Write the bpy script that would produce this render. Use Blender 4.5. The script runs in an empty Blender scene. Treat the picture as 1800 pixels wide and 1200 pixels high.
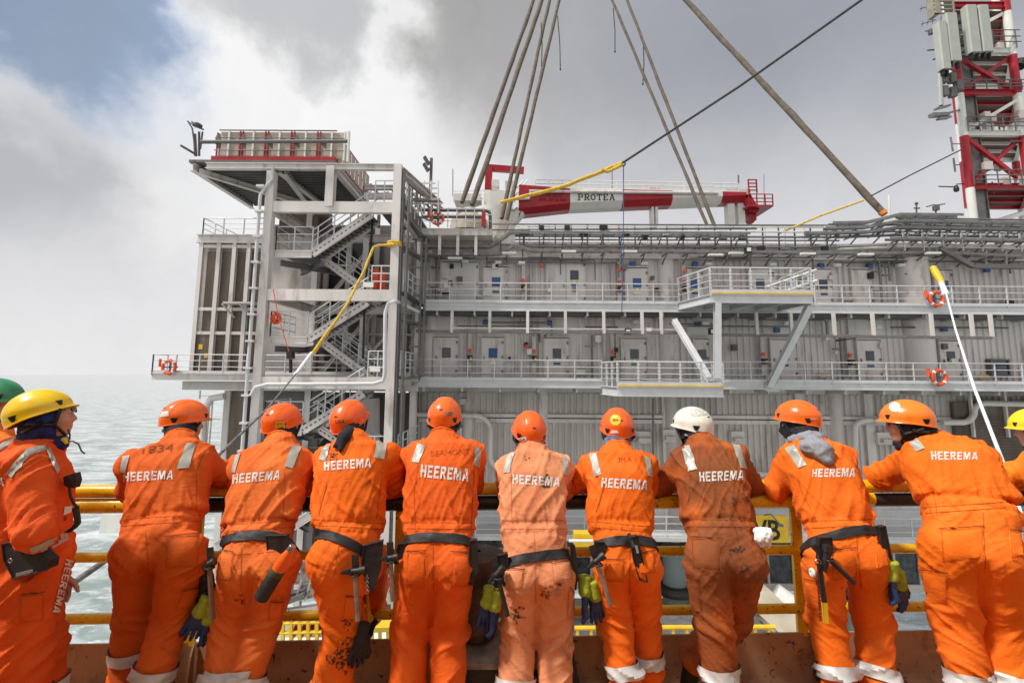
import bpy, bmesh, math, random
import numpy as np
from mathutils import Vector, Matrix
from mathutils.bvhtree import BVHTree
random.seed(7)
R = math.radians
S = bpy.context.scene
COL = S.collection
# ---------------------------------------------------------------- camera
CAMZ = 1.92; F = 850.0; PX, PY = 900.0, 558.0
TH = math.atan((657.0 - PY) / F)
cd = bpy.data.cameras.new('camera'); cam = bpy.data.objects.new('camera', cd); COL.objects.link(cam)
cam.location = (0, 0, CAMZ); cam.rotation_euler = (math.pi/2 + TH, 0, 0)
cd.sensor_width = 36; cd.lens = F / 1800 * 36; cd.shift_y = (PY - 600) / 1800.0
cd.clip_start = 0.05; cd.clip_end = 30000
S.camera = cam
S.view_settings.view_transform = 'Standard'; S.view_settings.look = 'None'
S.view_settings.exposure = 0.0; S.view_settings.gamma = 1
S.render.engine = 'CYCLES'
try:
    S.cycles.use_denoising = True
    S.cycles.max_bounces = 6; S.cycles.diffuse_bounces = 3; S.cycles.glossy_bounces = 3
    S.cycles.caustics_reflective = False; S.cycles.caustics_refractive = False
except Exception: pass

def ray(px, py):
    dx = (px - PX) / F; dz = -(py - PY) / F
    return Vector((dx, math.cos(TH) - dz * math.sin(TH), math.sin(TH) + dz * math.cos(TH)))
def at(px, py, Y):
    d = ray(px, py); s = Y / d.y
    return Vector((d.x * s, Y, CAMZ + d.z * s))

# ---------------------------------------------------------------- sun
sd = bpy.data.lights.new('sun', 'SUN'); sun = bpy.data.objects.new('sun', sd); COL.objects.link(sun)
sd.energy = 4.2; sd.angle = R(6); sd.color = (1.0, 0.95, 0.87)
SUNV = Vector((-0.52, -0.20, 0.83)).normalized()
sun.rotation_euler = SUNV.to_track_quat('Z', 'Y').to_euler(); sun.location = SUNV * 60

# ---------------------------------------------------------------- node helpers
def srgb(r, g, b):
    f = lambda c: (c/255/12.92) if c/255 <= 0.04045 else ((c/255+0.055)/1.055)**2.4
    return (f(r), f(g), f(b), 1)
class NT:
    def __init__(s, tree): s.t = tree; s.n = tree.nodes; s.l = tree.links
    def new(s, ty, **kw):
        n = s.n.new(ty)
        for k, v in kw.items(): setattr(n, k, v)
        return n
    def put(s, sock, v):
        if isinstance(v, bpy.types.NodeSocket): s.l.new(v, sock)
        elif v is not None:
            if hasattr(sock.default_value, '__len__') and not hasattr(v, '__len__'):
                v = [v] * len(sock.default_value)
            if hasattr(sock.default_value, '__len__'): v = list(v)[:len(sock.default_value)]
            sock.default_value = v
    def math(s, op, a, b=None, c=None, clamp=False):
        n = s.new('ShaderNodeMath', operation=op, use_clamp=clamp)
        s.put(n.inputs[0], a)
        if b is not None: s.put(n.inputs[1], b)
        if c is not None: s.put(n.inputs[2], c)
        return n.outputs[0]
    def vmath(s, op, a, b=None, out=0):
        n = s.new('ShaderNodeVectorMath', operation=op)
        s.put(n.inputs[0], a)
        if b is not None:
            if op == 'SCALE': s.put(n.inputs['Scale'], b)
            else: s.put(n.inputs[1], b)
        return n.outputs[out]
    def mix(s, f, a, b, blend='MIX'):
        n = s.new('ShaderNodeMix', data_type='RGBA', blend_type=blend)
        s.put(n.inputs[0], f); s.put(n.inputs[6], a); s.put(n.inputs[7], b)
        return n.outputs[2]
    def noise(s, vec, scale=5, detail=3, rough=0.5, dist=0.0, color=False):
        n = s.new('ShaderNodeTexNoise')
        if vec is not None: s.put(n.inputs['Vector'], vec)
        n.inputs['Scale'].default_value = scale; n.inputs['Detail'].default_value = detail
        n.inputs['Roughness'].default_value = rough; n.inputs['Distortion'].default_value = dist
        return n.outputs['Color' if color else 'Fac']
    def ss(s, v, lo, hi, a=0.0, b=1.0):
        n = s.new('ShaderNodeMapRange', interpolation_type='SMOOTHSTEP')
        s.put(n.inputs[0], v); n.inputs[1].default_value = lo; n.inputs[2].default_value = hi
        n.inputs[3].default_value = a; n.inputs[4].default_value = b
        return n.outputs[0]
    def mapping(s, vec, scale):
        n = s.new('ShaderNodeMapping'); s.put(n.inputs['Vector'], vec); n.inputs['Scale'].default_value = scale
        return n.outputs[0]

# ---------------------------------------------------------------- world: blue sky with heavy cloud cover
W = bpy.data.worlds.new('World'); S.world = W; W.use_nodes = True
T = NT(W.node_tree); T.n.clear()
wo = T.new('ShaderNodeOutputWorld'); bg = T.new('ShaderNodeBackground')
sky = T.new('ShaderNodeTexSky', sky_type='NISHITA'); sky.sun_disc = False
sky.sun_elevation = math.asin(SUNV.z); sky.sun_rotation = math.atan2(SUNV.x, SUNV.y)
SKYK = 0.15
tc = T.new('ShaderNodeTexCoord'); dirv = T.vmath('NORMALIZE', tc.outputs['Generated'])
n1 = T.noise(dirv, 3.0, 6, 0.58, 0.3, True)
n2 = T.noise(dirv, 11.0, 5, 0.6, 0.2, True)
warp = T.vmath('ADD', T.vmath('SCALE', T.vmath('SUBTRACT', n1, (0.5, 0.5, 0.5)), 0.34),
               T.vmath('SCALE', T.vmath('SUBTRACT', n2, (0.5, 0.5, 0.5)), 0.13))
wd = T.vmath('NORMALIZE', T.vmath('ADD', dirv, warp))
softw = T.vmath('NORMALIZE', T.vmath('ADD', dirv, T.vmath('SCALE', warp, 0.45)))
col = T.mix(1.0, sky.outputs[0], (SKYK*1.0, SKYK*1.08, SKYK*1.16, 1), 'MULTIPLY')
sep = T.new('ShaderNodeSeparateXYZ'); T.put(sep.inputs[0], dirv)
def blob(col, px, py, rad, soft, c, fac=1.0, v=None, stretch=None):
    """a cloud (or gap) centred on a direction, angular radius in degrees"""
    d = ray(px, py).normalized()
    dot = T.vmath('DOT_PRODUCT', v or wd, tuple(d), out=1)
    m = T.ss(dot, math.cos(R(rad + soft)), math.cos(R(max(rad - soft, 0.1))), 0.0, fac)
    return T.mix(m, col, c)
# overcast dome, lit behind the viewer, grey to the right
REAR = (0.84, 0.82, 0.79, 1)
col = T.mix(T.ss(sep.outputs[1], 0.30, -0.40), col, REAR)
col = T.mix(T.ss(sep.outputs[0], -0.28, -0.12), col, T.mix(T.ss(sep.outputs[1], 0.25, -0.45), srgb(182, 183, 187), REAR))
col = blob(col, 60, -40, 7, 5, srgb(128, 138, 150), 0.7)
col = blob(col, 300, 0, 7, 6, srgb(190, 202, 216), 0.25)
col = blob(col, -120, 470, 17.5, 3.2, srgb(240, 240, 240))
col = blob(col, -140, 520, 16.5, 4.5, srgb(172, 174, 180), 0.9)
col = blob(col, 130, 400, 9, 6, srgb(184, 185, 190), 0.8)
col = blob(col, 200, 620, 12, 6, srgb(226, 226, 228), 0.85, softw)
col = blob(col, 430, 330, 9, 5, srgb(240, 240, 240), 0.95)
col = blob(col, 610, 150, 13.5, 3.0, srgb(250, 250, 250), 1.0)
col = blob(col, 690, 290, 14, 5, srgb(248, 248, 248), 1.0, softw)
col = blob(col, 525, 10, 5.5, 3, srgb(178, 180, 184), 0.8)
col = blob(col, 860, 20, 8, 3.5, srgb(158, 157, 156), 0.88)
col = blob(col, 885, 170, 5, 5, srgb(176, 175, 176), 0.75, softw)
col = blob(col, 1120, 60, 12, 10, srgb(176, 177, 180), 0.6, softw)
col = blob(col, 1520, -20, 17, 12, srgb(150, 155, 167), 0.75, softw)
zf = T.math('ABSOLUTE', sep.outputs[2])
hb = T.ss(zf, 0.56, 0.22, 0.0, 0.88)
col = T.mix(T.math('MULTIPLY', hb, T.ss(sep.outputs[0], -0.40, 0.1, 0.15, 1.0)), col, srgb(222, 222, 225))
hb2 = T.ss(zf, 0.22, 0.0, 0.0, 0.92)
col = T.mix(hb2, col, srgb(236, 236, 237))
# fine cloud grain
gr = T.ss(T.noise(wd, 7, 6, 0.6), 0.3, 0.7, 0.96, 1.03)
cc = T.new('ShaderNodeCombineColor'); 
for i in range(3): T.put(cc.inputs[i], gr)
col = T.mix(1.0, col, cc.outputs[0], 'MULTIPLY')
T.put(bg.inputs['Color'], col); bg.inputs['Strength'].default_value = 1.0
T.l.new(bg.outputs[0], wo.inputs[0])

# ---------------------------------------------------------------- materials
MATS = {}
def principled(name):
    m = bpy.data.materials.new(name); m.use_nodes = True
    t = NT(m.node_tree); b = t.n['Principled BSDF']
    return m, t, b
def mat(name, c, rough=0.6, metal=0.0, var=0.12, scale=2.0, bump=0.0, bscale=40, grime=None, gfac=0.0, streak=False, spec=0.4, chip=None, chipf=0.0):
    if name in MATS: return MATS[name]
    m, t, b = principled(name)
    g = t.new('ShaderNodeNewGeometry').outputs['Position']
    v = t.mapping(g, (1, 1, 0.22)) if streak else g
    n = t.noise(v, scale, 5, 0.6)
    c = tuple(c) if len(c) == 4 else tuple(c) + (1,)
    lo = tuple(x * (1 - var) for x in c[:3]) + (1,); hi = tuple(min(1, x * (1 + var)) for x in c[:3]) + (1,)
    k = t.mix(t.ss(n, 0.3, 0.7), lo, hi)
    if grime is not None:
        gn = t.noise(v, scale * 2.3, 6, 0.68, 0.3)
        k = t.mix(t.ss(gn, 0.52, 0.72, 0, gfac), k, tuple(grime) + (1,))
    if chip is not None:
        cn = t.noise(g, scale * 9, 4, 0.62, 0.5)
        k = t.mix(t.ss(cn, 0.66 - chipf * 0.15, 0.69 - chipf * 0.15), k, tuple(chip) + (1,))
    t.put(b.inputs['Base Color'], k)
    b.inputs['Metallic'].default_value = metal
    t.put(b.inputs['Roughness'], t.ss(n, 0.2, 0.8, max(rough - 0.1, 0.02), min(rough + 0.1, 1)))
    b.inputs['Specular IOR Level'].default_value = spec
    if bump > 0:
        bn = t.new('ShaderNodeBump'); bn.inputs['Strength'].default_value = bump; bn.inputs['Distance'].default_value = 0.01
        t.put(bn.inputs['Height'], t.noise(g, bscale, 4, 0.6)); t.l.new(bn.outputs[0], b.inputs['Normal'])
    MATS[name] = m; return m

# ---------------------------------------------------------------- mesh builder
class MB:
    def __init__(s): s.v = []; s.f = []
    def add(s, vs, fs):
        o = len(s.v); s.v.extend([tuple(v) for v in vs]); s.f.extend([tuple(i + o for i in f) for f in fs]); return s
    def box(s, x0, x1, y0, y1, z0, z1):
        x0, x1 = min(x0, x1), max(x0, x1); y0, y1 = min(y0, y1), max(y0, y1); z0, z1 = min(z0, z1), max(z0, z1)
        return s.add([(x0,y0,z0),(x1,y0,z0),(x1,y1,z0),(x0,y1,z0),(x0,y0,z1),(x1,y0,z1),(x1,y1,z1),(x0,y1,z1)],
              [(3,2,1,0),(4,5,6,7),(0,1,5,4),(1,2,6,5),(2,3,7,6),(3,0,4,7)])
    def beam(s, p, q, w, h=None, up=(0,0,1)):
        h = h or w; p = Vector(p); q = Vector(q); d = (q - p)
        if d.length < 1e-6: return s
        d.normalize(); u = Vector(up)
        if abs(d.dot(u)) > 0.98: u = Vector((0,1,0))
        a = d.cross(u).normalized() * (w/2); b = a.cross(d).normalized() * (h/2)
        return s.add([p-a-b, p+a-b, p+a+b, p-a+b, q-a-b, q+a-b, q+a+b, q-a+b],
              [(3,2,1,0),(4,5,6,7),(0,1,5,4),(1,2,6,5),(2,3,7,6),(3,0,4,7)])
    def ibeam(s, p, q, w, h, t=0.03, up=(0,0,1)):
        p = Vector(p); q = Vector(q); d = (q-p).normalized(); u = Vector(up)
        if abs(d.dot(u)) > 0.98: u = Vector((0,1,0))
        a = d.cross(u).normalized(); b = a.cross(d).normalized()
        s.beam(p+b*(h/2-t/2), q+b*(h/2-t/2), w, t, b); s.beam(p-b*(h/2-t/2), q-b*(h/2-t/2), w, t, b)
        return s.beam(p, q, t, h-2*t-0.002, b)
    def tube(s, pts, r, n=8, cap=True):
        pts = [Vector(p) for p in pts]; rs = r if hasattr(r, '__len__') else [r]*len(pts)
        o = len(s.v); prev = None
        for i, p in enumerate(pts):
            a = pts[max(i-1,0)]; b = pts[min(i+1,len(pts)-1)]; d = (b-a).normalized()
            if prev is None:
                u = Vector((0,0,1)) if abs(d.z) < 0.9 else Vector((1,0,0)); x = d.cross(u).normalized()
            else:
                x = (prev - d*prev.dot(d)); x = x.normalized() if x.length > 1e-6 else d.orthogonal().normalized()
            y = d.cross(x); prev = x
            for k in range(n):
                t = 2*math.pi*k/n; s.v.append(tuple(p + (x*math.cos(t)+y*math.sin(t))*rs[i]))
        for i in range(len(pts)-1):
            for k in range(n):
                k2 = (k+1) % n; s.f.append((o+i*n+k, o+i*n+k2, o+(i+1)*n+k2, o+(i+1)*n+k))
        if cap:
            s.f.append(tuple(o+k for k in range(n-1,-1,-1))); s.f.append(tuple(o+(len(pts)-1)*n+k for k in range(n)))
        return s
    def prism(s, poly, a, b):
        """poly: list of 3D points (planar), extruded by vector b-a"""
        n = len(poly); d = Vector(b) - Vector(a)
        vs = [tuple(Vector(p)) for p in poly] + [tuple(Vector(p)+d) for p in poly]
        return s.add(vs, [tuple(range(n-1,-1,-1)), tuple(range(n,2*n))] + [(i,(i+1)%n,n+(i+1)%n,n+i) for i in range(n)])
    def lathe(s, prof, c, n=24, axis='z'):
        o = len(s.v)
        for r, z in prof:
            for k in range(n):
                t = 2*math.pi*k/n; x, y = r*math.cos(t), r*math.sin(t)
                p = (x, y, z) if axis == 'z' else ((x, z, y) if axis == 'y' else (z, x, y))
                s.v.append((c[0]+p[0], c[1]+p[1], c[2]+p[2]))
        for i in range(len(prof)-1):
            for k in range(n):
                k2 = (k+1)%n; s.f.append((o+i*n+k, o+i*n+k2, o+(i+1)*n+k2, o+(i+1)*n+k))
        return s
    def torus(s, c, r, rr, n=24, m=8, ax='y'):
        o = len(s.v)
        for i in range(n):
            t = 2*math.pi*i/n
            for j in range(m):
                u = 2*math.pi*j/m; q = r + rr*math.cos(u); w = rr*math.sin(u)
                if ax == 'y': p = (q*math.cos(t), w, q*math.sin(t))
                elif ax == 'z': p = (q*math.cos(t), q*math.sin(t), w)
                else: p = (w, q*math.cos(t), q*math.sin(t))
                s.v.append((c[0]+p[0], c[1]+p[1], c[2]+p[2]))
        for i in range(n):
            for j in range(m):
                s.f.append((o+i*m+j, o+((i+1)%n)*m+j, o+((i+1)%n)*m+(j+1)%m, o+i*m+(j+1)%m))
        return s

TILT = Matrix.Rotation(R(0.42), 4, 'Y'); PIV = Vector((0, 25, CAMZ))
def Tm(p): return PIV + (TILT @ (Vector(p) - PIV))
def Mi(px, py, Y):
    """photo pixel at a depth -> coordinates in the (slightly tilted) platform frame"""
    p = PIV + (TILT.inverted() @ (at(px, py, Y) - PIV)); return Vector((p.x, Y, p.z))
def link_mesh(name, vs, fs, m, origin, smooth=False, fix=True):
    me = bpy.data.meshes.new(name)
    o = Vector(origin)
    me.from_pydata([(v[0]-o.x, v[1]-o.y, v[2]-o.z) for v in vs], [], fs)
    if fix:
        bm = bmesh.new(); bm.from_mesh(me); bmesh.ops.recalc_face_normals(bm, faces=bm.faces); bm.to_mesh(me); bm.free()
    if smooth:
        me.polygons.foreach_set('use_smooth', [True]*len(me.polygons))
        try: me.set_sharp_from_angle(angle=R(38))
        except Exception: pass
    me.materials.append(m); me.update()
    ob = bpy.data.objects.new(name, me); COL.objects.link(ob); return ob
EACH = {'door_panel', 'walkway_bracket', 'bracket', 'tanks', 'hanger', 'undercroft_mullion', 'stanchion', 'guard_post', 'equipment_box', 'radio_unit', 'lamp', 'fire_equipment', 'conduit', 'pipe_bracket', 'post', 'brace', 'chord', 'lens', 'whip_aerial', 'notice_sheet', 'service_box', 'pipe_clip', 'side_panel', 'button', 'knob'}
def islands(mb):
    par = list(range(len(mb.v)))
    def find(i):
        while par[i] != i: par[i] = par[par[i]]; i = par[i]
        return i
    for f in mb.f:
        r0 = find(f[0])
        for i in f[1:]: par[find(i)] = r0
    grp = {}
    for f in mb.f: grp.setdefault(find(f[0]), []).append(f)
    out = []
    for fs in grp.values():
        m = MB(); mp = {}
        for f in fs:
            for i in f:
                if i not in mp: mp[i] = len(m.v); m.v.append(mb.v[i])
            m.f.append(tuple(mp[i] for i in f))
        out.append(m)
    return out
class Thing:
    def __init__(s, name, label, cat, group=None, kind=None, tilt=False):
        s.name, s.label, s.cat, s.group, s.kind, s.tilt = name, label, cat, group, kind, tilt; s.parts = []
    def part(s, name, mb, m, parent=None, label=None, smooth=False):
        if name in EACH:
            for q in islands(mb): s.parts.append((name, q, m, parent, label, smooth))
            return len(s.parts) - 1
        s.parts.append((name, mb, m, parent, label, smooth)); return len(s.parts) - 1
    def done(s):
        allv = np.array([v for p in s.parts for v in p[1].v])
        lo, hi = allv.min(0), allv.max(0); o = Vector(((lo[0]+hi[0])/2, (lo[1]+hi[1])/2, lo[2]))
        roots = [p for p in s.parts if p[3] is None]
        if len(s.parts) == 1:
            p = s.parts[0]; root = link_mesh(s.name, p[1].v, p[1].f, p[2], o, p[5]); obs = [root]
        else:
            root = bpy.data.objects.new(s.name, None); root.empty_display_size = 0.2; COL.objects.link(root); obs = []
            for p in s.parts:
                ob = link_mesh(p[0], p[1].v, p[1].f, p[2], o, p[5]); ob.parent = root if p[3] is None else obs[p[3]]
                if p[4]: ob['label'] = p[4]
                obs.append(ob)
        if s.tilt: root.location = Tm(o); root.rotation_euler = TILT.to_euler()
        else: root.location = o
        tag(root, s.label, s.cat, s.group, s.kind)
        s.root = root; s.obs = obs; return root
def tag(o, label=None, cat=None, group=None, kind=None):
    if kind: o['kind'] = kind
    if label: o['label'] = label
    if cat: o['category'] = cat
    if group: o['group'] = group
def solo(name, label, cat, mb, m, group=None, kind=None, tilt=False, smooth=False):
    t = Thing(name, label, cat, group, kind, tilt); t.part(name, mb, m, smooth=smooth); return t.done()
def text_mb(txt, org, ux, uz, size, depth=0.004, bold=0.0, shear=0.0, width=None, center=False):
    """flat lettering lying in the plane spanned by ux, uz"""
    c = bpy.data.curves.new('tmp', 'FONT'); c.body = txt; c.size = 1; c.offset = bold; c.shear = shear
    c.resolution_u = 3
    o = bpy.data.objects.new('tmp', c); COL.objects.link(o); bpy.context.view_layer.update()
    me = bpy.data.meshes.new_from_object(o.evaluated_get(bpy.context.evaluated_depsgraph_get()))
    v = np.array([tuple(p.co) for p in me.vertices]); fs = [tuple(p.vertices) for p in me.polygons]
    bpy.data.objects.remove(o); bpy.data.curves.remove(c); bpy.data.meshes.remove(me)
    v[:, 0] -= v[:, 0].min(); v[:, 1] -= v[:, 1].min(); h = v[:, 1].max(); v /= h
    wx = v[:, 0].max(); kx = (width / (wx * size)) if width else 1.0
    if center: v[:, 0] -= wx/2; v[:, 1] -= 0.5
    ux = Vector(ux).normalized(); uz = Vector(uz).normalized(); n = ux.cross(uz)
    m = MB(); m.add([Vector(org) + ux*(p[0]*size*kx) + uz*(p[1]*size) + n*depth for p in v], fs); return m
# ================================================================ materials of the place
def water_mat():
    m, t, b = principled('sea_water')
    g = t.new('ShaderNodeNewGeometry').outputs['Position']
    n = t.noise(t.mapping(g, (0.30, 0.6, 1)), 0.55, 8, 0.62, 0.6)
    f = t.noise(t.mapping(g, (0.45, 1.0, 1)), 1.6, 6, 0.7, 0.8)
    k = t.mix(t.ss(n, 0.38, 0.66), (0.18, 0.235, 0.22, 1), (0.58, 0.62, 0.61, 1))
    k = t.mix(t.ss(f, 0.54, 0.70, 0, 0.8), k, (0.80, 0.84, 0.84, 1))  # pale tone and white streaks put sky glare and glitter into the colour
    t.put(b.inputs['Base Color'], k)
    b.inputs['Roughness'].default_value = 0.10; b.inputs['IOR'].default_value = 1.5
    b.inputs['Specular IOR Level'].default_value = 0.5
    bn = t.new('ShaderNodeBump'); bn.inputs['Strength'].default_value = 1.0; bn.inputs['Distance'].default_value = 0.30
    t.put(bn.inputs['Height'], t.math('ADD', n, t.math('MULTIPLY', f, 0.4))); t.l.new(bn.outputs[0], b.inputs['Normal'])
    return m
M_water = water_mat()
M_grey = mat('pale_grey_paint', (0.65, 0.60, 0.58), 0.5, var=0.10, scale=0.7, grime=(0.22, 0.155, 0.115), gfac=0.65, streak=True)
M_grey2 = mat('grey_wall_paint', (0.54, 0.485, 0.465), 0.55, var=0.14, scale=0.5, grime=(0.18, 0.125, 0.09), gfac=0.65, streak=True)
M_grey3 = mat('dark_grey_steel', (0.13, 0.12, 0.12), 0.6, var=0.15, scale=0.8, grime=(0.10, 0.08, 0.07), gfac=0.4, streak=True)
M_galv = mat('galvanised_steel', (0.19, 0.18, 0.178), 0.45, metal=0.35, var=0.18, scale=3)
M_rail = mat('pale_rail_paint', (0.56, 0.56, 0.575), 0.45, var=0.06, scale=2)
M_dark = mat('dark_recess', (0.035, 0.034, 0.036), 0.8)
M_mesh = mat('brown_louvre', (0.15, 0.115, 0.092), 0.7, var=0.25, scale=1.2, streak=True, grime=(0.3, 0.27, 0.24), gfac=0.4)
M_panel = mat('cream_windwall_panel', (0.44, 0.37, 0.30), 0.6, var=0.12, scale=1.0, grime=(0.33, 0.29, 0.25), gfac=0.5)
M_red = mat('signal_red_paint', (0.36, 0.014, 0.024), 0.4, var=0.12, scale=1.5, grime=(0.22, 0.02, 0.02), gfac=0.4)
M_white = mat('white_paint', (0.72, 0.71, 0.67), 0.45, var=0.05, scale=1.2, grime=(0.45, 0.43, 0.38), gfac=0.35)
M_black = mat('black_rubber', (0.018, 0.018, 0.018), 0.55, var=0.3, scale=8)
M_blue = mat('blue_notice', (0.03, 0.10, 0.28), 0.4)
M_glass = mat('dark_window_glass', (0.02, 0.03, 0.05), 0.08, spec=0.8)
M_yel = mat('yellow_sign_plastic', (0.75, 0.47, 0.02), 0.45)
M_yrope = mat('yellow_rope', (0.62, 0.40, 0.05), 0.8, var=0.3, scale=12, bump=0.6, bscale=50)
M_brope = mat('dark_rope', (0.05, 0.045, 0.04), 0.8, var=0.4, scale=10)
M_sling = mat('tan_lifting_sling', (0.125, 0.10, 0.075), 0.85, var=0.30, scale=2.5, bump=0.8, bscale=18, grime=(0.07, 0.055, 0.04), gfac=0.85)
M_wrope = mat('white_rope', (0.72, 0.72, 0.76), 0.8, var=0.2, scale=15, bump=0.8, bscale=30)
M_chain = mat('mottled_steel_line', (0.16, 0.145, 0.135), 0.6, var=0.6, scale=9)
M_buoy = mat('lifebuoy_orange', (0.72, 0.09, 0.03), 0.5)
M_ant = mat('antenna_grey', (0.38, 0.39, 0.36), 0.5, var=0.05)
M_pile = mat('grey_green_pile', (0.21, 0.26, 0.26), 0.5, var=0.1, scale=0.6)
M_cream = mat('cream_deck_plate', (0.40, 0.36, 0.28), 0.6, var=0.25, scale=0.4, grime=(0.35, 0.3, 0.22), gfac=0.5)
M_ypaint = mat('worn_yellow_rail_paint', (0.84, 0.49, 0.012), 0.33, var=0.14, scale=5, grime=(0.45, 0.20, 0.02), gfac=0.6, chip=(0.09, 0.05, 0.03), chipf=0.3, bump=0.12, bscale=30)
M_toe = mat('tan_toe_plate', (0.44, 0.25, 0.14), 0.6, var=0.16, scale=2.2, grime=(0.22, 0.105, 0.05), gfac=0.75, chip=(0.10, 0.05, 0.03), chipf=0.2, bump=0.15)
M_rust = mat('rusty_deck_steel', (0.40, 0.17, 0.06), 0.65, var=0.4, scale=1.6, grime=(0.055, 0.03, 0.018), gfac=0.9, chip=(0.30, 0.15, 0.07), chipf=0.5, bump=0.4, bscale=25)
M_blackchip = mat('scuffed_black_fender', (0.02, 0.018, 0.016), 0.45, var=0.5, scale=6, chip=(0.13, 0.08, 0.06), chipf=0.1, bump=0.4)

# ================================================================ sea
SEA = -15.0
N = 90
xs = [-9000*(1-t)**2.5*0 + math.copysign(abs(u)**3*9000, u) for t, u in [(0, -1 + 2*i/N) for i in range(N+1)]]
ysl = [-400 + 14000*(i/N)**3 for i in range(N+1)]
m = MB(); m.add([(x, y, SEA) for y in ysl for x in xs], [(j*(N+1)+i, j*(N+1)+i+1, (j+1)*(N+1)+i+1, (j+1)*(N+1)+i) for j in range(N) for i in range(N)])
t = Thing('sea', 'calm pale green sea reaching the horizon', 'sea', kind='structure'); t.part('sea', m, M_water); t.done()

# ================================================================ our own deck with the yellow rail
def railY(x): return 3.22 + 0.030 * x
def rp(px, py, off=0.0):
    """point on the rail plane through a photo pixel"""
    Y = 3.2
    for _ in range(6): Y = railY(at(px, py, Y).x) + off
    return at(px, py, Y)
ax = Vector((1, 0.030, 0)).normalized()
m = MB(); m.add([(-9, -4, 0), (9, -4, 0), (9, railY(9)+0.05, 0), (-9, railY(-9)+0.05, 0), (-9, -4, -0.3), (9, -4, -0.3), (9, railY(9)+0.05, -0.3), (-9, railY(-9)+0.05, -0.3)],
      [(0,1,2,3),(7,6,5,4),(0,4,5,1),(1,5,6,2),(2,6,7,3),(3,7,4,0)])
t = Thing('vessel_deck', 'rust stained steel deck under the crew', 'deck', kind='structure'); t.part('vessel_deck', m, M_rust); t.done()

def zrow(py): return rp(900, py).z
Z1 = zrow(858); Z2 = zrow(883); ZM = zrow(971); ZL = zrow(1076); ZT = zrow(1118)
RX0, RX1 = -4.6, 4.6
def rl(x, z, off=0.0): return Vector((x, railY(x) + off, z))
T1 = Thing('deck_railing', 'worn yellow pipe railing with three rails the crew lean on', 'railing')
rr = 0.040
T1.part('top_rail', MB().tube([rl(RX0 + i*(RX1-RX0)/20, Z1) for i in range(21)], rr, 16), M_ypaint, smooth=True)
# second pipe: yellow and black lengths
segs = [(-4.6, -1.95, 0), (-1.95, -1.02, 1), (-1.02, -0.1, 1), (-0.1, 0.86, 1), (0.86, 1.85, 0), (1.85, 2.82, 2), (2.82, 4.6, 1)]
for a, b, k in segs:
    if k == 2:
        T1.part('second_rail', MB().tube([rl(a, Z2), rl(b, Z2)], 0.041, 16), M_blackchip, smooth=True)
    else:
        T1.part('second_rail', MB().tube([rl(a, Z2), rl(b, Z2)], 0.045, 16), M_ypaint if k == 0 else M_blackchip, smooth=True)
T1.part('second_rail', MB().tube([rl(1.85, Z2+0.012, -0.012), rl(2.35, Z2+0.012, -0.012)], 0.0455, 16), M_ypaint, smooth=True)
T1.part('middle_rail', MB().tube([rl(RX0, ZM), rl(RX1, ZM)], 0.030, 14), M_ypaint, smooth=True)
T1.part('lower_rail', MB().tube([rl(RX0, ZL), rl(RX1, ZL)], 0.030, 14), M_ypaint, smooth=True)
for px in (-330, 350, 705, 1052, 1397, 1742, 2080):
    x = rp(px, 900).x
    mb = MB(); mb.box(x-0.032, x+0.032, railY(x)-0.012, railY(x)+0.012, ZT-0.02, Z1-0.03)
    i = T1.part('post', mb, M_ypaint)
    g = MB(); y = railY(x)
    g.prism([(x+0.034, y-0.02, ZT+0.01), (x+0.034, y-0.05, ZT-0.06), (x+0.034, y-0.08, 0.03), (x+0.034, y-0.16, 0.0), (x+0.034, y-0.02, 0.0)], (0,0,0), (0.012, 0, 0))
    g.box(x-0.02, x+0.10, y-0.2, y-0.03, 0.002, 0.018)
    T1.part('gusset', g, M_toe, parent=i)
t1 = T1.done()
# toe plate with a rounded foot
m = MB(); prof = []
for (dy, z) in [(0.0, ZT), (0.012, ZT), (0.012, 0.05), (0.0, 0.02), (-0.03, 0.004), (-0.06, 0.004), (-0.06, 0.010), (-0.032, 0.012), (-0.012, 0.028), (0.0, 0.055)]: prof.append((dy, z))
n = len(prof); K = 24
vs = [(x, railY(x)+dy-0.012, z) for x in [RX0 + i*(RX1-RX0)/K for i in range(K+1)] for dy, z in prof]
fs = [(i*n+j, i*n+(j+1) % n, (i+1)*n+(j+1) % n, (i+1)*n+j) for i in range(K) for j in range(n)]
m.add(vs, fs); m.f += [tuple(range(n)), tuple(K*n+j for j in range(n))]
solo('toe_plate', 'long tan steel toe plate along the foot of the yellow railing', 'kick plate', m, M_toe, smooth=True)

# mooring fairlead between two of the crew
c = rp(862, 1060, -0.16); M_fl = mat('fairlead_casting', (0.09, 0.065, 0.05), 0.6, var=0.5, scale=5, grime=(0.35, 0.27, 0.2), gfac=0.6, bump=0.5)
fl = Thing('mooring_fairlead', 'dark scuffed mooring fairlead on its block between two of the crew', 'fairlead')
prof = [(0.02, 0.43), (0.10, 0.44), (0.13, 0.50), (0.10, 0.58), (0.085, 0.70), (0.10, 0.80), (0.15, 0.86), (0.155, 0.90), (0.13, 0.915), (0.02, 0.915)]
fl.part('roller', MB().lathe([(r, z-0.06) for r, z in prof], (c.x-0.08, c.y+0.02, 0.0), 28), M_fl, smooth=True)
mb = MB(); mb.prism([(c.x-0.22, c.y-0.18, 0.30), (c.x+0.30, c.y-0.18, 0.30), (c.x+0.25, c.y+0.12, 0.375), (c.x-0.19, c.y+0.12, 0.375)], (0,0,0), (0,0,0.03))
fl.part('top_plate', mb, mat('worn_concrete_grey', (0.30, 0.25, 0.20), 0.8, var=0.35, scale=9, grime=(0.1, 0.07, 0.05), gfac=0.7, bump=0.5))
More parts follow.
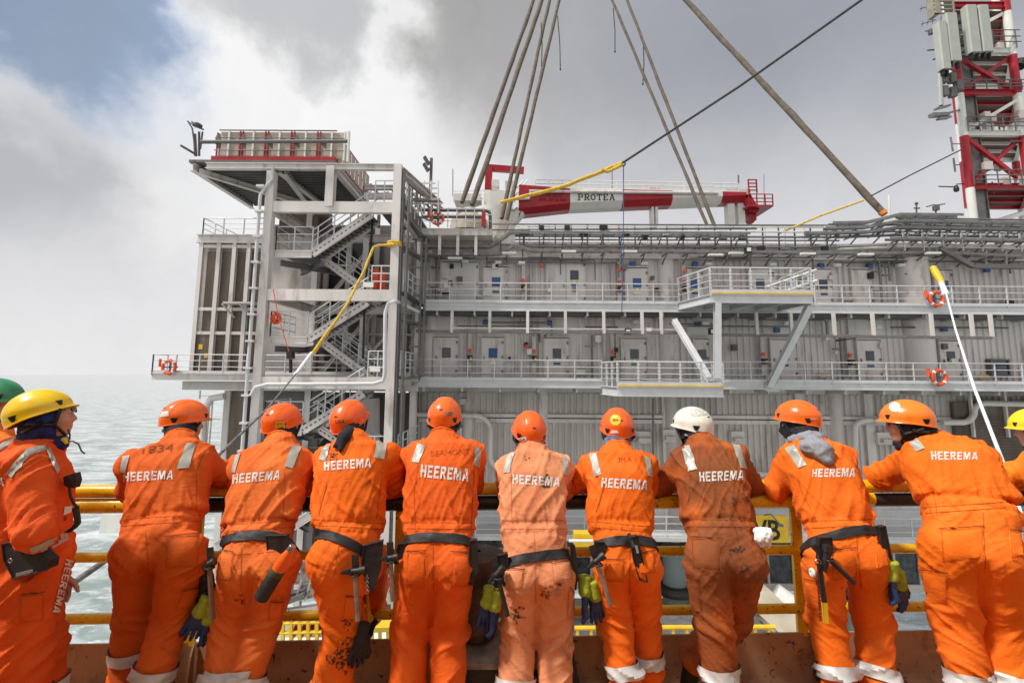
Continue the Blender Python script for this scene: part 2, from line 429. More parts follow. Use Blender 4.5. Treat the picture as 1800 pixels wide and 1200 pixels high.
fl.part('block', MB().box(c.x-0.20, c.x+0.27, c.y-0.165, c.y+0.1, 0.0, 0.30), M_blackchip)
mb = MB(); mb.beam((c.x+0.42, c.y-0.2, 0.0), (c.x+0.335, c.y-0.02, 0.40), 0.03, 0.26, (1, 0.2, 0))
fl.part('side_plate', mb, M_blackchip)
mb = MB(); mb.beam((c.x+0.485, c.y-0.34, 0.0), (c.x+0.36, c.y-0.15, 0.40), 0.014, 0.03, (1, 0.2, 0))
fl.part('steel_edge', mb, M_galv)
fl.done()

# unseen wall added behind the viewer to block the low sky and darken the legs
SHW = Thing('added_shade_wall', 'dark red steel wall added unseen behind the viewer to shade the low sky', 'added_shade_wall')
SHW.part('wall', MB().box(-9, 9, -2.1, -1.9, 0.002, 3.3), mat('shade_wall_paint', (0.16, 0.10, 0.08), .6))
SHW.part('door', MB().box(-.5, .5, -1.898, -1.86, .25, 2.2), M_grey3)
SHW.part('gutter', MB().box(-9, 9, -1.898, -1.78, 3.2, 3.3), M_grey3)
SHW.done()
# ================================================================ the offshore platform module
YW, YD, YE = 25.6, 25.35, 24.15      # wall plane, door face, walkway edge
def MX(px, Y): return Mi(px, 657, Y).x
def MZ(px, py, Y): return Mi(px, py, Y).z
zc = lambda py, Y=YE: Mi(900, py, Y).z
UW_T, UW_B = zc(531), zc(547)        # upper walkway deck fascia top / bottom
LW_T, LW_B = zc(667), zc(681)
ROOF = zc(424, YW-0.5)
WX0, WX1 = MX(727, YW), 36.0
def corr(mb, x0, x1, z0, z1, y, pitch=0.33, depth=0.075):
    """box corrugated sheet facing the viewer"""
    n = max(1, round((x1-x0)/pitch)); p = (x1-x0)/n; pts = []
    for i in range(n):
        a = x0 + i*p
        pts += [(a, y), (a+p*0.42, y), (a+p*0.52, y+depth), (a+p*0.90, y+depth)]
    pts.append((x1, y))
    o = len(mb.v)
    for x, yy in pts: mb.v += [(x, yy, z0), (x, yy, z1)]
    for i in range(len(pts)-1): mb.f.append((o+2*i, o+2*i+2, o+2*i+3, o+2*i+1))
    return mb
def wallface(px0, px1, Y): return MX(px0, Y), MX(px1, Y)

P = Thing('offshore_platform', 'huge pale grey offshore module with two decks of doors hanging from lifting slings', 'platform', tilt=True)
# levels: upper (between upper walkway and roof), lower, base
UC = zc(455, YW); LC = zc(585, YW)
up_doors = [(771, 838, 'plate'), (848, 891, 'door'), (961, 1031, 'double'), (1103, 1143, 'door'), (1211, 1243, 'door'), (1325, 1364, 'door'), (1442, 1474, 'door'), (1511, 1547, 'blank'), (1659, 1692, 'door')]
lo_doors = [(762, 804, 'door'), (846, 885, 'door'), (957, 1000, 'door'), (1094, 1137, 'door'), (1222, 1248, 'door'), (1358, 1403, 'door'), (1511, 1552, 'door'), (1657, 1692, 'door')]
cols_up = [(1164, 1196), (1597, 1655)]; cols_lo = [(735, 764), (1163, 1200), (1603, 1655)]
for doors, cyl, z0, z1, base in ((up_doors, cols_up, UW_T-0.02, ROOF-0.02, 'u'), (lo_doors, cols_lo, LW_T-0.02, UW_B-0.1, 'l')):
    mb = MB(); x = WX0
    flat = MB()
    ztop = (UC if base == 'u' else z1)
    for a, b, k in sorted(doors):
        xa, xb = wallface(a, b, YD); m_ = 0.28
        if xa - m_ > x: corr(mb, x, xa-m_, z0, ztop, YW)
        flat.box(max(xa-m_, x), xb+m_, YW-0.06, YW+0.2, z0, ztop); x = xb + m_
    corr(mb, x, WX1, z0, ztop, YW)
    mb.box(WX0, WX1, YW+0.1, YW+0.4, z0-0.01, z1)
    P.part('wall', mb, M_grey); P.part('door_panel', flat, M_grey)
    if base == 'u':
        P.part('parapet', MB().box(WX0, WX1, YW-0.32, YW+0.5, UC, ROOF-0.12).box(WX0, WX1, YW-0.42, YW+0.6, ROOF-0.12, ROOF), M_grey2)
        P.part('lintel', MB().box(WX0, WX1, YW-0.40, YW-0.322, UC-0.02, UC+0.08), M_grey)
    for a, b in cyl:
        xa, xb = wallface(a, b, YW-0.3)
        P.part('round_column', MB().lathe([((xb-xa)/2, z0), ((xb-xa)/2, ztop if base == 'l' else UC), ((xb-xa)/2+0.08, UC if base=='u' else ztop), ((xb-xa)/2+0.08, (UC if base=='u' else ztop)+0.1)], ((xa+xb)/2, YW+0.15, 0), 32), M_grey, smooth=True)
# doors
def door(th, xa, xb, z0, z1, kind, notices=True, red=False, seed=0):
    rnd = random.Random(seed)
    y = YD
    d = MB().box(xa, xb, y+0.02, y+0.12, z0+0.05, z1)
    i = th.part('door', d, M_grey if kind != 'plate' else M_grey)
    fr = MB(); w = 0.05
    fr.box(xa-w, xa-0.003, y-0.01, y+0.14, z0, z1+w).box(xb+0.003, xb+w, y-0.01, y+0.14, z0, z1+w).box(xa-w-0.03, xb+w+0.03, y-0.05, y+0.14, z1+w+0.002, z1+w+0.07)
    th.part('frame', fr, M_grey2, parent=i)
    if kind == 'double': th.part('seam', MB().box((xa+xb)/2-0.012, (xa+xb)/2+0.012, y+0.012, y+0.019, z0+0.05, z1), M_grey3, parent=i)
    if kind in ('door', 'double'):
        cx = (xa+xb)/2 + (0.45 if kind == 'double' else 0.02); wz = z1 - 1.02
        th.part('window', MB().box(cx-0.20, cx+0.20, y+0.004, y+0.019, wz, wz+0.46), M_blue if rnd.random() < 0.45 else M_glass, parent=i)
        th.part('window_frame', MB().box(cx-0.23, cx+0.23, y+0.0185, y+0.022, wz-0.03, wz+0.49), M_grey3, parent=i)
        if notices:
            for q in range(3):
                th.part('notice', MB().box(cx-0.18+q*0.13, cx-0.075+q*0.13, y+0.008, y+0.018, wz-0.19, wz-0.06), (M_yel, M_white, M_yel)[q], parent=i)
            th.part('notice', MB().box(cx-0.18, cx+0.18, y+0.008, y+0.018, wz-0.36, wz-0.24), (M_blue, mat('green_notice', (0.03, 0.3, 0.12), 0.5), M_white)[rnd.randrange(3)], parent=i)
        hx = xa + 0.14 if kind == 'door' else (xa+xb)/2 - 0.12
        th.part('handle', MB().box(hx-0.02, hx+0.02, y-0.05, y+0.018, z0+1.0, z0+1.2), M_galv, parent=i)
    hg = MB()
    for q in (0.35, 1.1, z1-z0-0.3): hg.box(xb-0.10, xb-0.02, y-0.03, y+0.018, z0+q, z0+q+0.13)
    th.part('hinge', hg, M_galv, parent=i)
DT, DT2 = zc(470, YD), zc(594, YD)
for n, (a, b, k) in enumerate(up_doors):
    xa, xb = wallface(a, b, YD); door(P, xa, xb, UW_T, zc(457, YD) if k in ('double',) else (zc(462, YD) if k == 'plate' else DT), k, seed=n)
for n, (a, b, k) in enumerate(lo_doors):
    xa, xb = wallface(a, b, YD); door(P, xa, xb, LW_T, DT2, k, seed=n+20)
# real window at far right of lower deck
xa, xb = wallface(1747, 1775, YD); z0, z1 = zc(652, YD), zc(627, YD)
i = P.part('window', MB().box(xa, xb, YD+0.05, YD+0.07, z0, z1), M_glass)
P.part('frame', MB().box(xa-.08, xa, YD, YD+.3, z0-.08, z1+.08).box(xb, xb+.08, YD, YD+.3, z0-.08, z1+.08).box(xa, xb, YD, YD+.3, z1, z1+.08).box(xa, xb, YD, YD+.3, z0-.08, z0), M_grey3, parent=i)
# ventilation grilles
for (a, b, t_, u_) in ((772, 789, 513, 524), (1776, 1796, 520, 534)):
    xa, xb = wallface(a, b, YD); z1, z0 = zc(t_, YD), zc(u_, YD)
    i = P.part('vent', MB().box(xa, xb, YD-.08, YD+.1, z0, z1), M_grey2)
    P.part('grille', MB().box(xa+.06, xb-.06, YD-.095, YD-.081, z0+.06, z1-.06), M_dark, parent=i)
# blue signs, lamps, white boxes, call points on walls
for px, py in ((1112, 464), (1222, 464), (1444, 467), (1529, 468), (1735, 474), (853, 566), (966, 567), (1366, 580), (1226, 570), (1660, 578)):
    p = Mi(px, py, YD); P.part('blue_sign', MB().box(p.x-.13, p.x+.13, YD-0.06, YD+0.1, p.z-.13, p.z+.13), M_blue)
for px, py in ((917, 463), (1131, 464), (1243, 465), (1355, 466), (1468, 467), (1580, 467), (1706, 471), (818, 460), (876, 462), (1117, 566), (1238, 568), (1381, 568), (1540, 575), (1768, 468)):
    p = Mi(px, py, YD); P.part('bulkhead_lamp', MB().box(p.x-.19, p.x+.19, YD-0.22, YD+0.02, p.z-.09, p.z+.07).box(p.x-.15, p.x+.15, YD-0.28, YD-0.22, p.z-.05, p.z+.04), M_white)
for px, py in ((920, 493), (1089, 495), (1203, 495), (826, 616), (939, 617), (1077, 618), (1342, 622), (1494, 624)):
    p = Mi(px, py, YD-.1)
    i = P.part('service_riser', MB().box(p.x-.10, p.x+.10, YD-.06, YD+.12, p.z-1.1, p.z+1.1), M_grey2)
    P.part('alarm_call_point', MB().box(p.x-.08, p.x+.08, YD-.15, YD-.061, p.z-.10, p.z+.08), M_buoy, parent=i)
    P.part('junction_box', MB().box(p.x-.12, p.x+.14, YD-.25, YD-.061, p.z-.52, p.z-.24), M_black, parent=i)
    P.part('button', MB().box(p.x+.02, p.x+.12, YD-.262, YD-.251, p.z-.46, p.z-.34), M_yel, parent=i)
for px, py in ((952, 467), (1088, 474), (1203, 477), (926, 609)):
    p = Mi(px, py, YD-.15); P.part('beacon', MB().lathe([(0.0, -.1), (.09, -.1), (.10, .03), (.06, .1), (0.0, .11)], (p.x, YD-.25, p.z), 12), M_buoy, smooth=True)
for px, py, c_ in ((857, 516, 0), (1170, 520, 0), (1490, 524, 1), (1722, 528, 1), (855, 652, 0), (1021, 654, 0), (1448, 659, 1), (1730, 663, 2)):
    p = Mi(px, py, YD); P.part('notice_board', MB().box(p.x-.24, p.x+.24, YD-.02, YD+.018, p.z-.13, p.z+.13), (M_white, mat('pinkish_sign', (0.55, 0.42, 0.36), .6), mat('ochre_sign', (0.55, 0.36, 0.16), .6))[c_])
# pipes on the walls
rnd = random.Random(3)
for px, za, zb in ((764, 452, 531), (1560, 455, 531), (1618, 460, 531), (1041, 588, 667), (1480, 590, 668), (1577, 455, 490)):
    p = MX(px, YD-.15); mb = MB().tube([(p, YD-.2, zc(zb, YD)), (p, YD-.2, zc(za, YD))], .06, 10)
    for q in (0.25, 0.7):
        z = zc(za, YD)*(1-q) + zc(zb, YD)*q; mb.box(p-.35, p+.12, YD-.22, YD-.02, z-.03, z+.03)
    P.part('wall_pipe', mb, M_galv, smooth=False)
# walkways: deck, fascia, brackets
for zt, zb, nm in ((UW_T, UW_B, 0), (LW_T, LW_B, 1)):
    x0 = MX(742 if nm == 0 else 722, YE)
    P.part('walkway_deck', MB().box(x0, WX1, YE+.02, YW-.1, zb+.14, zt-.05), M_grey3)
    P.part('walkway_edge', MB().box(x0, WX1, YE-.03, YE+.018, zb, zt).box(x0, WX1, YE-.09, YE-.032, zt-.05, zt).box(x0, WX1, YE-.10, YE-.032, zb, zb+.05).box(x0, WX1, YE-.05, YE-.031, (zt+zb)/2-.02, (zt+zb)/2+.02), M_rail)
    mb = MB(); x = x0 + .6
    while x < WX1: mb.box(x, x+.09, YE+.05, YW-.02, zb-.22, zb+.138); x += 1.9
    P.part('walkway_bracket', mb, M_grey2)
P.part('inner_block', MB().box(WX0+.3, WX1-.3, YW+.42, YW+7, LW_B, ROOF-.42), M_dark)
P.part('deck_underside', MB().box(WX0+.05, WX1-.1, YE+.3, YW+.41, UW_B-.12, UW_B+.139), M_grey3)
P.part('roof_deck', MB().box(WX0-1, WX1, YW+.5, YW+9, ROOF-.4, ROOF-.15), M_grey3)
# ceiling shade under the roof overhang and set-back base wall
YB = 26.9
bz0 = zc(948, YB)
mb = MB(); xa = MX(727, YB)
fr = MB(); z1b = LW_B - .05
rows = [(bz0, zc(872, YB)), (zc(868, YB), zc(742, YB)), (zc(726, YB), zc(690, YB))]
colspx = [727, 955, 1168, 1400, 1520, 1800, 2100]
for (za, zb) in rows[1:]:
    for a, b in zip(colspx[:-1], colspx[1:]): corr(mb, MX(a+6, YB), MX(b-6, YB), za, zb, YB)
P.part('base_wall', mb, M_grey2)
for a in colspx: fr.box(MX(a, YB)-.22, MX(a, YB)+.22, YB-.12, YB+.2, bz0, z1b)
fr.box(MX(727, YB), WX1, YB-.10, YB+.2, zc(742, YB), zc(727, YB)).box(MX(727, YB), WX1, YB-.06, YB+.2, zc(876, YB), zc(868, YB)).box(MX(727, YB), WX1, YB+.09, YB+.5, bz0, z1b)
fr.box(MX(727, YB), WX1, YB-.1, YB+.2, zc(735, YB)+.0, zc(735, YB)+.06)
P.part('base_frame', fr, M_grey)
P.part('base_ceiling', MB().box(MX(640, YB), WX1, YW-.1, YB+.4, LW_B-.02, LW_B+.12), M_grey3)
P.part('lower_sill', MB().box(MX(727, YB), WX1, YB-.08, YB+.09, zc(948, YB), zc(890, YB)), M_rail)
for px in (825, 1180, 1470): 
    x = MX(px, YB-.3); P.part('round_column', MB().lathe([(.42, bz0), (.42, z1b)], (x, YB+.12, 0), 28), M_grey2, smooth=True)
# ducts on the base wall
def duct(pts, w, m_=M_grey, nm='duct'):
    q = [Vector(pts[0])]
    for a, b, c_ in zip(pts[:-2], pts[1:-1], pts[2:]):
        a, b, c_ = Vector(a), Vector(b), Vector(c_); e = min(w*.7, (b-a).length*.4, (c_-b).length*.4)
        q += [b+(a-b).normalized()*e, b+(a-b).normalized()*e*.3+(c_-b).normalized()*e*.3, b+(c_-b).normalized()*e]
    q.append(Vector(pts[-1]))
    P.part(nm, MB().tube(q, w*.5, 12), m_, smooth=True)
BP = lambda px, py, Y=YB-.5: Mi(px, py, Y)
duct([BP(730, 728), BP(845, 730), BP(862, 745), BP(862, 812), BP(880, 825), BP(1010, 826)], .28)
duct([BP(1503, 860), BP(1503, 745), BP(1518, 738), BP(1640, 740)], .30)
duct([BP(1655, 742), BP(1700, 742), BP(1712, 730), BP(1712, 716), BP(1725, 708), BP(1900, 712)], .32)
duct([BP(1240, 832), BP(1360, 834)], .3); duct([BP(1148, 700), BP(1148, 800)], .12, M_galv, 'wall_pipe'); duct([BP(1165, 832), BP(1168, 838)], .3)
for px, py, w in ((790, 762, 44), (1130, 768, 26), (1295, 768, 22), (815, 700, 12), (1175, 765, 20), (1560, 770, 40)):
    p = BP(px, py, YB-.2); hw = w/850*YB/2
    i = P.part('wall_box', MB().box(p.x-hw, p.x+hw, YB-.35, YB-.01, p.z-.32, p.z+.32), M_grey)
    P.part('vent_cowl', MB().prism([(p.x-hw*.8, YB-.35, p.z-.2), (p.x+hw*.8, YB-.35, p.z-.2), (p.x+hw*.8, YB-.62, p.z-.2), (p.x-hw*.8, YB-.62, p.z-.2)], (0,0,0), (0,0,.2)), M_grey2, parent=i)
# dark louvred end at right of base
xa = MX(1668, YB-.2); mb = MB(); z = zc(870, YB)
mb.box(xa, WX1, YB-.3, YB-.14, zc(880, YB), zc(700, YB)-.0)
lv = MB()
while z < zc(725, YB): lv.beam((xa, YB-.34, z), (WX1, YB-.34, z), .07, .02, (0, .7, .7)); z += .16
P.part('louvre_panel', mb, M_mesh); P.part('louvre_slats', lv, M_mesh)
for px in (1700, 1760): P.part('hanger', MB().box(MX(px, YB-.5), MX(px, YB-.5)+.1, YB-.55, YB-.4, zc(760, YB), LW_B), M_grey)
# undercroft windows, band and dark recess
ub = zc(1026, YB); ut = zc(952, YB)
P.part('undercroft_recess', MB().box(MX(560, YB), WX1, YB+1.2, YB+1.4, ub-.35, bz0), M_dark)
mb = MB(); x = MX(735, YB)
while x < WX1: mb.box(x, x+.12, YB+.3, YB+.5, ub, ut); x += 1.35
mb.box(MX(735, YB), WX1, YB+.28, YB+.52, ub-.35, ub).box(MX(735, YB), WX1, YB+.28, YB+.52, ut, ut+.25)
P.part('undercroft_mullion', mb, M_grey2)
P.part('undercroft_glass', MB().box(MX(735, YB), WX1, YB+.4, YB+.43, ub, ut), mat('undercroft_window', (0.05, 0.055, 0.065), .15, var=.6, scale=3))
for px in (1182, 852, 1480, 1900):
    x = MX(px, YB-1); k = 20/850*YB
    i = P.part('pile', MB().lathe([(k, -14), (k, zc(952, YB))], (x, YB-.4, 0), 32), M_pile, smooth=True)
    P.part('pile_collar', MB().torus((x, YB-.4, zc(1040, YB-1)), k+.1, .28, 32, 8, 'z'), M_black, parent=i, smooth=True)
rc = random.Random(77)
for (ya, yb, za, zb) in ((450, 462, 0, 0), (556, 578, 0, 0)):
    for k in range(9):
        px = 745+rc.random()*950; L = 40+rc.random()*190; py = ya+rc.random()*(yb-ya); Yc = YD-.12-rc.random()*.1 if not za else YB-.2
        a = Mi(px, py, Yc); b = Mi(px+L, py+L*.006, Yc); mb = MB().tube([a, b] + ([b+Vector((.08, 0, -.1)), b+Vector((.08, 0, -.5-rc.random()*.6))] if rc.random() < .6 else []), .028+rc.random()*.03, 6); P.part('conduit', mb, M_galv if rc.random() < .6 else M_grey3)
for k in range(34):
    px = 745+rc.random()*1040; lo_ = rc.random() < .5; py = (460+rc.random()*50) if not lo_ else (590+rc.random()*50); p = Mi(px, py, YD-.05); s_ = .06+rc.random()*.09
    P.part('service_box', MB().box(p.x-s_, p.x+s_, YD-.14, YD+.1, p.z-s_*1.4, p.z+s_), rc.choice([M_grey3, M_galv, M_white, M_grey2, M_black]))
P.done()

# ---------------------------------------------------------------- railings of the platform (things of their own)
def railing(name, label, x0, x1, y, zt, h=1.0, step=1.35, ends=(0, 0), depth=None, group=None, bars=3, toe=True, r=.026, pts=None):
    th = Thing(name, label, 'railing', group, tilt=True)
    path = pts or [Vector((x0, y, zt)), Vector((x1, y, zt))]
    top = MB(); mid = MB(); po = MB(); tb = MB()
    for a, b in zip(path[:-1], path[1:]):
        a = Vector(a); b = Vector(b); L = (b-a).length; n = max(1, round(L/step))
        top.tube([a+Vector((0,0,h)), b+Vector((0,0,h))], r*1.15, 6)
        for q in range(1, bars): mid.tube([a+Vector((0,0,h*q/bars)), b+Vector((0,0,h*q/bars))], r*.75, 6)
        for k in range(n+1):
            p = a.lerp(b, k/n); po.beam(p - Vector((0,0,.12)), p+Vector((0,0,h)), .045, .05)
        if toe: tb.beam(a+Vector((0,0,.05)), b+Vector((0,0,.05)), .012, .1)
    th.part('top_rail', top, M_rail); th.part('mid_rail', mid, M_rail); th.part('stanchion', po, M_rail)
    if toe: th.part('toe_board', tb, M_rail)
    return th.done()
GR = 'walkway railings of the platform'
hz = zc(498) - UW_T
railing('walkway_railing', 'grey railing of the upper walkway left of the protruding balcony', MX(742, YE), MX(1197, YE), YE-.06, UW_T, hz, group=GR)
railing('walkway_railing', 'grey railing of the upper walkway right of the protruding balcony', MX(1440, YE), WX1, YE-.06, UW_T, hz, group=GR)
railing('walkway_railing', 'grey railing of the lower walkway left of the small balcony', MX(728, YE), MX(1057, YE), YE-.06, LW_T, hz, group=GR)
railing('walkway_railing', 'grey railing of the lower walkway right of the small balcony', MX(1271, YE), WX1, YE-.06, LW_T, hz, group=GR)
railing('walkway_railing', 'grey railing along the base of the platform, low down behind the crew', MX(840, YE+.8), WX1, YE+.8, zc(942, YE+.8), zc(906, YE+.8)-zc(942, YE+.8), group=GR)
railing('roof_railing', 'thin grey railing along the roof edge of the platform', MX(858, YW), MX(1470, YW), YW+.2, ROOF, zc(392, YW)-ROOF, 1.1, bars=2, toe=False)
solo('base_walkway', 'pale walkway slab under the lowest railing of the platform', 'walkway', MB().box(MX(840, YE+.8), WX1, YE+.75, YB, zc(949, YE+.8), zc(942, YE+.8)), M_rail, tilt=True)

# ---------------------------------------------------------------- cable trays and roof pipework
def tray(name, label, path, w=.35, brackets=1.0, drop=.35, up=False, group='cable trays along the roof edge', wallY=None):
    th = Thing(name, label, 'cable tray', group, tilt=True); a_ = MB(); br = MB(); rg = MB()
    for p, q in zip(path[:-1], path[1:]):
        p = Vector(p); q = Vector(q); d = (q-p); L = d.length; d.normalize()
        for s_ in (-w/2, w/2): a_.beam(p+Vector((0, s_, 0)), q+Vector((0, s_, 0)), .03, .13)
        n = max(1, int(L/.6))
        for k in range(n): c_ = p + d*(L*(k+.5)/n); rg.beam(c_+Vector((0,-w/2+.02,-.03)), c_+Vector((0,w/2-.02,-.03)), .035, .03)
        n = max(1, int(L/brackets))
        for k in range(n):
            c_ = p + d*(L*(k+.5)/n); yw = wallY or (p.y+1.0)
            br.beam(c_+Vector((0,-w/2,-.10)), Vector((c_.x, yw, c_.z-.10)), .06, .06)
            br.beam(c_+Vector((0,-w/2+.03,-.12)), Vector((c_.x, yw, c_.z-.12-drop)), .05, .05)
    th.part('side_rail', a_, M_galv); th.part('rung', rg, M_galv); th.part('bracket', br, M_grey3)
    return th.done()
Y1 = 24.6
V = lambda px, py, Y=Y1: Mi(px, py, Y)
tray('cable_tray', 'long cable tray just under the roof edge left of the sling shoe', [V(905, 410), V(1315, 412)], .5, 1.0, .5, wallY=YW-.3)
tray('cable_tray', 'lower cable tray running above the doors of the upper deck', [V(742, 448), V(878, 447), V(903, 432), V(935, 441), V(1150, 442)], .4, 1.05, .4, wallY=YW-.3)
tray('cable_tray', 'lower cable tray above the balcony and right half of the upper deck', [V(1152, 442), V(1560, 446), V(1640, 444), V(1800, 452)], .4, 1.05, .4, wallY=YW-.3)
tray('cable_tray', 'stepped cable tray climbing from the wall to the roof edge beside the lifebuoy', [V(742, 434), V(862, 434), V(898, 409), V(930, 408)], .35, 1.6, .3, wallY=YW-.3)
tray('cable_tray', 'lowest of the trays stacked beside the radio mast', [V(1420, 411, 24.6), V(1525, 408, 24.5), V(1580, 400, 24.3), V(1900, 406, 24.3)], .3, 1.0, .5, wallY=YW-.2)
tray('cable_tray', 'second tray from the top beside the radio mast, bending outward', [V(1450, 402, 24.6), V(1520, 400, 24.5), V(1580, 389, 24.2), V(1900, 394, 24.2)], .3, 1.0, .3, wallY=YW-.2)
tray('cable_tray', 'topmost bent tray beside the foot of the radio mast', [V(1460, 393, 24.6), V(1520, 392, 24.5), V(1578, 378, 24.0), V(1688, 379, 24.0)], .35, 1.1, .3, wallY=YW-.2)
tray('cable_tray', 'tray reaching the right edge below the radio mast', [V(1560, 420, 24.4), V(1900, 425, 24.4)], .35, .9, .6, wallY=YW-.2)
rf = Thing('roof_edge_pipes', 'bundle of thin grey pipes along the roof edge at the right', 'pipework', tilt=True)
for py, r_ in ((385, .05), (397, .06), (409, .05), (415, .08), (430, .05), (436, .07)): rf.part('pipe', MB().tube([V(1470 if py > 390 else 1590, py+2, 24.9), V(1575, py-2, 24.8), V(1900, py+3, 24.8)], r_, 8), M_galv if py % 2 else M_grey, smooth=True)
rf.done()
tray('cable_tray', 'tray between the two decks left of the balcony', [V(732, 582, 23.95), V(1190, 585, 23.95)], .25, 40, .02, wallY=YW-.3, group='cable trays between the decks')
tray('cable_tray', 'tray between the two decks right of the balcony', [V(1262, 588, 23.95), V(1740, 594, 23.95)], .25, 40, .02, wallY=YW-.3, group='cable trays between the decks')
# hangers that carry the lower tray
hang = Thing('hanger_row', 'row of short steel hangers holding the tray between the decks', 'steel hanger', tilt=True)
mb = MB()
for px in (793, 860, 927, 994, 1062, 1130, 1164, 1333, 1394, 1470, 1539, 1643, 1714, 1748):
    x = MX(px, 23.95); mb.box(x-.07, x+.07, 23.80, 23.92, zc(586), UW_B-.002)
mb.box(MX(793, 23.95), MX(1190, 23.95), 23.86, 23.9, zc(579), zc(577)); 
hang.part('hanger', mb, M_grey); hang.done()
rg = Thing('roof_edge_pipes', 'bundle of thin grey pipes and boxes along the middle of the roof edge', 'pipework', tilt=True)
for py, r_ in ((398, .035), (406, .05), (415, .06), (421, .045), (433, .06)): rg.part('pipe', MB().tube([V(905, py, 24.85), V(1475, py+2, 24.85)], r_, 8), M_galv if py % 2 else M_grey, smooth=True)
rr9 = random.Random(4)
for k in range(16): p = V(915+k*35+rr9.random()*14, rr9.choice([400, 410, 417, 436]), 24.7); rg.part('junction_box', MB().box(p.x-.12, p.x+.12+rr9.random()*.2, 24.62, 24.8, p.z-.1, p.z+.1), rr9.choice([M_grey3, M_galv, M_black, M_white]))
for k in range(20): p = V(920+k*28, 396, 24.9); rg.part('bracket', MB().box(p.x-.03, p.x+.03, 24.88, 24.94, zc(436, 24.9), zc(394, 24.9)), M_grey3)
rg.done()
rp_ = Thing('roof_pipe', 'pair of thin pipes running along the roof edge in front of the railing', 'pipe', tilt=True)
rp_.part('pipe', MB().tube([V(860, 404, 24.9), V(1330, 402, 24.9)], .05, 8), M_galv, smooth=True); rp_.part('pipe', MB().tube([V(860, 394, 25.2), V(1480, 396, 25.2)], .04, 8), M_galv, smooth=True); rp_.done()
rnd = random.Random(11)
for k, (px, py) in enumerate(((800, 455), (895, 446), (1000, 443), (1107, 443), (1258, 449), (1294, 446), (1420, 447), (1522, 448), (1640, 446))):
    p = V(px, py, 24.3); hw = .36
    th = Thing('strip_light', 'slim white strip light under the upper tray, number %s from the left' % ['one', 'two', 'three', 'four', 'five', 'six', 'seven', 'eight', 'nine'][k], 'light fitting', 'strip lights under the upper tray', tilt=True)
    th.part('housing', MB().box(p.x-hw, p.x+hw, 24.2, 24.4, p.z-.02, p.z+.08), M_white); th.part('bracket', MB().box(p.x-hw*.6, p.x-hw*.6+.05, 24.25, 24.35, p.z+.08, p.z+.25).box(p.x+hw*.6-.05, p.x+hw*.6, 24.25, 24.35, p.z+.08, p.z+.25), M_galv); th.done()
for k, (px, py) in enumerate(((1103, 583), (1140, 582), (1251, 583), (1314, 440))):
    p = V(px, py, 24.0); mb = MB().box(p.x-.16, p.x+.16, 23.85, 24.05, p.z-.14, p.z+.16)
    th = Thing('floodlight', ['square floodlight under the walkway above the small balcony', 'second square floodlight, right of the one above the small balcony', 'square floodlight beside the balcony prop', 'square floodlight on the tray near the balcony roof line'][k], 'floodlight', 'floodlights on the platform front', tilt=True)
    th.part('housing', mb, M_black if k != 1 else M_grey); th.part('lens', MB().box(p.x-.10, p.x+.10, 23.83, 23.849, p.z-.09, p.z+.10), M_white); th.part('bracket', MB().box(p.x-.03, p.x+.03, 23.9, 24.0, p.z+.16, p.z+.4), M_galv); th.done()

# ---------------------------------------------------------------- raised tray house above right part
th = Thing('roof_frame', 'bolted grey frame and ducts standing on the roof beside the radio mast', 'steel frame', tilt=True)
mb = MB(); 
for px in range(1585, 1800, 34): mb.beam(V(px+14, 408, 24.3), V(px, 430, 25.0), .06, .06); mb.box(V(px, 400, 24.6).x, V(px, 400, 24.6).x+.07, 24.55, 24.62, zc(436, 24.6), zc(404, 24.6))
mb.ibeam(V(1575, 431, 24.6), V(1900, 437, 24.6), .15, .2)
for px in (1700, 1733, 1768): mb.beam(V(px, 440, 24.8), V(px+1, 470, 24.8), .08, .08)
th.part('frame', mb, M_grey2); th.part('duct', MB().beam(V(1652, 436, 24.4), V(1710, 468, 24.4), .22).beam(V(1710, 468, 24.4), V(1900, 470, 24.4), .22), M_grey3)
th.done()

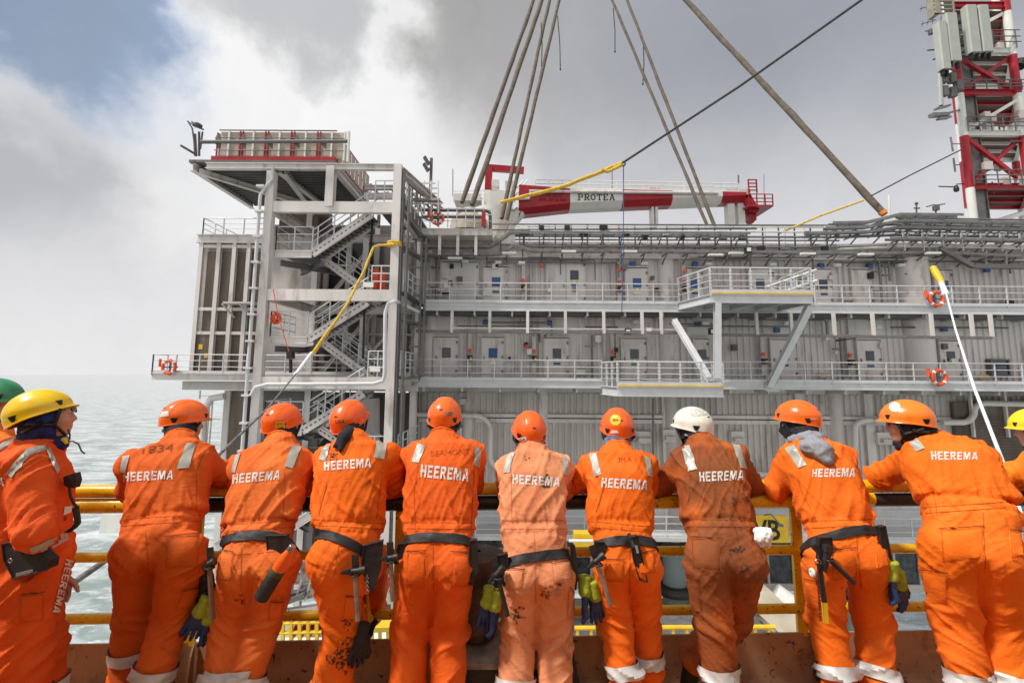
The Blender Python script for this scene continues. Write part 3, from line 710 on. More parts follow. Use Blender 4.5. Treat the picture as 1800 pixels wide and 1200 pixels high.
# ---------------------------------------------------------------- balconies
def balcony(name, label, pxl, pxr, pyt, pyb, Yf, inner, prop, railtop, big=False):
    th = Thing(name, label, 'balcony', tilt=True)
    x0, x1 = MX(pxl, Yf), MX(pxr, Yf); zt, zb = Mi((pxl+pxr)/2, pyt, Yf).z, Mi((pxl+pxr)/2, pyb, Yf).z
    xi = MX(inner, YE)
    th.part('floor', MB().prism([(x0, Yf+.05, zt-.08), (x1, Yf+.05, zt-.08), (max(x1, xi), YE, zt-.08), (xi, YE, zt-.08)], (0,0,0), (0,0,.05)), M_grey3)
    mb = MB().ibeam((x0, Yf, (zt+zb)/2), (x1, Yf, (zt+zb)/2), .2, zt-zb)
    mb.ibeam((x0, Yf, (zt+zb)/2), (xi, YE, (zt+zb)/2), .2, zt-zb).ibeam((x1, Yf+.1, (zt+zb)/2), (max(x1-.1, xi), YE, (zt+zb)/2), .2, zt-zb)
    for q in (.25, .5, .75): mb.ibeam((x0*(1-q)+x1*q, Yf+.12, zt-.25), (xi*(1-q)+x1*q, YE, zt-.25), .1, .25)
    th.part('beam', mb, M_rail)
    th.part('yellow_edge', MB().box(x0, x1, Yf-.13, Yf-.10, zt+.02, zt+.08), M_yel)
    th.part('upstand', MB().box(x0, x1, Yf-.10, Yf-.06, zt, zt+.22), M_rail)
    h = Mi((pxl+pxr)/2, railtop, Yf).z - zt
    def run(a, b, n):
        tp = MB(); ps = MB(); a = Vector(a); b = Vector(b)
        tp.tube([a+Vector((0,0,h)), b+Vector((0,0,h))], .035, 8)
        for q in (.3, .52, .76): tp.tube([a+Vector((0,0,h*q)), b+Vector((0,0,h*q))], .02, 6)
        for k in range(n+1):
            p = a.lerp(b, k/n); ps.beam(p-Vector((0,0,.1)), p+Vector((0,0,h)), .07, .05)
            for q in range(6): ps.box(p.x-.07, p.x+.07, p.y-.035, p.y-.026, p.z+h*(.2+.13*q), p.z+h*(.2+.13*q)+.05)
        th.part('guard_rail', tp, M_rail); th.part('guard_post', ps, M_rail)
    run((x0, Yf, zt), (x1, Yf, zt), 5 if not big else 5)
    run((x0+.02, Yf+.06, zt), (xi, YE, zt), 3)
    run((x1, Yf+.06, zt), (x1, YE, zt), 2)
    for pa, pb, w in prop: 
        mb = MB(); mb.ibeam(pa, pb, w, w, .03, (0, 1, 0)); th.part('prop', mb, M_rail)
    return th.done()
YB1 = 21.6
balcony('large_balcony', 'large railed balcony jutting from the upper walkway on three steel props', 1255, 1437, 518, 533, YB1, 1197,
        [((Vector(Mi(1261, 533, YB1))), Vector(Mi(1261, 665, YB1)), .26), (Vector(Mi(1424, 536, YB1+.3)), Vector(Mi(1352, 678, YE-.1)), .30), (Vector(Mi(1185, 563, YE-.2)), Vector(Mi(1250, 672, YB1+.6)), .26)], 471, True)
balcony('small_balcony', 'smaller railed balcony jutting from the lower walkway under the large one', 1085, 1270, 680, 697, 22.0, 1058, [], 636)
mb = MB().ibeam(Vector(Mi(1352, 680, YE-.1))-Vector((.2,0,0)), Vector(Mi(1352, 680, YE-.1))+Vector((.45,0,0)), .3, .4)
solo('prop_shoe', 'short steel shoe on the lower walkway carrying the slanting balcony prop', 'bracket', mb, M_rail, tilt=True)
th = Thing('access_ladder', 'white inclined access ladder lying across the large balcony railing', 'ladder', tilt=True)
a, b = Mi(1345, 505, 22.4), Mi(1435, 474, 22.4)
mb = MB().tube([a, b], .05, 8).tube([a-Vector((0,0,.5)), b-Vector((0,0,.5))], .05, 8); st = MB()
for k in range(9): p = a.lerp(b, (k+.5)/9); st.tube([p, p-Vector((0,0,.5))], .025, 6)
th.part('stringer', mb, M_white); th.part('rung', st, M_white); th.done()

# ---------------------------------------------------------------- lifebuoys
def buoy(px, py, Y, r, label, tilt=True):
    p = Mi(px, py, Y); th = Thing('lifebuoy', label, 'lifebuoy', 'orange lifebuoys on the platform', tilt=tilt)
    i = th.part('ring', MB().torus(p, r, r*.24, 28, 8), M_buoy, smooth=True)
    w = MB()
    for k in range(4):
        a = math.pi/4 + k*math.pi/2; w.torus((p.x+r*math.cos(a), p.y, p.z+r*math.sin(a)), r*.25, r*.035, 12, 5, 'y')
    mb = MB()
    for k in range(4):
        a = math.pi/4 + k*math.pi/2; c_ = Vector((p.x+r*math.cos(a), p.y, p.z+r*math.sin(a))); d = Vector((-math.sin(a), 0, math.cos(a)))
        mb.tube([c_-d*r*.14, c_+d*r*.14], r*.265, 10)
    th.part('white_band', mb, M_white, parent=i, smooth=True)
    th.part('bracket', MB().box(p.x-.04, p.x+.04, p.y+.05, p.y+.12, p.z-r*1.3, p.z+r*1.3).box(p.x-r*1.2, p.x+r*1.2, p.y+.05, p.y+.12, p.z-.03, p.z+.03), M_galv)
    th.part('light_canister', MB().tube([(p.x-r*1.5, p.y, p.z+r*.1), (p.x-r*1.5, p.y, p.z+r*1.3)], r*.2, 10), M_buoy, smooth=True)
    th.done()
buoy(1646, 525, YE-.25, .34, 'orange lifebuoy on the upper walkway railing at the right')
buoy(1651, 663, YE-.25, .34, 'orange lifebuoy on the lower walkway railing at the right')
buoy(769, 384, 23.5, .29, 'orange lifebuoy beside the lifting slings at roof level')
buoy(297, 645, 23.4, .30, 'orange lifebuoy at the far left end of the lower walkway')

# ---------------------------------------------------------------- roof landing beside the slings
th = Thing('sling_landing', 'grey landing with pipe railings at the foot of the lifting slings', 'landing', tilt=True)
YL = 23.8
x0, x1 = MX(733, YL), MX(862, YL); z0 = zc(402, YL)
th.part('floor', MB().box(x0, x1, YL, YW, z0-.35, z0), M_grey2)
mb = MB()
for px in (764, 797, 830): mb.box(MX(px, YL), MX(px, YL)+.14, YL+.05, YL+.2, zc(448, YL), z0-.352)
th.part('post', mb, M_grey)
mb = MB(); zt = zc(370, YL)
mb.tube([(x0, YL, zt), (x1-.4, YL, zt), (x1-.15, YL, zt-.1), (x1-.1, YL, zt-.4), (x1-.1, YL, z0)], .09, 10)
mb.tube([(x0, YL+.1, zc(381, YL)), (x1-.5, YL+.1, zc(381, YL)), (x1-.4, YL+.1, zc(384, YL)), (x1-.4, YL+.1, z0)], .07, 10)
th.part('pipe', mb, M_grey3, smooth=True)
mb = MB()
for k in range(9): x = x0+(x1-x0)*k/8; mb.box(x-.02, x+.02, YL-.12, YL-.08, z0, zt+.1)
for q in (.35, .7, 1): mb.box(x0, x1, YL-.12, YL-.09, z0+(zt-z0)*q, z0+(zt-z0)*q+.03)
th.part('rail', mb, M_rail)
th.part('fire_box', MB().box(MX(843, YL), MX(850, YL), YL-.3, YL-.13, zc(400, YL), zc(375, YL)), M_red)
th.done()
th = Thing('sling_shoe', 'pale cast lifting point on the roof where four slings meet', 'lifting point', tilt=True)
p = Mi(825, 385, 26); th.part('casting', MB().lathe([(1.1, -.8), (1.0, -.1), (.6, .2), (.3, .6), (.0, .65)], p, 20), M_cream, smooth=True)
p2 = Mi(878, 395, 26.5); th.part('trunnion', MB().beam(p2-Vector((.3,0,1.3)), p2+Vector((.4,0,.2)), .4, .4), M_cream)
th.part('trunnion', MB().beam(p-Vector((.9,.3,.6)), p+Vector((-.3,-.3,.5)), .25, .25), M_cream)
th.done()
# ================================================================ stair tower with the top cantilever
YF = 20.0; YB2 = 25.0
def D(px, py, Y=YF): return Mi(px, py, Y)
cl = MX(452, YF); cr = MX(686, YF)
LV = [D(570, py).z for py in (292, 363, 518, 673, 828, 985)]    # roof, L3, L2, L1, L0, L-1 (beam centres)
TW = Thing('stair_tower', 'tall open grey steel stair tower with zigzag flights at the left end of the platform', 'stair tower', tilt=True)
def column(x, y, z0, z1, w=.30):
    TW.part('column', MB().ibeam((x, y, z0), (x, y, z1), w, w+.02, .035, (0, 1, 0)), M_grey)
zb = -11.5
TW.part('column', MB().box(cl-.17, cl+.17, YF-.02, YF+.30, zb, D(452, 300).z), M_grey)
TW.part('column', MB().box(cr-.17, cr+.17, YF-.02, YF+.30, zb, LV[0]+.12), M_grey)
column(D(580, 325).x, YF+.1, LV[1], LV[0], .34)
for x in (cl+.1, (cl+cr)/2, cr): column(x, YB2, zb, LV[1])
column(MX(728, 24.6), 24.6, zb, D(728, 430, 24.6).z, .3)
for i, z in enumerate(LV):
    if i == 0:
        TW.part('beam', MB().ibeam((MX(330, YF), YF+.1, z), (cr-.172, YF+.1, z), .25, .26), M_grey); continue
    if i == 5: continue
    TW.part('beam', MB().box(cl+.172, cr-.172, YF+.02, YF+.26, z-.24, z+.24), M_grey)
    TW.part('beam', MB().ibeam((cr, YF+.31, z), (cr+.1, YB2-.2, z), .22, .42), M_grey)
    TW.part('beam', MB().ibeam((cl, YF+.31, z), (cl+.1, YB2-.2, z), .22, .42), M_grey2)
    TW.part('beam', MB().ibeam((cl+.2, YB2, z), (cr, YB2, z), .22, .42), M_grey2)
# braces in the back bay
for za, zb_ in zip(LV[1:4], LV[2:5]):
    TW.part('brace', MB().ibeam((cl+.3, YB2+.1, zb_), (cr-2.2, YB2+.1, za), .18, .18), M_grey2)
# knee brackets at the right column
for z in LV[1:5]: TW.part('knee', MB().beam((cr+.02, YF+.35, z-.9), (cr+.04, YF+1.2, z-.2), .15), M_grey)
# flights
def flight(x0, z0, x1, z1, y0, y1, back=False, nt=14):
    """string-beams with treads from (x0,z0) low to (x1,z1) high"""
    st = MB(); tr = MB(); ho = MB()
    a = Vector((x0, 0, z0)); b = Vector((x1, 0, z1)); d = (b-a).normalized(); nrm = Vector((-d.z, 0, d.x))
    for y in (y0, y1):
        A = a+Vector((0,y,0)); B = b+Vector((0,y,0)); st.beam(A, B, .05, .30, tuple(nrm))
        st.beam(A+nrm*.15, B+nrm*.15, .11, .03, tuple(nrm)); st.beam(A-nrm*.15, B-nrm*.15, .11, .03, tuple(nrm))
    for k in range(nt):
        p = a.lerp(b, (k+.5)/nt); tr.box(p.x-.15, p.x+.15, y0+.04, y1-.04, p.z-.02, p.z+.02)
        tr.box(p.x-.15, p.x-.13, y0+.04, y1-.04, p.z-.06, p.z+.02)
        for q in (-.06, .10): c_ = a.lerp(b, (k+.5)/nt) + d*q + nrm*.02; ho.beam(Vector((c_.x-.022, y0-.032, c_.z)), Vector((c_.x+.022, y0-.032, c_.z)), .012, .045)
    i = TW.part('flight', st, M_grey); TW.part('tread', tr, M_grey3, parent=i); TW.part('bolt_row', ho, M_dark, parent=i)
    hr = MB()
    for y in (y0, y1):
        for h in (.55, .8, 1.08) if y == y0 else (.8, 1.08):
            hr.tube([a+Vector((0,y,h)), b+Vector((0,y,h))], .028 if h > 1 else .02, 6)
        for k in range(4): p = a.lerp(b, (k+.3)/3.6); hr.beam(p+Vector((0,y,0)), p+Vector((0,y,1.08)), .045)
    TW.part('handrail', hr, M_rail, parent=i)
def landing(x0, x1, y0, y1, z, front=True, side=None):
    mb = MB().box(x0, x1, y0+.03, y1, z-.06, z)
    i = TW.part('landing', mb, M_grey3)
    TW.part('edge_beam', MB().box(x0, x1, y0-.03, y0+.028, z-.30, z+.02).box(x0, x1, y0-.09, y0-.031, z-.02, z+.02).box(x0, x1, y0-.09, y0-.031, z-.30, z-.27), M_grey, parent=i)
    hr = MB(); ys = [y0]
    for h in (.4, .75, 1.08): hr.tube([(x0, y0, z+h), (x1, y0, z+h)], .026, 6)
    for k in range(3): hr.beam((x0+(x1-x0)*k/2, y0, z), (x0+(x1-x0)*k/2, y0, z+1.08), .045)
    if side is not None:
        for h in (.4, .75, 1.08): hr.tube([(side, y0, z+h), (side, y1, z+h)], .022, 6)
        for k in range(3): hr.beam((side, y0+(y1-y0)*k/2, z), (side, y0+(y1-y0)*k/2, z+1.08), .045)
    TW.part('handrail', hr, M_rail, parent=i)
xl = MX(536, YF+.4); xr = MX(640, YF+.4); xll = MX(470, YF+.4)
for i, (top, mid) in enumerate(((375, 441), (530, 592), (690, 752), (850, 912))):
    zt_ = D(640, top, YF+.4).z; zm = D(500, mid, YF+.4).z; zl = LV[min(i+2, 5)] + .05
    flight(xl, zm-.12, xr, zt_-.02, YF+.45, YF+1.45)
    landing(xll, xl, YF+.42, YF+2.7, zm, side=xll)
    if i < 4: flight(xr+.25, zl-.1, xl+.1, zm-.12, YF+1.75, YF+2.75)
    TW.part('underbeam', MB().ibeam((xll+.2, YF+.5, zm-.5), (xl+.5, YF+2.6, zm-.5), .15, .25).ibeam((xll+.2, YF+2.6, zm-.5), (xl+.4, YF+.6, zm-.45), .15, .25), M_grey3)
    landing(xr+.15, cr-.25, YF+.42, YF+4.0, LV[i+1]+.26)
    # platform sides running back on the right of the column
    zz = LV[i+1] + .28; hr = MB()
    for h in (.4, .75, 1.08): hr.tube([(cr+.25, YF+.6, zz+h), (cr+.35, YB2-.6, zz+h)], .026, 6)
    for k in range(5): hr.beam((cr+.27, YF+.6+k*.95, zz), (cr+.27, YF+.6+k*.95, zz+1.08), .045)
    TW.part('handrail', hr, M_rail)
    if i: TW.part('side_walk', MB().box(cr+.12, cr+.5, YF+.5, YB2-.4, zz-.1, zz-.04), M_grey3)
# drain pipe clipped to the left column
x = cl - .33
mb = MB().tube([(x+.45, YF-.1, D(460, 295).z), (x+.47, YF-.12, D(460, 318).z), (x+.2, YF-.15, D(450, 332).z), (x+.03, YF-.15, D(450, 345).z), (x, YF-.15, zb)], .068, 10)
TW.part('drain_pipe', mb, M_rail, smooth=True)
mb = MB()
for k in range(12): z = D(460, 330).z - k*1.1; mb.box(x-.12, x+.2, YF-.27, YF-.03, z-.04, z+.04)
TW.part('pipe_clip', mb, M_grey)
mb = MB().tube([D(454, 690), D(462, 680), D(480, 675), D(660, 675), D(677, 671), D(680, 660), D(680, 552), D(684, 537), D(697, 530)] and [Vector((p.x, YF-.25, p.z)) for p in (D(447, 694), D(455, 680), D(475, 675), D(660, 674), D(676, 669), D(679, 658), D(680, 552), D(685, 535), D(697, 530))] + [Mi(735, 548, 22.5)], .078, 10)
TW.part('bent_pipe', mb, M_rail, smooth=True)
TW.part('cable_riser', MB().box(cr+.20, cr+.26, YF+.1, YF+.4, zb+4, LV[0]).box(cr+.45, cr+.5, YF+.1, YF+.4, zb+4, LV[0]-.8), M_galv)
TW.part('white_board', MB().box(D(645, 648).x, D(664, 648).x, YF+.36, YF+.38, D(650, 653).z, D(650, 643).z), M_white)
TW.part('white_board', MB().box(D(634, 497).x, D(652, 497).x, YF+.36, YF+.38, D(650, 502).z, D(650, 493).z), M_white)
mb = MB().tube([D(560+95, 388, 21), D(652, 430, 21), D(645, 470, 21), D(642, 500, 21), D(638, 630, 21)], .05, 8)
TW.part('hanging_cable', mb, M_black, smooth=True)
TW.part('fire_equipment', MB().lathe([(.0, -.45), (.16, -.45), (.17, .3), (.06, .45), (0, .45)], D(661, 490, 21.3), 14).lathe([(.0, -.45), (.16, -.45), (.17, .3), (.06, .45), (0, .45)], D(672, 493, 21.3), 14), M_buoy, smooth=True)
TW.part('top_gangway', MB().ibeam(D(705, 300, 21), D(775, 362, 24.8), .3, .3).ibeam(D(642, 330, 21), D(695, 330, 21), .2, .2).beam(D(640, 345, 20.8), D(700, 345, 20.8), .1, .3), M_grey2)
TW.done()

# clutter of pipes on the tower top
th = Thing('roof_pipework', 'tangle of grey pipes and guard rails between the stair tower top and the slings', 'pipework', tilt=True)
rnd = random.Random(5); mb = MB()
for k in range(14):
    a = D(640+rnd.random()*90, 325+rnd.random()*55, 21.5+rnd.random()*3); 
    b = a + Vector(((rnd.random()-.2)*3, rnd.random()*1.5, 0)) if rnd.random() < .6 else a + Vector((0, 0, -.4-rnd.random()*1.2))
    mb.tube([a, b], .04+rnd.random()*.05, 7)
for k in range(9): 
    a = D(704+k*7, 310+k*6, 21.5+k*.4); mb.tube([a, a+Vector((0,0,-.9))], .04, 6)
mb.tube([D(704, 312, 21.5), D(765, 362, 24.9)], .05, 7).tube([D(704, 325, 21.5), D(765, 372, 24.9)], .05, 7)
th.part('pipe', mb, M_galv)
mb = MB()
for q in range(5): mb.tube([D(718, 322+q*9, 23), D(765+q*3, 322+q*9, 24)], .04, 6)
for q in range(5): mb.tube([D(722+q*12, 318, 23.3), D(722+q*12, 375, 23.3)], .035, 6)
th.part('guard_rail', mb, M_grey)
th.part('cable_tray', MB().beam(D(698, 335, 21), D(745, 405, 24.8), .5, .08).beam(D(704, 375, 21), D(748, 425, 24.8), .4, .08).beam(D(700, 430, 21), D(748, 460, 24.8), .4, .08).beam(D(702, 560, 21), D(742, 572, 24.8), .4, .1), M_galv)
mb = MB()
for py in (420, 470, 520, 575, 610): mb.box(MX(716, 23), MX(742, 24), 23.1, 23.2, zc(py, 23)-.04, zc(py, 23)+.04)
for px in (722, 733, 741): mb.box(MX(px, 23.3), MX(px, 23.3)+.09, 23.3, 23.42, zc(660, 23.3), zc(420, 23.3))
th.part('ladder_rack', mb, M_galv)
th.done()

# floodlight mast on the roof
th = Thing('floodlight_mast', 'slim roof post with two tilted floodlights left of the slings', 'floodlight', tilt=True)
p = D(757, 330, 24)
th.part('post', MB().box(p.x-.07, p.x+.07, 23.95, 24.05, D(757, 340, 24).z, D(757, 278, 24).z), M_grey3)
for q, (px, py) in enumerate(((750, 283), (749, 295))):
    c_ = D(px, py, 23.8); i = th.part('lamp_head', MB().beam(c_+Vector((-.12,-.05,.2)), c_+Vector((.10,.1,-.15)), .5, .12, (1, 0, 1)), M_grey3)
    th.part('lamp_arm', MB().beam(c_, (p.x, 24, c_.z), .06), M_grey3, parent=i)
th.done()

# ---------------------------------------------------------------- cantilevered laydown platform on top
LP = Thing('laydown_platform', 'cantilevered top platform with cream windwall panels and a red kerb', 'platform deck', tilt=True)
fl_, fr_ = D(331, 287), D(587, 287); z = LV[0]+.14
bl, br_ = Mi(446, 350, YB2), Mi(640, 350, YB2)
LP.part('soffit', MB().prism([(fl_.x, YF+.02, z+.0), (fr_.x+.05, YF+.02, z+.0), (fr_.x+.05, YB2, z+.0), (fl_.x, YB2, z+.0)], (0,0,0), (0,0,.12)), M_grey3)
mb = MB()
for k in range(17): y = YF+.5+k*.28; mb.box(fl_.x+.2, fr_.x, y, y+.08, z-.16, z-.003)
LP.part('joists', mb, M_grey3)
for a, b in (((fl_.x+.15, YF+.1), (fl_.x+.15, YB2)), ((fr_.x, YF+.25), (fr_.x, YB2)), ((cl+.2, YF+.3), (cl+.2+.3, YB2))):
    LP.part('girder', MB().ibeam((a[0], a[1], z-.18), (b[0], b[1], z-.18), .24, .34), M_grey)
LP.part('cross_brace', MB().ibeam((cl+.4, YF+.4, z-.25), (MX(530, YB2), YB2, z-.25), .25, .25).ibeam((fl_.x+.3, YF+.3, z-.3), (cl-.1, YB2-.3, z-.3), .2, .25), M_grey)
LP.part('drop_column', MB().ibeam((MX(532, YB2), YB2-.1, LV[1]), (MX(532, YB2), YB2-.1, z-.3), .3, .3, .03, (0,1,0)), M_grey)
kz = z+.122
kerb = MB().box(MX(337, YF), fr_.x, YF+.08, YF+.2, kz, kz+.20); kerb.box(MX(337, YF), MX(337, YF)+.1, YF+.21, YB2-.1, kz, kz+.22); kerb.box(fr_.x-.1, fr_.x, YF+.21, YB2-.1, kz, kz+.22)
LP.part('red_kerb', kerb, M_red)
pz0, pz1 = D(500, 277).z, D(500, 228).z
xs_ = [MX(p_, YF) for p_ in (366, 412, 461, 510, 559, 583)]
x0p = MX(347, YF)
for a, b in zip([x0p]+xs_[:-1], xs_):
    i = LP.part('windwall_panel', MB().box(a+.05, b-.05, YF+.20, YF+.24, pz0+.05, pz1-.02), M_panel)
    mb = MB()
    for q in (.42, .53): mb.box(a+(b-a)*q, a+(b-a)*q+.05, YF+.15, YF+.195, pz0+.04, pz1)
    if b-a > .8: LP.part('red_post', mb, M_red, parent=i)
for a in xs_: LP.part('white_post', MB().box(a-.035, a+.035, YF+.12, YF+.26, pz0-.05, pz1), M_white)
LP.part('white_post', MB().box(xs_[-1]+.12, xs_[-1]+.20, YF+.12, YF+.26, pz0-.1, pz1+.02), M_white)
rr_ = MB().tube([(x0p, YF+.15, pz1+.04), (fr_.x, YF+.15, pz1+.04)], .03, 6)
for q in (.3, .75): rr_.tube([(MX(340, YF), YF+.13, pz0+(pz1-pz0)*q), (xs_[-1], YF+.13, pz0+(pz1-pz0)*q)], .02, 6)
LP.part('top_rail', rr_, M_grey3)
# side fences running back
for X, nm in ((fr_.x-.03, 0), (MX(340, YF), 1)):
    mb = MB(); pn = MB()
    for k in range(9):
        y = YF+.3+k*.58; mb.box(X-.03, X+.03, y, y+.05, kz, pz1)
    for q in (.15, .55, 1.0): mb.box(X-.025, X+.025, YF+.3, YB2-.1, kz+(pz1-kz)*q-.03, kz+(pz1-kz)*q)
    LP.part('side_fence', mb, M_red)
    for k in range(8): pn.box(X+.035, X+.05, YF+.38+k*.58, YF+.80+k*.58, pz0, pz1-.1)
    LP.part('side_panel', pn, M_panel)
pn = MB(); 
for a, b in zip([x0p]+xs_[:-1], xs_): pn.box(a+.05, b-.05, YB2-.2, YB2-.15, pz0, pz1-.1)
# front drag pipe with wedge brackets
y = YF-.45
LP.part('front_pipe', MB().tube([(MX(318, y), y, D(318, 258).z), (MX(590, y), y, D(590, 257).z)], .08, 10), M_grey3, smooth=True)
for a in xs_[:5]: LP.part('pipe_bracket', MB().prism([(a-.35, y+.05, D(500, 257).z), (a-.02, y+.05, D(500, 257).z), (a-.02, y+.05, D(500, 269).z)], (0,0,0), (0,.06,0)).prism([(a-.25, y+.05, D(500, 255).z), (a-.02, y+.05, D(500, 255).z), (a-.12, y+.05, D(500, 245).z), (a-.2, y+.05, D(500, 246).z)], (0,0,0), (0,.08,0)), M_grey3)
LP.part('left_stub', MB().tube([D(318, 256, 19.6), D(345, 272, 20.5)], .05, 8), M_grey3)
LP.part('underhang_hook', MB().box(MX(351, 21), MX(351, 21)+.1, 21, 21.1, D(350, 308, 21).z, D(350, 296, 21).z).box(MX(384, 22), MX(384, 22)+.1, 22, 22.1, D(350, 326, 22).z, D(350, 314, 22).z), M_black)
LP.done()
th = Thing('windsock_cluster', 'dark bent brackets with a lamp on the left corner of the top platform', 'lamp bracket', tilt=True)
th.part('arm', MB().tube([D(330, 213, 20.4), D(338, 226, 20.4), D(343, 262, 20.4)], .035, 7).tube([D(337, 214, 20.6), D(350, 225, 20.6), D(358, 228, 20.6)], .035, 7).tube([D(331, 215, 20.5), D(352, 224, 20.5)], .03, 7), M_grey3)
th.part('lamp', MB().lathe([(0, -.06), (.2, -.05), (.2, .02), (.1, .09), (0, .1)], D(347, 220, 20.5), 14), M_grey3)
th.part('winch', MB().tube([D(342, 236, 20.6), D(344, 274, 20.6)], .07, 8).tube([D(350, 232, 20.8), D(350, 274, 20.8)], .05, 8).tube([D(356, 232, 20.8), D(352, 262, 20.8)], .04, 8), M_grey3)
th.done()

# ---------------------------------------------------------------- left end of the platform: louvred block
YL2 = 24.6
LB = Thing('louvred_block', 'left end block of the platform clad in brown louvres between pale posts', 'machinery block', tilt=True)
x0, x1 = MX(333, YL2), MX(470, YL2); zt, zbm = zc(415, YL2), zc(672, YL2)
LB.part('core', MB().box(x0+.1, MX(540, YL2), YL2+.25, YL2+8, zbm, zt), M_grey2)
for a, b in zip((345, 371, 398, 425), (363, 390, 417, 445)):
    LB.part('louvre', MB().box(MX(a, YL2), MX(b, YL2), YL2+.12, YL2+.2, zc(545, YL2), zc(445, YL2)), M_mesh)
    LB.part('louvre', MB().box(MX(a, YL2), MX(b, YL2), YL2+.12, YL2+.2, zc(585, YL2), zc(549, YL2)), M_mesh)
for a, b in zip((371, 398), (390, 440)): LB.part('louvre', MB().box(MX(a, YL2), MX(b, YL2), YL2+.12, YL2+.2, zc(660, YL2), zc(592, YL2)), M_mesh)
for px in (334, 366, 394, 420): LB.part('post', MB().ibeam((MX(px+3, YL2), YL2, zbm), (MX(px+3, YL2), YL2, zc(430, YL2)), .2, .2, .03, (0,1,0)), M_grey)
for py in (437, 547, 589): LB.part('crossbar', MB().box(x0, MX(445, YL2), YL2-.06, YL2+.1, zc(py, YL2)-.08, zc(py, YL2)+.08), M_grey)
LB.part('top_beam', MB().ibeam((x0-.15, YL2, zc(424, YL2)), (MX(450, YL2), YL2, zc(424, YL2)), .3, .45), M_grey)
LB.part('side_beam', MB().ibeam((x0, YL2+.2, zc(424, YL2)), (x0, YL2+8, zc(424, YL2)), .3, .45), M_grey)
i = LB.part('door', MB().box(MX(333, YL2)+.1, MX(364, YL2), YL2-.02, YL2+.05, zc(658, YL2), zc(590, YL2)), M_mesh)
LB.part('frame', MB().box(MX(333, YL2)+.02, MX(333, YL2)+.1, YL2-.04, YL2+.06, zc(658, YL2), zc(590, YL2)).box(MX(364, YL2), MX(364, YL2)+.07, YL2-.04, YL2+.06, zc(658, YL2), zc(590, YL2)).box(MX(333, YL2)+.02, MX(364, YL2)+.07, YL2-.05, YL2+.06, zc(590, YL2), zc(588, YL2)), mat('dull_yellow_paint', (0.42, 0.30, 0.07), .5), parent=i)
LB.part('yellow_sign', MB().box(MX(346, YL2), MX(353, YL2), YL2-.04, YL2-.021, zc(618, YL2), zc(609, YL2)), M_yel, parent=i)
LB.part('yellow_sign', MB().box(MX(357, YL2), MX(363, YL2), YL2-.04, YL2-.021, zc(633, YL2), zc(625, YL2)), M_yel, parent=i)
LB.part('lamp_shelf', MB().box(MX(384, YL2-.6), MX(440, YL2-.6), YL2-.7, YL2-.05, zc(540, YL2), zc(537, YL2)).beam((MX(395, YL2), YL2-.65, zc(541, YL2)), (MX(405, YL2), YL2, zc(562, YL2)), .07).beam((MX(425, YL2), YL2-.65, zc(541, YL2)), (MX(438, YL2), YL2, zc(562, YL2)), .07), M_grey2)
LB.part('walkway_deck', MB().box(MX(267, 23.6), MX(735, 23.6), 23.65, YL2+.2, zc(670, 23.6), zc(663, 23.6)), M_grey3)
LB.part('walkway_edge', MB().box(MX(267, 23.6), MX(735, 23.6), 23.6, 23.648, zc(672, 23.6), zc(659, 23.6)).box(MX(267, 23.6), MX(735, 23.6), 23.5, 23.598, zc(661, 23.6), zc(659, 23.6)), M_grey)
LB.part('deck_beam', MB().box(MX(322, 24), MX(735, 24), 24.0, 24.5, zc(689, 24), zc(674, 24)), M_grey2)
LB.part('leg', MB().box(MX(397, YL2), MX(397, YL2)+.3, YL2, YL2+.3, -12, zc(690, YL2)), M_grey)
LB.part('lower_louvre', MB().box(MX(408, YL2), MX(437, YL2), YL2+.1, YL2+.3, -6, zc(690, YL2)), M_mesh)
LB.part('lower_frame', MB().box(MX(437, YL2)+.02, MX(560, YL2), YL2+.3, YL2+.6, -9, zc(690, YL2)), M_grey3)
mb = MB().tube([D(357, 780, 24), D(357, 722, 24), D(372, 700, 24), D(395, 696, 24)], .17, 10)
LB.part('bent_duct', mb, M_grey, smooth=True)
LB.part('small_frame', MB().box(MX(353, 24), MX(353, 24)+.05, 24, 24.05, zc(705, 24), zc(690, 24)).box(MX(353, 24), MX(395, 24), 24, 24.04, zc(700, 24), zc(699, 24)).box(MX(371, 24), MX(371, 24)+.06, 24, 24.04, zc(790, 24), zc(700, 24)).box(MX(376, 24), MX(376, 24)+.06, 24, 24.04, zc(790, 24), zc(700, 24)).box(MX(371, 24), MX(392, 24), 24, 24.04, zc(741, 24), zc(739, 24)), M_grey2)
# corrugated wall and dark bays behind the stairs
mb = corr(MB(), MX(447, 25.9), MX(548, 25.9), zc(670, 25.9), zc(432, 25.9), 25.9, .5, .16); LB.part('corrugated_wall', mb, M_grey)
LB.part('backing', MB().box(MX(447, 25.9), MX(735, 26.2), 26.3, 26.6, zc(672, 26), zc(395, 26)), M_grey3)
mb = corr(MB(), MX(640, 26), MX(735, 26), zc(670, 26), zc(560, 26), 25.9, .5, .16); LB.part('corrugated_wall', mb, M_grey2)
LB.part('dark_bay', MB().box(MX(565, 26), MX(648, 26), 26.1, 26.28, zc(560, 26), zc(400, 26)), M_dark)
LB.part('lower_backing', MB().box(MX(437, 26.2), MX(735, 26.2), 26.3, 26.6, -9, zc(692, 26)), M_grey3)
mb = MB()
for px in (560, 600, 650, 705): mb.box(MX(px, 25.7), MX(px, 25.7)+.25, 25.6, 25.8, -9, zc(400, 25.7))
for py in (470, 515, 590, 640): mb.box(MX(560, 25.7), MX(735, 25.7), 25.5, 25.59, zc(py, 25.7)-.06, zc(py, 25.7)+.06)
LB.part('frame', mb, M_grey2)
mb = MB()
for (a, b) in (((600, 540), (650, 475)), ((615, 660), (680, 590)), ((680, 660), (640, 590))): mb.beam(D(a[0], a[1], 25.4), D(b[0], b[1], 25.4), .14)
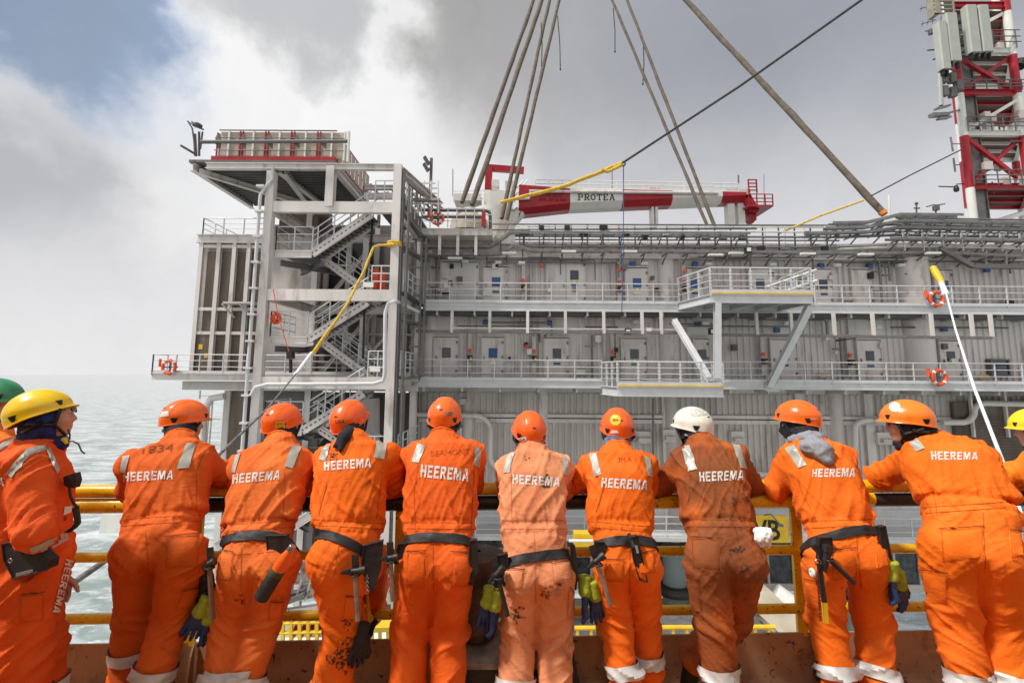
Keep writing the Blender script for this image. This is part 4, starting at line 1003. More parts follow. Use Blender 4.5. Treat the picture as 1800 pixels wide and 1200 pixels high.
LB.part('brace', mb, M_grey)
LB.part('tanks', MB().tube([D(712, 560, 25.5), D(712, 450, 25.5)], .55, 16).tube([D(650, 790, 25), D(650, 700, 25)], .5, 16), M_grey2, smooth=True)
LB.part('cooler', MB().box(MX(515, 24.9), MX(545, 24.9), 24.8, 25.4, zc(420, 25), zc(385, 25)).box(MX(470, 25), MX(560, 25), 25.2, 25.8, zc(425, 25), zc(372, 25)), mat('brown_cooler', (0.14, 0.105, 0.095), .6))
LB.done()
railing('end_railing', 'thin grey railing on top of the louvred block', MX(336, YL2), MX(447, YL2), YL2, zc(415, YL2), zc(387, YL2)-zc(415, YL2), 1.0, toe=False, bars=3, pts=[Vector((MX(336, YL2), YL2+5, zc(415, YL2))), Vector((MX(336, YL2), YL2, zc(415, YL2))), Vector((MX(447, YL2), YL2, zc(415, YL2)))])
railing('walkway_railing', 'grey railing at the far left end of the lower walkway with the lifebuoy', 0, 0, 0, 0, zc(627, 23.6)-zc(659, 23.6), 1.2, bars=3, group=GR, pts=[Vector((MX(267, 23.6), YL2, zc(659, 23.6))), Vector((MX(267, 23.6), 23.6, zc(659, 23.6))), Vector((MX(432, 23.6), 23.6, zc(659, 23.6)))])
railing('walkway_railing', 'grey railing of the lower walkway behind the stair tower', MX(455, 23.6), MX(727, 23.6), 23.6, zc(659, 23.6), zc(627, 23.6)-zc(659, 23.6), 1.2, bars=3, group=GR)

# ---------------------------------------------------------------- pedestal crane with striped boom
YC = 31.0
C_ = lambda px, py, Y=YC: Mi(px, py, Y)
CR = Thing('pedestal_crane', 'red and white pedestal crane with its striped boom resting level on the roof', 'crane', tilt=True)
xsb = [912, 1000, 1090, 1176, 1262, 1303]
def boomz(px):
    top = C_(px, 337 + (px-912)*(8/390.)).z; bot = C_(px, 376 - (px-912)*(17/390.)).z
    if px == 912: top, bot = C_(px, 332).z, C_(px, 382).z
    return top, bot
for k in range(5):
    a, b = xsb[k], xsb[k+1]; (ta, ba), (tb, bb) = boomz(a), boomz(b); xa, xb = C_(a, 350).x, C_(b, 350).x; w = .75; ch = .35
    def sec(x, t_, b_): return [(x, YC-w, t_), (x, YC+w, t_), (x, YC+w, b_+ch), (x, YC+w-ch, b_), (x, YC-w+ch, b_), (x, YC-w, b_+ch)]
    mb = MB(); s1, s2 = sec(xa, ta, ba), sec(xb, tb, bb); n = 6
    mb.add(s1+s2, [tuple(range(n)), tuple(range(2*n-1, n-1, -1))]+[(i_, (i_+1)%n, n+(i_+1)%n, n+i_) for i_ in range(n)])
    bi = CR.part('boom_section', mb, M_red if k % 2 == 0 else M_white, label='red boom section' if k % 2 == 0 else 'white boom section')
    if k == 1:
        o = C_(1013, 359); H_ = C_(1000, 348).z-C_(1000, 358.5).z; W_ = C_(1077, 350).x-o.x; y = YC-w-.03; mb = MB(); cw = W_/6.5; k_ = cw/100.0; h_ = H_/100.0
        def bx(n_, x0, x1, z0, z1): mb.box(o.x+n_*cw*1.1+x0*k_, o.x+n_*cw*1.1+x1*k_, y, y+.02, o.z+z0*h_, o.z+z1*h_)
        for n_ in (0, 1):   # P and R
            bx(n_, 12, 30, 12, 88); bx(n_, 0, 42, 0, 11.5); bx(n_, 0, 70, 88.5, 100); bx(n_, 30.5, 72, 42, 54); bx(n_, 72.5, 90, 46, 94)
        mb.beam((o.x+cw*1.1+50*k_, y+.01, o.z+41*h_), (o.x+cw*1.1+82*k_, y+.01, o.z+8*h_), .02, 15*k_, (0, 0, 1)); bx(1, 66, 100, 0, 11.5)
        for q_ in range(20):
            a0, a1 = 2*math.pi*q_/20, 2*math.pi*(q_+1)/20; cx, cz = o.x+2.2*cw+46*k_, o.z+50*h_
            P4 = [(cx+r_*k_*44*math.cos(t_), y, cz+rz*h_*50*math.sin(t_)) for r_, rz, t_ in ((1, 1, a0), (1, 1, a1), (.6, .74, a1), (.6, .74, a0))]; mb.prism(P4, (0,0,0), (0,.02,0))
        bx(3, 38, 56, 12, 88); bx(3, 26, 68, 0, 11.5); bx(3, 2, 92, 88.5, 100); bx(3, 2, 14, 70, 88); bx(3, 80, 92, 70, 88)
        bx(4, 12, 30, 12, 88); bx(4, 0, 84, 0, 11.5); bx(4, 0, 84, 88.5, 100); bx(4, 30.5, 62, 44, 56); bx(4, 72, 84, 12, 28); bx(4, 72, 84, 72, 88)
        for s_ in (-1, 1): mb.beam((o.x+5.5*cw+47*k_+s_*34*k_, y+.01+.002*s_, o.z+8*h_), (o.x+5.5*cw+47*k_+s_*4*k_, y+.01+.002*s_, o.z+100*h_), .02, 15*k_, (0, 0, 1))
        bx(5, 0, 32, 0, 11.5); bx(5, 62, 94, 0, 11.5); bx(5, 27, 67, 32, 42)
        CR.part('lettering', mb, M_black, parent=bi)
    if k == 0:
        h = .30; dk = mat('dark_red_letters', (0.10, 0.005, 0.008), .6)
        for txt, py in (('CRANE HOIST', 353.5), ('SWL 20T at 26m', 360.5)):
            o = C_(947, py); CR.part('lettering', text_mb(txt, (o.x, YC-w-.02, o.z), (1, 0, 0), (0, 0, 1), C_(900, 353.5).z-C_(900, 359).z, 0, .01, 0, C_(993 if 'T at' in txt else 988, 350).x-o.x), dk, parent=bi)
ra = MB(); y = YC-.7
z0a, z0b = C_(940, 337), C_(1290, 344)
for hpx in (0, 8, 15): ra.tube([Vector((z0a.x, y, z0a.z+hpx*YC/850)), Vector((z0b.x, y, z0b.z+hpx*YC/850))], .035, 6)
for k in range(16): p = z0a.lerp(z0b, k/15); ra.beam((p.x, y, p.z), (p.x, y, p.z+15*YC/850), .06)
ra.tube([C_(905, 345, YC-.7), C_(922, 323, YC-.7), C_(928, 316, YC-.7)], .04, 6).tube([C_(905, 333, YC-.7), C_(920, 318, YC-.7)], .04, 6)
CR.part('boom_walkway_rail', ra, M_white)
CR.part('boom_pipe', MB().tube([C_(930, 336, YC-.85), C_(1262, 339.5, YC-.85)], .10, 8).tube([C_(905, 350, YC-.85), C_(930, 349, YC-.85), C_(933, 338, YC-.85)], .09, 8), M_grey)
CR.part('heel', MB().prism([C_(912, 333, YC-.6), C_(925, 325, YC-.6), C_(930, 340, YC-.6), C_(912, 382, YC-.6)], (0,0,0), (0,1.2,0)), M_red)
tip = MB().prism([C_(1297, 340, YC-.5), C_(1320, 342, YC-.5), C_(1335, 368, YC-.5), (C_(1330, 375, YC-.5)), C_(1318, 372, YC-.5), C_(1308, 352, YC-.5), C_(1297, 352, YC-.5)], (0,0,0), (0,1.0,0))
CR.part('boom_tip', tip, M_red)
CR.part('hook_block', MB().prism([C_(1317, 376, YC-.3), C_(1330, 376, YC-.3), C_(1330, 386, YC-.3), C_(1324, 392, YC-.3), C_(1317, 386, YC-.3)], (0,0,0), (0,.6,0)), M_red)
pl = MB().box(C_(1302, 370).x, C_(1345, 370).x, YC-1, YC+1, C_(1320, 372).z, C_(1320, 369).z)
for px in (1304, 1318, 1332, 1345): pl.box(C_(px, 370).x-.03, C_(px, 370).x+.03, YC-1, YC-.94, C_(1320, 370).z, C_(1320, 351).z)
for py in (351, 358, 364): pl.box(C_(1304, 370).x, C_(1345, 370).x, YC-1, YC-.95, C_(1320, py).z-.02, C_(1320, py).z+.03)
for px in (1309, 1323): pl.box(C_(px, 340).x-.03, C_(px, 340).x+.03, YC-.6, YC-.5, C_(1310, 345).z, C_(1310, 321).z)
for py in (322, 328, 334, 340): pl.box(C_(1309, 340).x, C_(1323, 340).x, YC-.6, YC-.5, C_(1310, py).z-.02, C_(1310, py).z+.03)
CR.part('tip_platform', pl, M_red)
CR.part('aerial', MB().tube([C_(1298, 343), C_(1298, 308)], .05, 6).tube([C_(1343, 372), C_(1343, 306)], .02, 5).tube([C_(1076, 338), C_(1076, 290)], .03, 5).tube([C_(796, 345), C_(796, 297)], .03, 5), M_grey3)
CR.part('gallows', MB().beam(C_(858, 336), C_(860, 293), .45, .45).beam(C_(854, 295), C_(921, 300), .28, .42), M_red)
CR.part('gallows_base', MB().beam(C_(857, 362), C_(857, 336), .45), M_white)
CR.part('cab', MB().box(C_(862, 350).x, C_(903, 350).x, YC-1, YC+1, C_(880, 376).z, C_(880, 345).z).box(C_(865, 340).x, C_(878, 340).x, YC-.9, YC-.3, C_(870, 336).z, C_(870, 325).z), M_white)
CR.part('machinery', MB().box(C_(888, 330).x, C_(905, 330).x, YC-.8, YC+.2, C_(890, 345).z, C_(890, 326).z).box(C_(800, 340).x, C_(846, 340).x, YC-.6, YC+.8, C_(820, 358).z, C_(820, 346).z), M_grey)
ra = MB()
for py in (336, 343, 350): ra.tube([C_(797, py), C_(860, py-2), C_(905, py)], .035, 6)
for px in range(797, 906, 12): ra.beam(C_(px, 336), C_(px, 356), .05)
CR.part('cab_rail', ra, M_white)
CR.part('luffing_cylinder', MB().tube([C_(885, 405, YC-.2), C_(915, 372, YC-.2)], [.42, .42], 12), M_white, smooth=True)
CR.part('pedestal', MB().lathe([(1.4, C_(880, 440).z), (1.4, C_(880, 372).z)], (C_(868, 380).x, YC, 0), 28), M_white, smooth=True)
CR.done()
for k, (px, t_, b_, w, m_) in enumerate(((1148, 347, 400, .42, M_white), (1290, 350, 400, 1.1, M_white))):
    th = Thing('boom_rest', ['slim white boom rest under the middle of the crane boom', 'broad white boom rest under the crane boom tip'][k], 'boom rest', 'boom rests', tilt=True)
    c_ = C_(px, t_); th.part('post', MB().box(c_.x-w/2, c_.x-w/2+w*.4, YC-.3, YC+.3, C_(px, b_).z, c_.z).box(c_.x+w*.1, c_.x+w/2, YC-.3, YC+.3, C_(px, b_).z, c_.z), m_)
    th.part('cradle', MB().box(c_.x-w*.8, c_.x+w*.8, YC-.5, YC-.35, c_.z-.1, c_.z+.5), M_grey); th.done()

# ---------------------------------------------------------------- radio mast
YM = 27.0
Q = lambda px, py, Y=YM: at(px, py, Y)
RM = Thing('radio_mast', 'tall red and white lattice radio mast hung with panel antennas', 'mast')
lx = Q(1707, 350).x; rx = Q(1812, 350).x; dy = rx-lx; kx = lx/YM*dy*.93
bandpy = [395, 331, 240, 166, 98, 22, -40, -110]; bcol = [M_white, M_red, M_white, M_red, M_white, M_red, M_white]
bz = [Q(1700, p).z for p in bandpy]
for (x, y, r) in ((lx, YM, .215), (rx, YM, .215), (lx+kx, YM+dy, .2), (rx+kx, YM+dy, .2)):
    for a, b, m_ in zip(bz[:-1], bz[1:], bcol): RM.part('leg', MB().tube([(x, y, a), (x, y, b+.001)], r, 14), m_, smooth=True)
hz_ = [(328, M_red), (235, M_white), (163, M_red), (90, M_white), (10, M_red)]
for py, m_ in hz_:
    z = Q(1700, py).z; mb = MB().ibeam((lx, YM, z), (rx, YM, z), .25, .34).ibeam((rx, YM, z), (rx+kx, YM+dy, z), .2, .3).ibeam((lx, YM, z), (lx+kx, YM+dy, z), .2, .3).ibeam((lx+kx, YM+dy, z), (rx+kx, YM+dy, z), .2, .3)
    fl_g = MB().prism([(lx+.2+kx*.15, YM+.5, z), (rx+kx*.15, YM+.5, z), (rx+kx*.9, YM+dy-.3, z), (lx+.2+kx*.9, YM+dy-.3, z)], (0,0,0), (0,0,.05)); RM.part('grating_floor', fl_g, mat('mast_plate_shade_brown', (0.13, 0.075, 0.06), .7))  # brown holds the shade of the floor undersides in its colour
    for q in (.3, .6): mb.beam((lx+kx*q+.1, YM+dy*q, z-.08), (rx+kx*q, YM+dy*q, z-.08), .12, .2)
    RM.part('ring_beam', mb, m_)
for (t_, b_, m_) in ((240, 328, M_red), (98, 163, M_red)):
    za, zb = Q(1700, t_).z, Q(1700, b_).z; RM.part('cross_brace', MB().beam((lx, YM, za), (rx, YM, zb), .2).beam((rx, YM+.16, za), (lx, YM+.16, zb), .2), m_)
RM.part('cross_brace', MB().beam((rx, YM, Q(1800, 175).z), (lx, YM, Q(1700, 232).z), .18).beam((rx+kx, YM+dy, Q(1800, 340).z), (lx+1.2, YM, Q(1700, 390).z), .24).beam((rx, YM+.1, Q(1800, 20).z), (lx+.3, YM+.1, Q(1700, 66).z), .18), M_white)
RM.part('gusset_plate', MB().prism([(lx+.4, YM+.3, Q(1700, 90).z), (rx-1.2, YM+.3, Q(1700, 12).z), (lx+.4, YM+.3, Q(1700, 12).z)], (0,0,0), (0,.05,0)), mat('mast_plate_shade_brown', (0.13, 0.075, 0.06), .7))
for py, h in ((163, 20), (235, 28), (328, 28), (90, 36)):
    z = Q(1700, py).z; mb = MB()
    for q in (.35, .65, 1): mb.tube([(lx+.1, YM-.3, z+h*q*YM/850), (rx+.3, YM-.3, z+h*q*YM/850)], .03, 6)
    for k in range(6): mb.box(lx+k*(rx-lx)/5-.02, lx+k*(rx-lx)/5+.03, YM-.32, YM-.28, z, z+h*YM/850)
    RM.part('guard_rail', mb, M_grey3)
rnd = random.Random(21); mb = MB()
for k in range(26):
    a = Vector((lx+.2+rnd.random()*(rx-lx-.3), YM-.2+rnd.random()*1.6, Q(1700, rnd.choice([250, 275, 295, 315, 190, 205, 220, 130, 145, 60, 75])).z))
    b = a + (Vector((rnd.uniform(-1.4, 1.4), rnd.uniform(-.2, .4), rnd.uniform(-.2, .2))) if rnd.random() < .6 else Vector((0, 0, rnd.uniform(-1.5, 1.5))))
    mb.tube([a, b], .02+rnd.random()*.03, 6)
RM.part('conduit', mb, M_grey3)
mb = MB()
for k in range(16):
    c_ = Vector((lx+.3+rnd.random()*(rx-lx-.5), YM-.3+rnd.random()*.8, Q(1700, rnd.choice([150, 205, 212, 222, 290, 300, 318, 75, 70])).z)); s_ = .12+rnd.random()*.14
    mb.box(c_.x-s_, c_.x+s_, c_.y-.15, c_.y+.15, c_.z-s_*1.3, c_.z+s_)
RM.part('equipment_box', mb, M_grey2)
RM.part('cable_ladder', MB().box(lx+.55, lx+.60, YM+.2, YM+.4, Q(1700, 395).z, Q(1700, 20).z).box(lx+1.15, lx+1.2, YM+.2, YM+.4, Q(1700, 395).z, Q(1700, 20).z).box(lx+.62, lx+1.13, YM+.28, YM+.34, Q(1700, 395).z, Q(1700, 20).z), M_galv)
for (a, b, t_, bt, sk) in ((1645, 1661, 42, 124, -.5), (1661, 1681, 27, 110, -.2), (1698, 1717, 13, 95, -.6), (1719, 1738, 13, 94, -.6)):
    c0, c1 = Q(a, 60, YM-.9), Q(b, 60, YM-.9); zt_, zb_ = Q(a, t_, YM-.9).z, Q(a, bt, YM-.9).z
    mb = MB(); x0, x1 = c0.x, c1.x
    mb.prism([(x0, YM-1.05, zb_), (x0+.06, YM-1.12, zb_), (x1-.06, YM-1.12, zb_), (x1, YM-1.05, zb_), (x1, YM-.72, zb_), (x0, YM-.72, zb_)], (0,0,0), (0,0,zt_-zb_))
    i = RM.part('panel_antenna', mb, M_ant); RM.part('connector', MB().box(x0+.1, x0+.2, YM-1, YM-.8, zb_-.3, zb_-.002).box(x1-.2, x1-.1, YM-1, YM-.8, zb_-.35, zb_-.002), M_black, parent=i)
    RM.part('antenna_arm', MB().tube([((x0+x1)/2, YM-.7, zt_-.5), (lx, YM, zt_-.5)], .06, 8).tube([((x0+x1)/2, YM-.7, zb_+.5), (lx, YM, zb_+.5)], .06, 8), M_grey3)
mb = MB()
for px, py in ((1658, 137), (1673, 137), (1659, 160), (1674, 162), (1684, 150)): c_ = Q(px, py, YM-.6); mb.box(c_.x-.17, c_.x+.17, c_.y-.15, c_.y+.15, c_.z-.32, c_.z+.26)
RM.part('radio_unit', mb, M_grey3)
RM.part('unit_pole', MB().tube([Q(1651, 124, YM-.7), Q(1654, 186, YM-.7)], .12, 10), M_ant)
RM.part('lamp', MB().beam(Q(1645, 192, YM-.8), Q(1668, 186, YM-.6), .25, .1).beam(Q(1636, 203, YM-.8), Q(1665, 202, YM-.6), .3, .2).beam(Q(1650, 209, YM-.8), Q(1668, 207, YM-.6), .3, .1).tube([Q(1662, 200, YM-.6), Q(1690, 193, YM)], .06, 6), M_galv)
cm = MB()
for k in range(9): cm.box(Q(1641, 0, YM-.8).x, Q(1674, 0, YM-.8).x, YM-.85, YM-.75, Q(1650, 42-k*7, YM).z, Q(1650, 42-k*7, YM).z+.06)
cm.box(Q(1641, 0, YM-.8).x, Q(1641, 0, YM-.8).x+.25, YM-.9, YM-.3, Q(1650, 42, YM).z, Q(1650, -30, YM).z).box(Q(1672, 0, YM-.8).x, Q(1674, 0, YM-.8).x, YM-.9, YM-.3, Q(1650, 42, YM).z, Q(1650, -30, YM).z)
RM.part('grid_antenna', cm, mat('tan_grid', (0.28, 0.25, 0.19), .7))
for (px, py) in ((1617, 16), (1619, 43)):
    mb = MB().tube([Q(px, py, YM), Q(px+26, py-8, YM)], .025, 5)
    for q in (.1, .45, .8): c_ = Q(px+26*q, py-8*q, YM); mb.tube([c_-Vector((.05,0,.18)), c_+Vector((.05,0,.18))], .018, 5)
    RM.part('yagi_aerial', mb, M_grey3)
RM.part('drum_lamp', MB().tube([Q(1626, 55), Q(1645, 55)], .03, 6).lathe([(0, -.2), (.14, -.16), (.14, .12), (0, .2)], Q(1636, 56), 12), M_grey3)
RM.part('whip_aerial', MB().tube([Q(1671, 241), Q(1675, 266)], .05, 6).tube([Q(1676, 278), Q(1679, 302)], .05, 6).tube([Q(1675, 253), Q(1700, 253)], .03, 6).tube([Q(1679, 290), Q(1704, 290)], .03, 6), M_galv)
RM.part('camera_dome', MB().lathe([(0, -.2), (.12, -.15), (.14, 0), (.08, .2), (.0, .22)], Q(1681, 332), 12).tube([Q(1681, 324), Q(1695, 323)], .03, 6), M_black)
RM.part('side_dish', MB().tube([Q(1796, 108), Q(1790, 118)], .3, 12).tube([Q(1790, 118), Q(1778, 128)], .05, 6), M_black)
RM.part('inner_riser', MB().box(Q(1722, 380, YM+1.5).x, Q(1731, 380, YM+1.5).x, YM+1.5, YM+1.8, Q(1720, 395, YM).z, Q(1720, 100, YM).z), M_galv)
RM.done()
for k, (px, t_, nm, cat) in enumerate(((1563, 343, 'whip_aerial', 'aerial'), (1611, 358, 'weather_vane', 'wind sensor'), (1645, 362, 'anemometer', 'wind sensor'))):
    b = Mi(px, 380, 25); tp = Mi(px, t_, 25); mb = MB().tube([b, tp], .04 if k else .05, 6)
    if k == 1: mb.tube([tp-Vector((.15,0,.25)), tp+Vector((.15,0,-.25))], .04, 6).lathe([(0,-.1), (.1,0), (0,.12)], tp, 8)
    if k == 2: mb.tube([tp+Vector((-.5,0,-.05)), tp+Vector((-.15,0,.05)), tp+Vector((.1,0,.05)), tp+Vector((.5,0,.12))], .035, 6).box(tp.x-.12, tp.x+.12, 24.9, 25.1, tp.z-.25, tp.z)
    solo(nm, ['thin white whip aerial rising beside the orange sling end', 'small weather vane on the roof left of the mast', 'two armed anemometer on the roof just left of the mast'][k], cat, mb, M_white if k == 0 else M_grey3, tilt=True)

# ---------------------------------------------------------------- slings and lines
def rope(name, label, cat, pts, r, m_, group=None, n=10, sub=6, wob=0.0, ends=None):
    th = Thing(name, label, cat, group); P_ = [Vector(p) for p in pts]; out = []; rnd = random.Random(len(label))
    for a, b in zip(P_[:-1], P_[1:]):
        for k in range(sub): out.append(a.lerp(b, k/sub) + Vector((rnd.uniform(-1,1), 0, rnd.uniform(-1,1)))*wob)
    out.append(P_[-1]); rs = [r*(1+rnd.uniform(-.10, .10)) for _ in out] if wob else r
    th.part(name, MB().tube(out, rs, n), m_, smooth=True)
    for (mbp, nm, mm) in (ends or []): th.part(nm, mbp, mm, smooth=True)
    return th.done()
def ext(a, b, k=.6): a = Vector(a); b = Vector(b); return a + (a-b)*k
HY = 33.0
SL = 'lifting slings'
def sling(label, p0, p1, r, Yb, k=.9, **kw):
    b = at(p1[0], p1[1], Yb); t_ = at(p0[0], p0[1], HY); rope('lifting_sling', label, 'sling', [ext(t_, b, k), t_, b], r, M_sling, SL, 12, 14, .02, **kw)
sling('thick tan sling, outermost left of the left bundle', (938, 0), (812, 356), .14, 26.2)
sling('thick tan sling, second from the left in the left bundle', (953, 0), (830, 360), .155, 25.9)
sling('tan sling, third from the left in the left bundle, slightly thinner', (966, 0), (882, 384), .115, 26.6)
sling('tan sling, rightmost of the left bundle', (983, 0), (889, 394), .12, 26.4)
sling('thin tan sling, left one of the pair over the crane boom', (1076, 0), (1243, 396), .095, 27.0)
sling('thin tan sling, right one of the pair over the crane boom', (1102, 0), (1258, 402), .10, 26.8)
b = at(1552, 374, 24.5); t_ = at(1205, 0, HY)
rope('lifting_sling', 'thickest sling slanting down to the right with a frayed orange end', 'sling', [ext(t_, b, .9), t_, b], .175, M_sling, SL, 14, 16, .02,
     ends=[(MB().tube([b+(t_-b).normalized()*.05, b-(t_-b).normalized()*.12], [.21, .17], 14), 'orange_end', mat('frayed_orange', (0.75, .22, .04), .8))])
j = at(1095, 286, 22.5)
rope('tag_line', 'long dark rope rising to the upper right across the big sling', 'rope', [ext(at(1515, 0, 19), j, .3), at(1515, 0, 19), at(1300, 152, 21), j], .055, M_brope)
rope('yellow_strop', 'yellow rope strop running from the dark rope down to the crane heel', 'rope', [j, at(1060, 300, 22.8), at(1000, 325, 23.5), at(880, 356, 25)], .10, M_yrope, n=8, sub=5, wob=.03)
rope('yellow_strop', 'short doubled yellow strop knotted at the joint of the long dark rope', 'rope', [at(1093, 290, 22.45), at(1068, 302, 22.7), at(1058, 298, 22.7)], .08, M_yrope)
solo('rope_shackle', 'dark shackle joining the yellow strop and the dark rope', 'shackle', MB().torus(at(1095, 288, 22.5), .11, .035, 16, 6), M_brope, smooth=True)
rope('blue_line', 'thin blue line hanging straight down from the shackle in front of the doors', 'rope', [at(1096, 292, 22.6), at(1096, 440, 22.8), at(1093, 548, 22.8)], .022, mat('blue_cord', (0.05, .10, .22), .8), n=6)
rope('tag_line', 'short dark rope going from the strop by the big sling to the mast', 'rope', [at(1690, 263, 25.5), at(1600, 308, 24.8), at(1532, 344, 24.4)], .035, M_brope)
rope('yellow_strop', 'thin doubled yellow strop left of the orange sling end', 'rope', [at(1518, 352, 24.3), at(1440, 380, 24.6), at(1370, 410, 25)], .05, M_yrope)
for k, (a, b, lb) in enumerate((((980, 28), (985, 124), 'thin loose line hanging beside the left sling bundle'), ((1078, 15), (1081, 93), 'thin loose line with a knotted end hanging left of the sling pair'), ((1131, 80), (1130, 150), 'thin loose line hanging between the sling pair'), ((951, 40), (952, 118), 'thin loose line hanging within the left sling bundle'))):
    rope('loose_line', lb, 'line', [at(a[0], a[1], 31.5), at((a[0]+b[0])/2+1.5, (a[1]+b[1])/2, 31.5), at(b[0], b[1], 31.5)], .035, M_brope, 'loose thin lines on the slings', 6,
         ends=[(MB().lathe([(0, -.12), (.07, 0), (0, .12)], at(b[0], b[1]-2, 31.5), 8), 'knot', M_brope)])
# yellow rope on the stair tower and its line to our deck
k1 = at(657, 434, 19.6)
rope('yellow_rope', 'bright yellow doubled rope tied round the stair tower column', 'rope', [at(692, 430, 19.75), at(668, 431, 19.6), k1, at(640, 475, 19.0), at(610, 535, 18.2), at(548, 622, 16.5)], .05, M_yrope, n=8, wob=.01,
     ends=[(MB().tube([at(655, 437, 19.7), at(632, 495, 19.1), at(604, 545, 18.3), at(550, 624, 16.5)], .042, 8), 'second_strand', M_yrope),
           (MB().torus(Vector((Tm((cr, 0, 0)).x, YF+.13, at(690, 430, 20).z)), .27, .07, 16, 6, 'z').torus(Vector((Tm((cr, 0, 0)).x, YF+.13, at(690, 426, 20).z)), .27, .06, 16, 6, 'z'), 'knot', M_yrope)])
rope('rope_sleeve', 'white sleeved splice below the yellow rope', 'rope', [at(548, 620, 16.5), at(518, 660, 15.5)], .055, M_wrope)
rope('mooring_line', 'mottled steel tag line running from the tower down behind the crew', 'rope', [at(520, 657, 15.5), at(470, 718, 12.5), at(392, 792, 8.5), at(330, 850, 6.4), at(250, 940, 5.2), at(120, 1030, 4.2)], .026, M_chain, n=8)
rope('white_rope', 'thick white rope hanging from the upper deck down to our railing at the right', 'rope', [at(1663, 515, 22), at(1680, 580, 18), at(1712, 680, 12), at(1768, 825, 9.5), at(1795, 905, 8.5), at(1860, 1010, 7.8)], .034, M_wrope, n=10,
     ends=[(MB().tube([at(1640, 470, 22.9), at(1648, 485, 22.6), at(1656, 498, 22.3)], [.14, .16, .12], 10), 'yellow_sleeve', M_yel), (MB().tube([at(1654, 496, 22.3), at(1663, 518, 22)], [.1, .13], 8), 'white_splice', M_wrope)])
rope('orange_cord', 'thin orange cord hanging down inside the stair tower', 'cord', [at(480, 508, 19.9), at(490, 560, 19.9), at(508, 618, 19.9), at(511, 650, 19.9)], .018, M_buoy, n=6)
solo('coiled_orange_rope', 'small coil of orange rope hung on the tower landing rail', 'rope coil', MB().torus(D(485, 558, 20.3), .18, .06, 16, 6, 'x').torus(D(485, 560, 20.3), .2, .05, 16, 6, 'y'), M_buoy, tilt=True, smooth=True)
solo('safety_reel', 'dark fall arrest reel with orange strap hanging beside the tower column', 'reel', MB().beam(at(511, 618, 19.8), at(511, 630, 19.8), .22, .3).tube([at(511, 631, 19.8), at(511, 655, 19.8)], .07, 8), M_black)

# ---------------------------------------------------------------- crane vessel hull and clutter below
HB = Thing('support_barge', 'cream coloured barge deck with yellow rails lying under the platform', 'barge')
zb = -10.2
HB.part('deck', MB().prism([(at(985, 1130, 20).x, 15.5, zb), (at(1440, 1130, 20).x-1.5, 15.5, zb), (at(1445, 1130, 20).x+4, 27, zb), (-1.5, 27, zb)], (0,0,0), (0,0,.4)), M_cream)
HB.part('hatch', MB().box(6, 11, 21, 24, zb+.4, zb+1.3).box(1.2, 5, 22, 24, zb+.4, zb+1.0), M_galv)
HB.part('incline', MB().prism([at(1330, 1033, 23), at(1350, 1033, 23), at(1452, 1130, 20), at(1390, 1130, 20), at(1330, 1075, 22)], (0,0,0), (0,.5,0)), M_cream)
HB.part('tank', MB().tube([at(1358, 1045, 24), at(1405, 1080, 23.5)], .6, 16), M_white, smooth=True)
HB.done()
th = Thing('barge_railing', 'low bright yellow railing on the cream barge deck', 'railing')
mb = MB(); 
for py in (1103,): mb.tube([at(1010, py, 17), at(1140, py-1, 17), at(1362, py-2, 17)], .07, 8)
for px in range(1015, 1365, 24): mb.beam(at(px, 1103, 17), at(px, 1135, 17), .09)
th.part('rail', mb, M_yel); th.done()
th = Thing('yellow_beam', 'mustard painted beam lying low behind the crew in the middle', 'beam')
th.part('beam', MB().box(at(1010, 940, 20).x, at(1075, 940, 20).x, 20, 20.5, at(1010, 968, 20).z, at(1010, 938, 20).z), M_yel); th.part('rail', MB().tube([at(1000, 950, 19.8), at(1080, 950, 19.8)], .06, 8), M_white); th.done()
# name board hanging under the platform
NB = Thing('name_board', 'large yellow board with black letters WB behind the railing', 'sign', tilt=True)
p0, p1 = Mi(1312, 953, 24.0), Mi(1384, 906, 24.0)
NB.part('board', MB().box(p0.x, p1.x, 24.0, 24.06, p0.z, p1.z), M_yel)
o = Mi(1326, 949, 23.99); hgt = Mi(1326, 913, 23.99).z-o.z
NB.part('lettering', text_mb('WB', (o.x-.55, 23.985, o.z), (1,0,0), (0,0,1), hgt, 0, .02, 0, Mi(1372, 949, 23.99).x-o.x+.55), M_black)
NB.part('lamp_arm', MB().tube([Mi(1343, 905, 23.7), Mi(1355, 903, 23.5), Mi(1372, 922, 23.4)], .03, 6).beam(Mi(1368, 922, 23.4), Mi(1376, 923, 23.4), .15, .12), M_grey3)
NB.done()
# gangway structure seen between the crew on the left
GW = Thing('gangway_truss', 'grey lattice gangway with stair flights hanging low behind the crew', 'gangway')
mb = MB(); rnd = random.Random(9)
YG = 17.0
for (a, b) in (((395, 1000), (545, 905)), ((395, 1020), (560, 1015)), ((440, 1060), (640, 1025)), ((450, 1085), (640, 1060)), ((380, 960), (470, 905))): mb.ibeam(at(a[0], a[1], YG), at(b[0], b[1], YG), .2, .3)
GW.part('chord', mb, M_grey)
mb = MB()
for k in range(14):
    x = 400+k*17; mb.beam(at(x, 1070-k*2, YG-.2), at(x+12, 1030-k*2, YG-.2), .06)
for k in range(10): x = 410+k*20; mb.tube([at(x, 1050-k*6, YG-.4), at(x, 1022-k*6, YG-.4)], .03, 6)
for q in (0, 9, 18): mb.tube([at(405, 1032-q, YG-.4), at(620, 968-q, YG-.4)], .03, 6)
GW.part('lattice', mb, M_grey2)
GW.part('tower_leg', MB().box(at(578, 960, 18).x, at(594, 960, 18).x, 18, 18.4, -13, at(590, 880, 18).z).box(at(685, 960, 18).x, at(702, 960, 18).x, 18.4, 18.8, -13, at(590, 880, 18).z), M_grey)
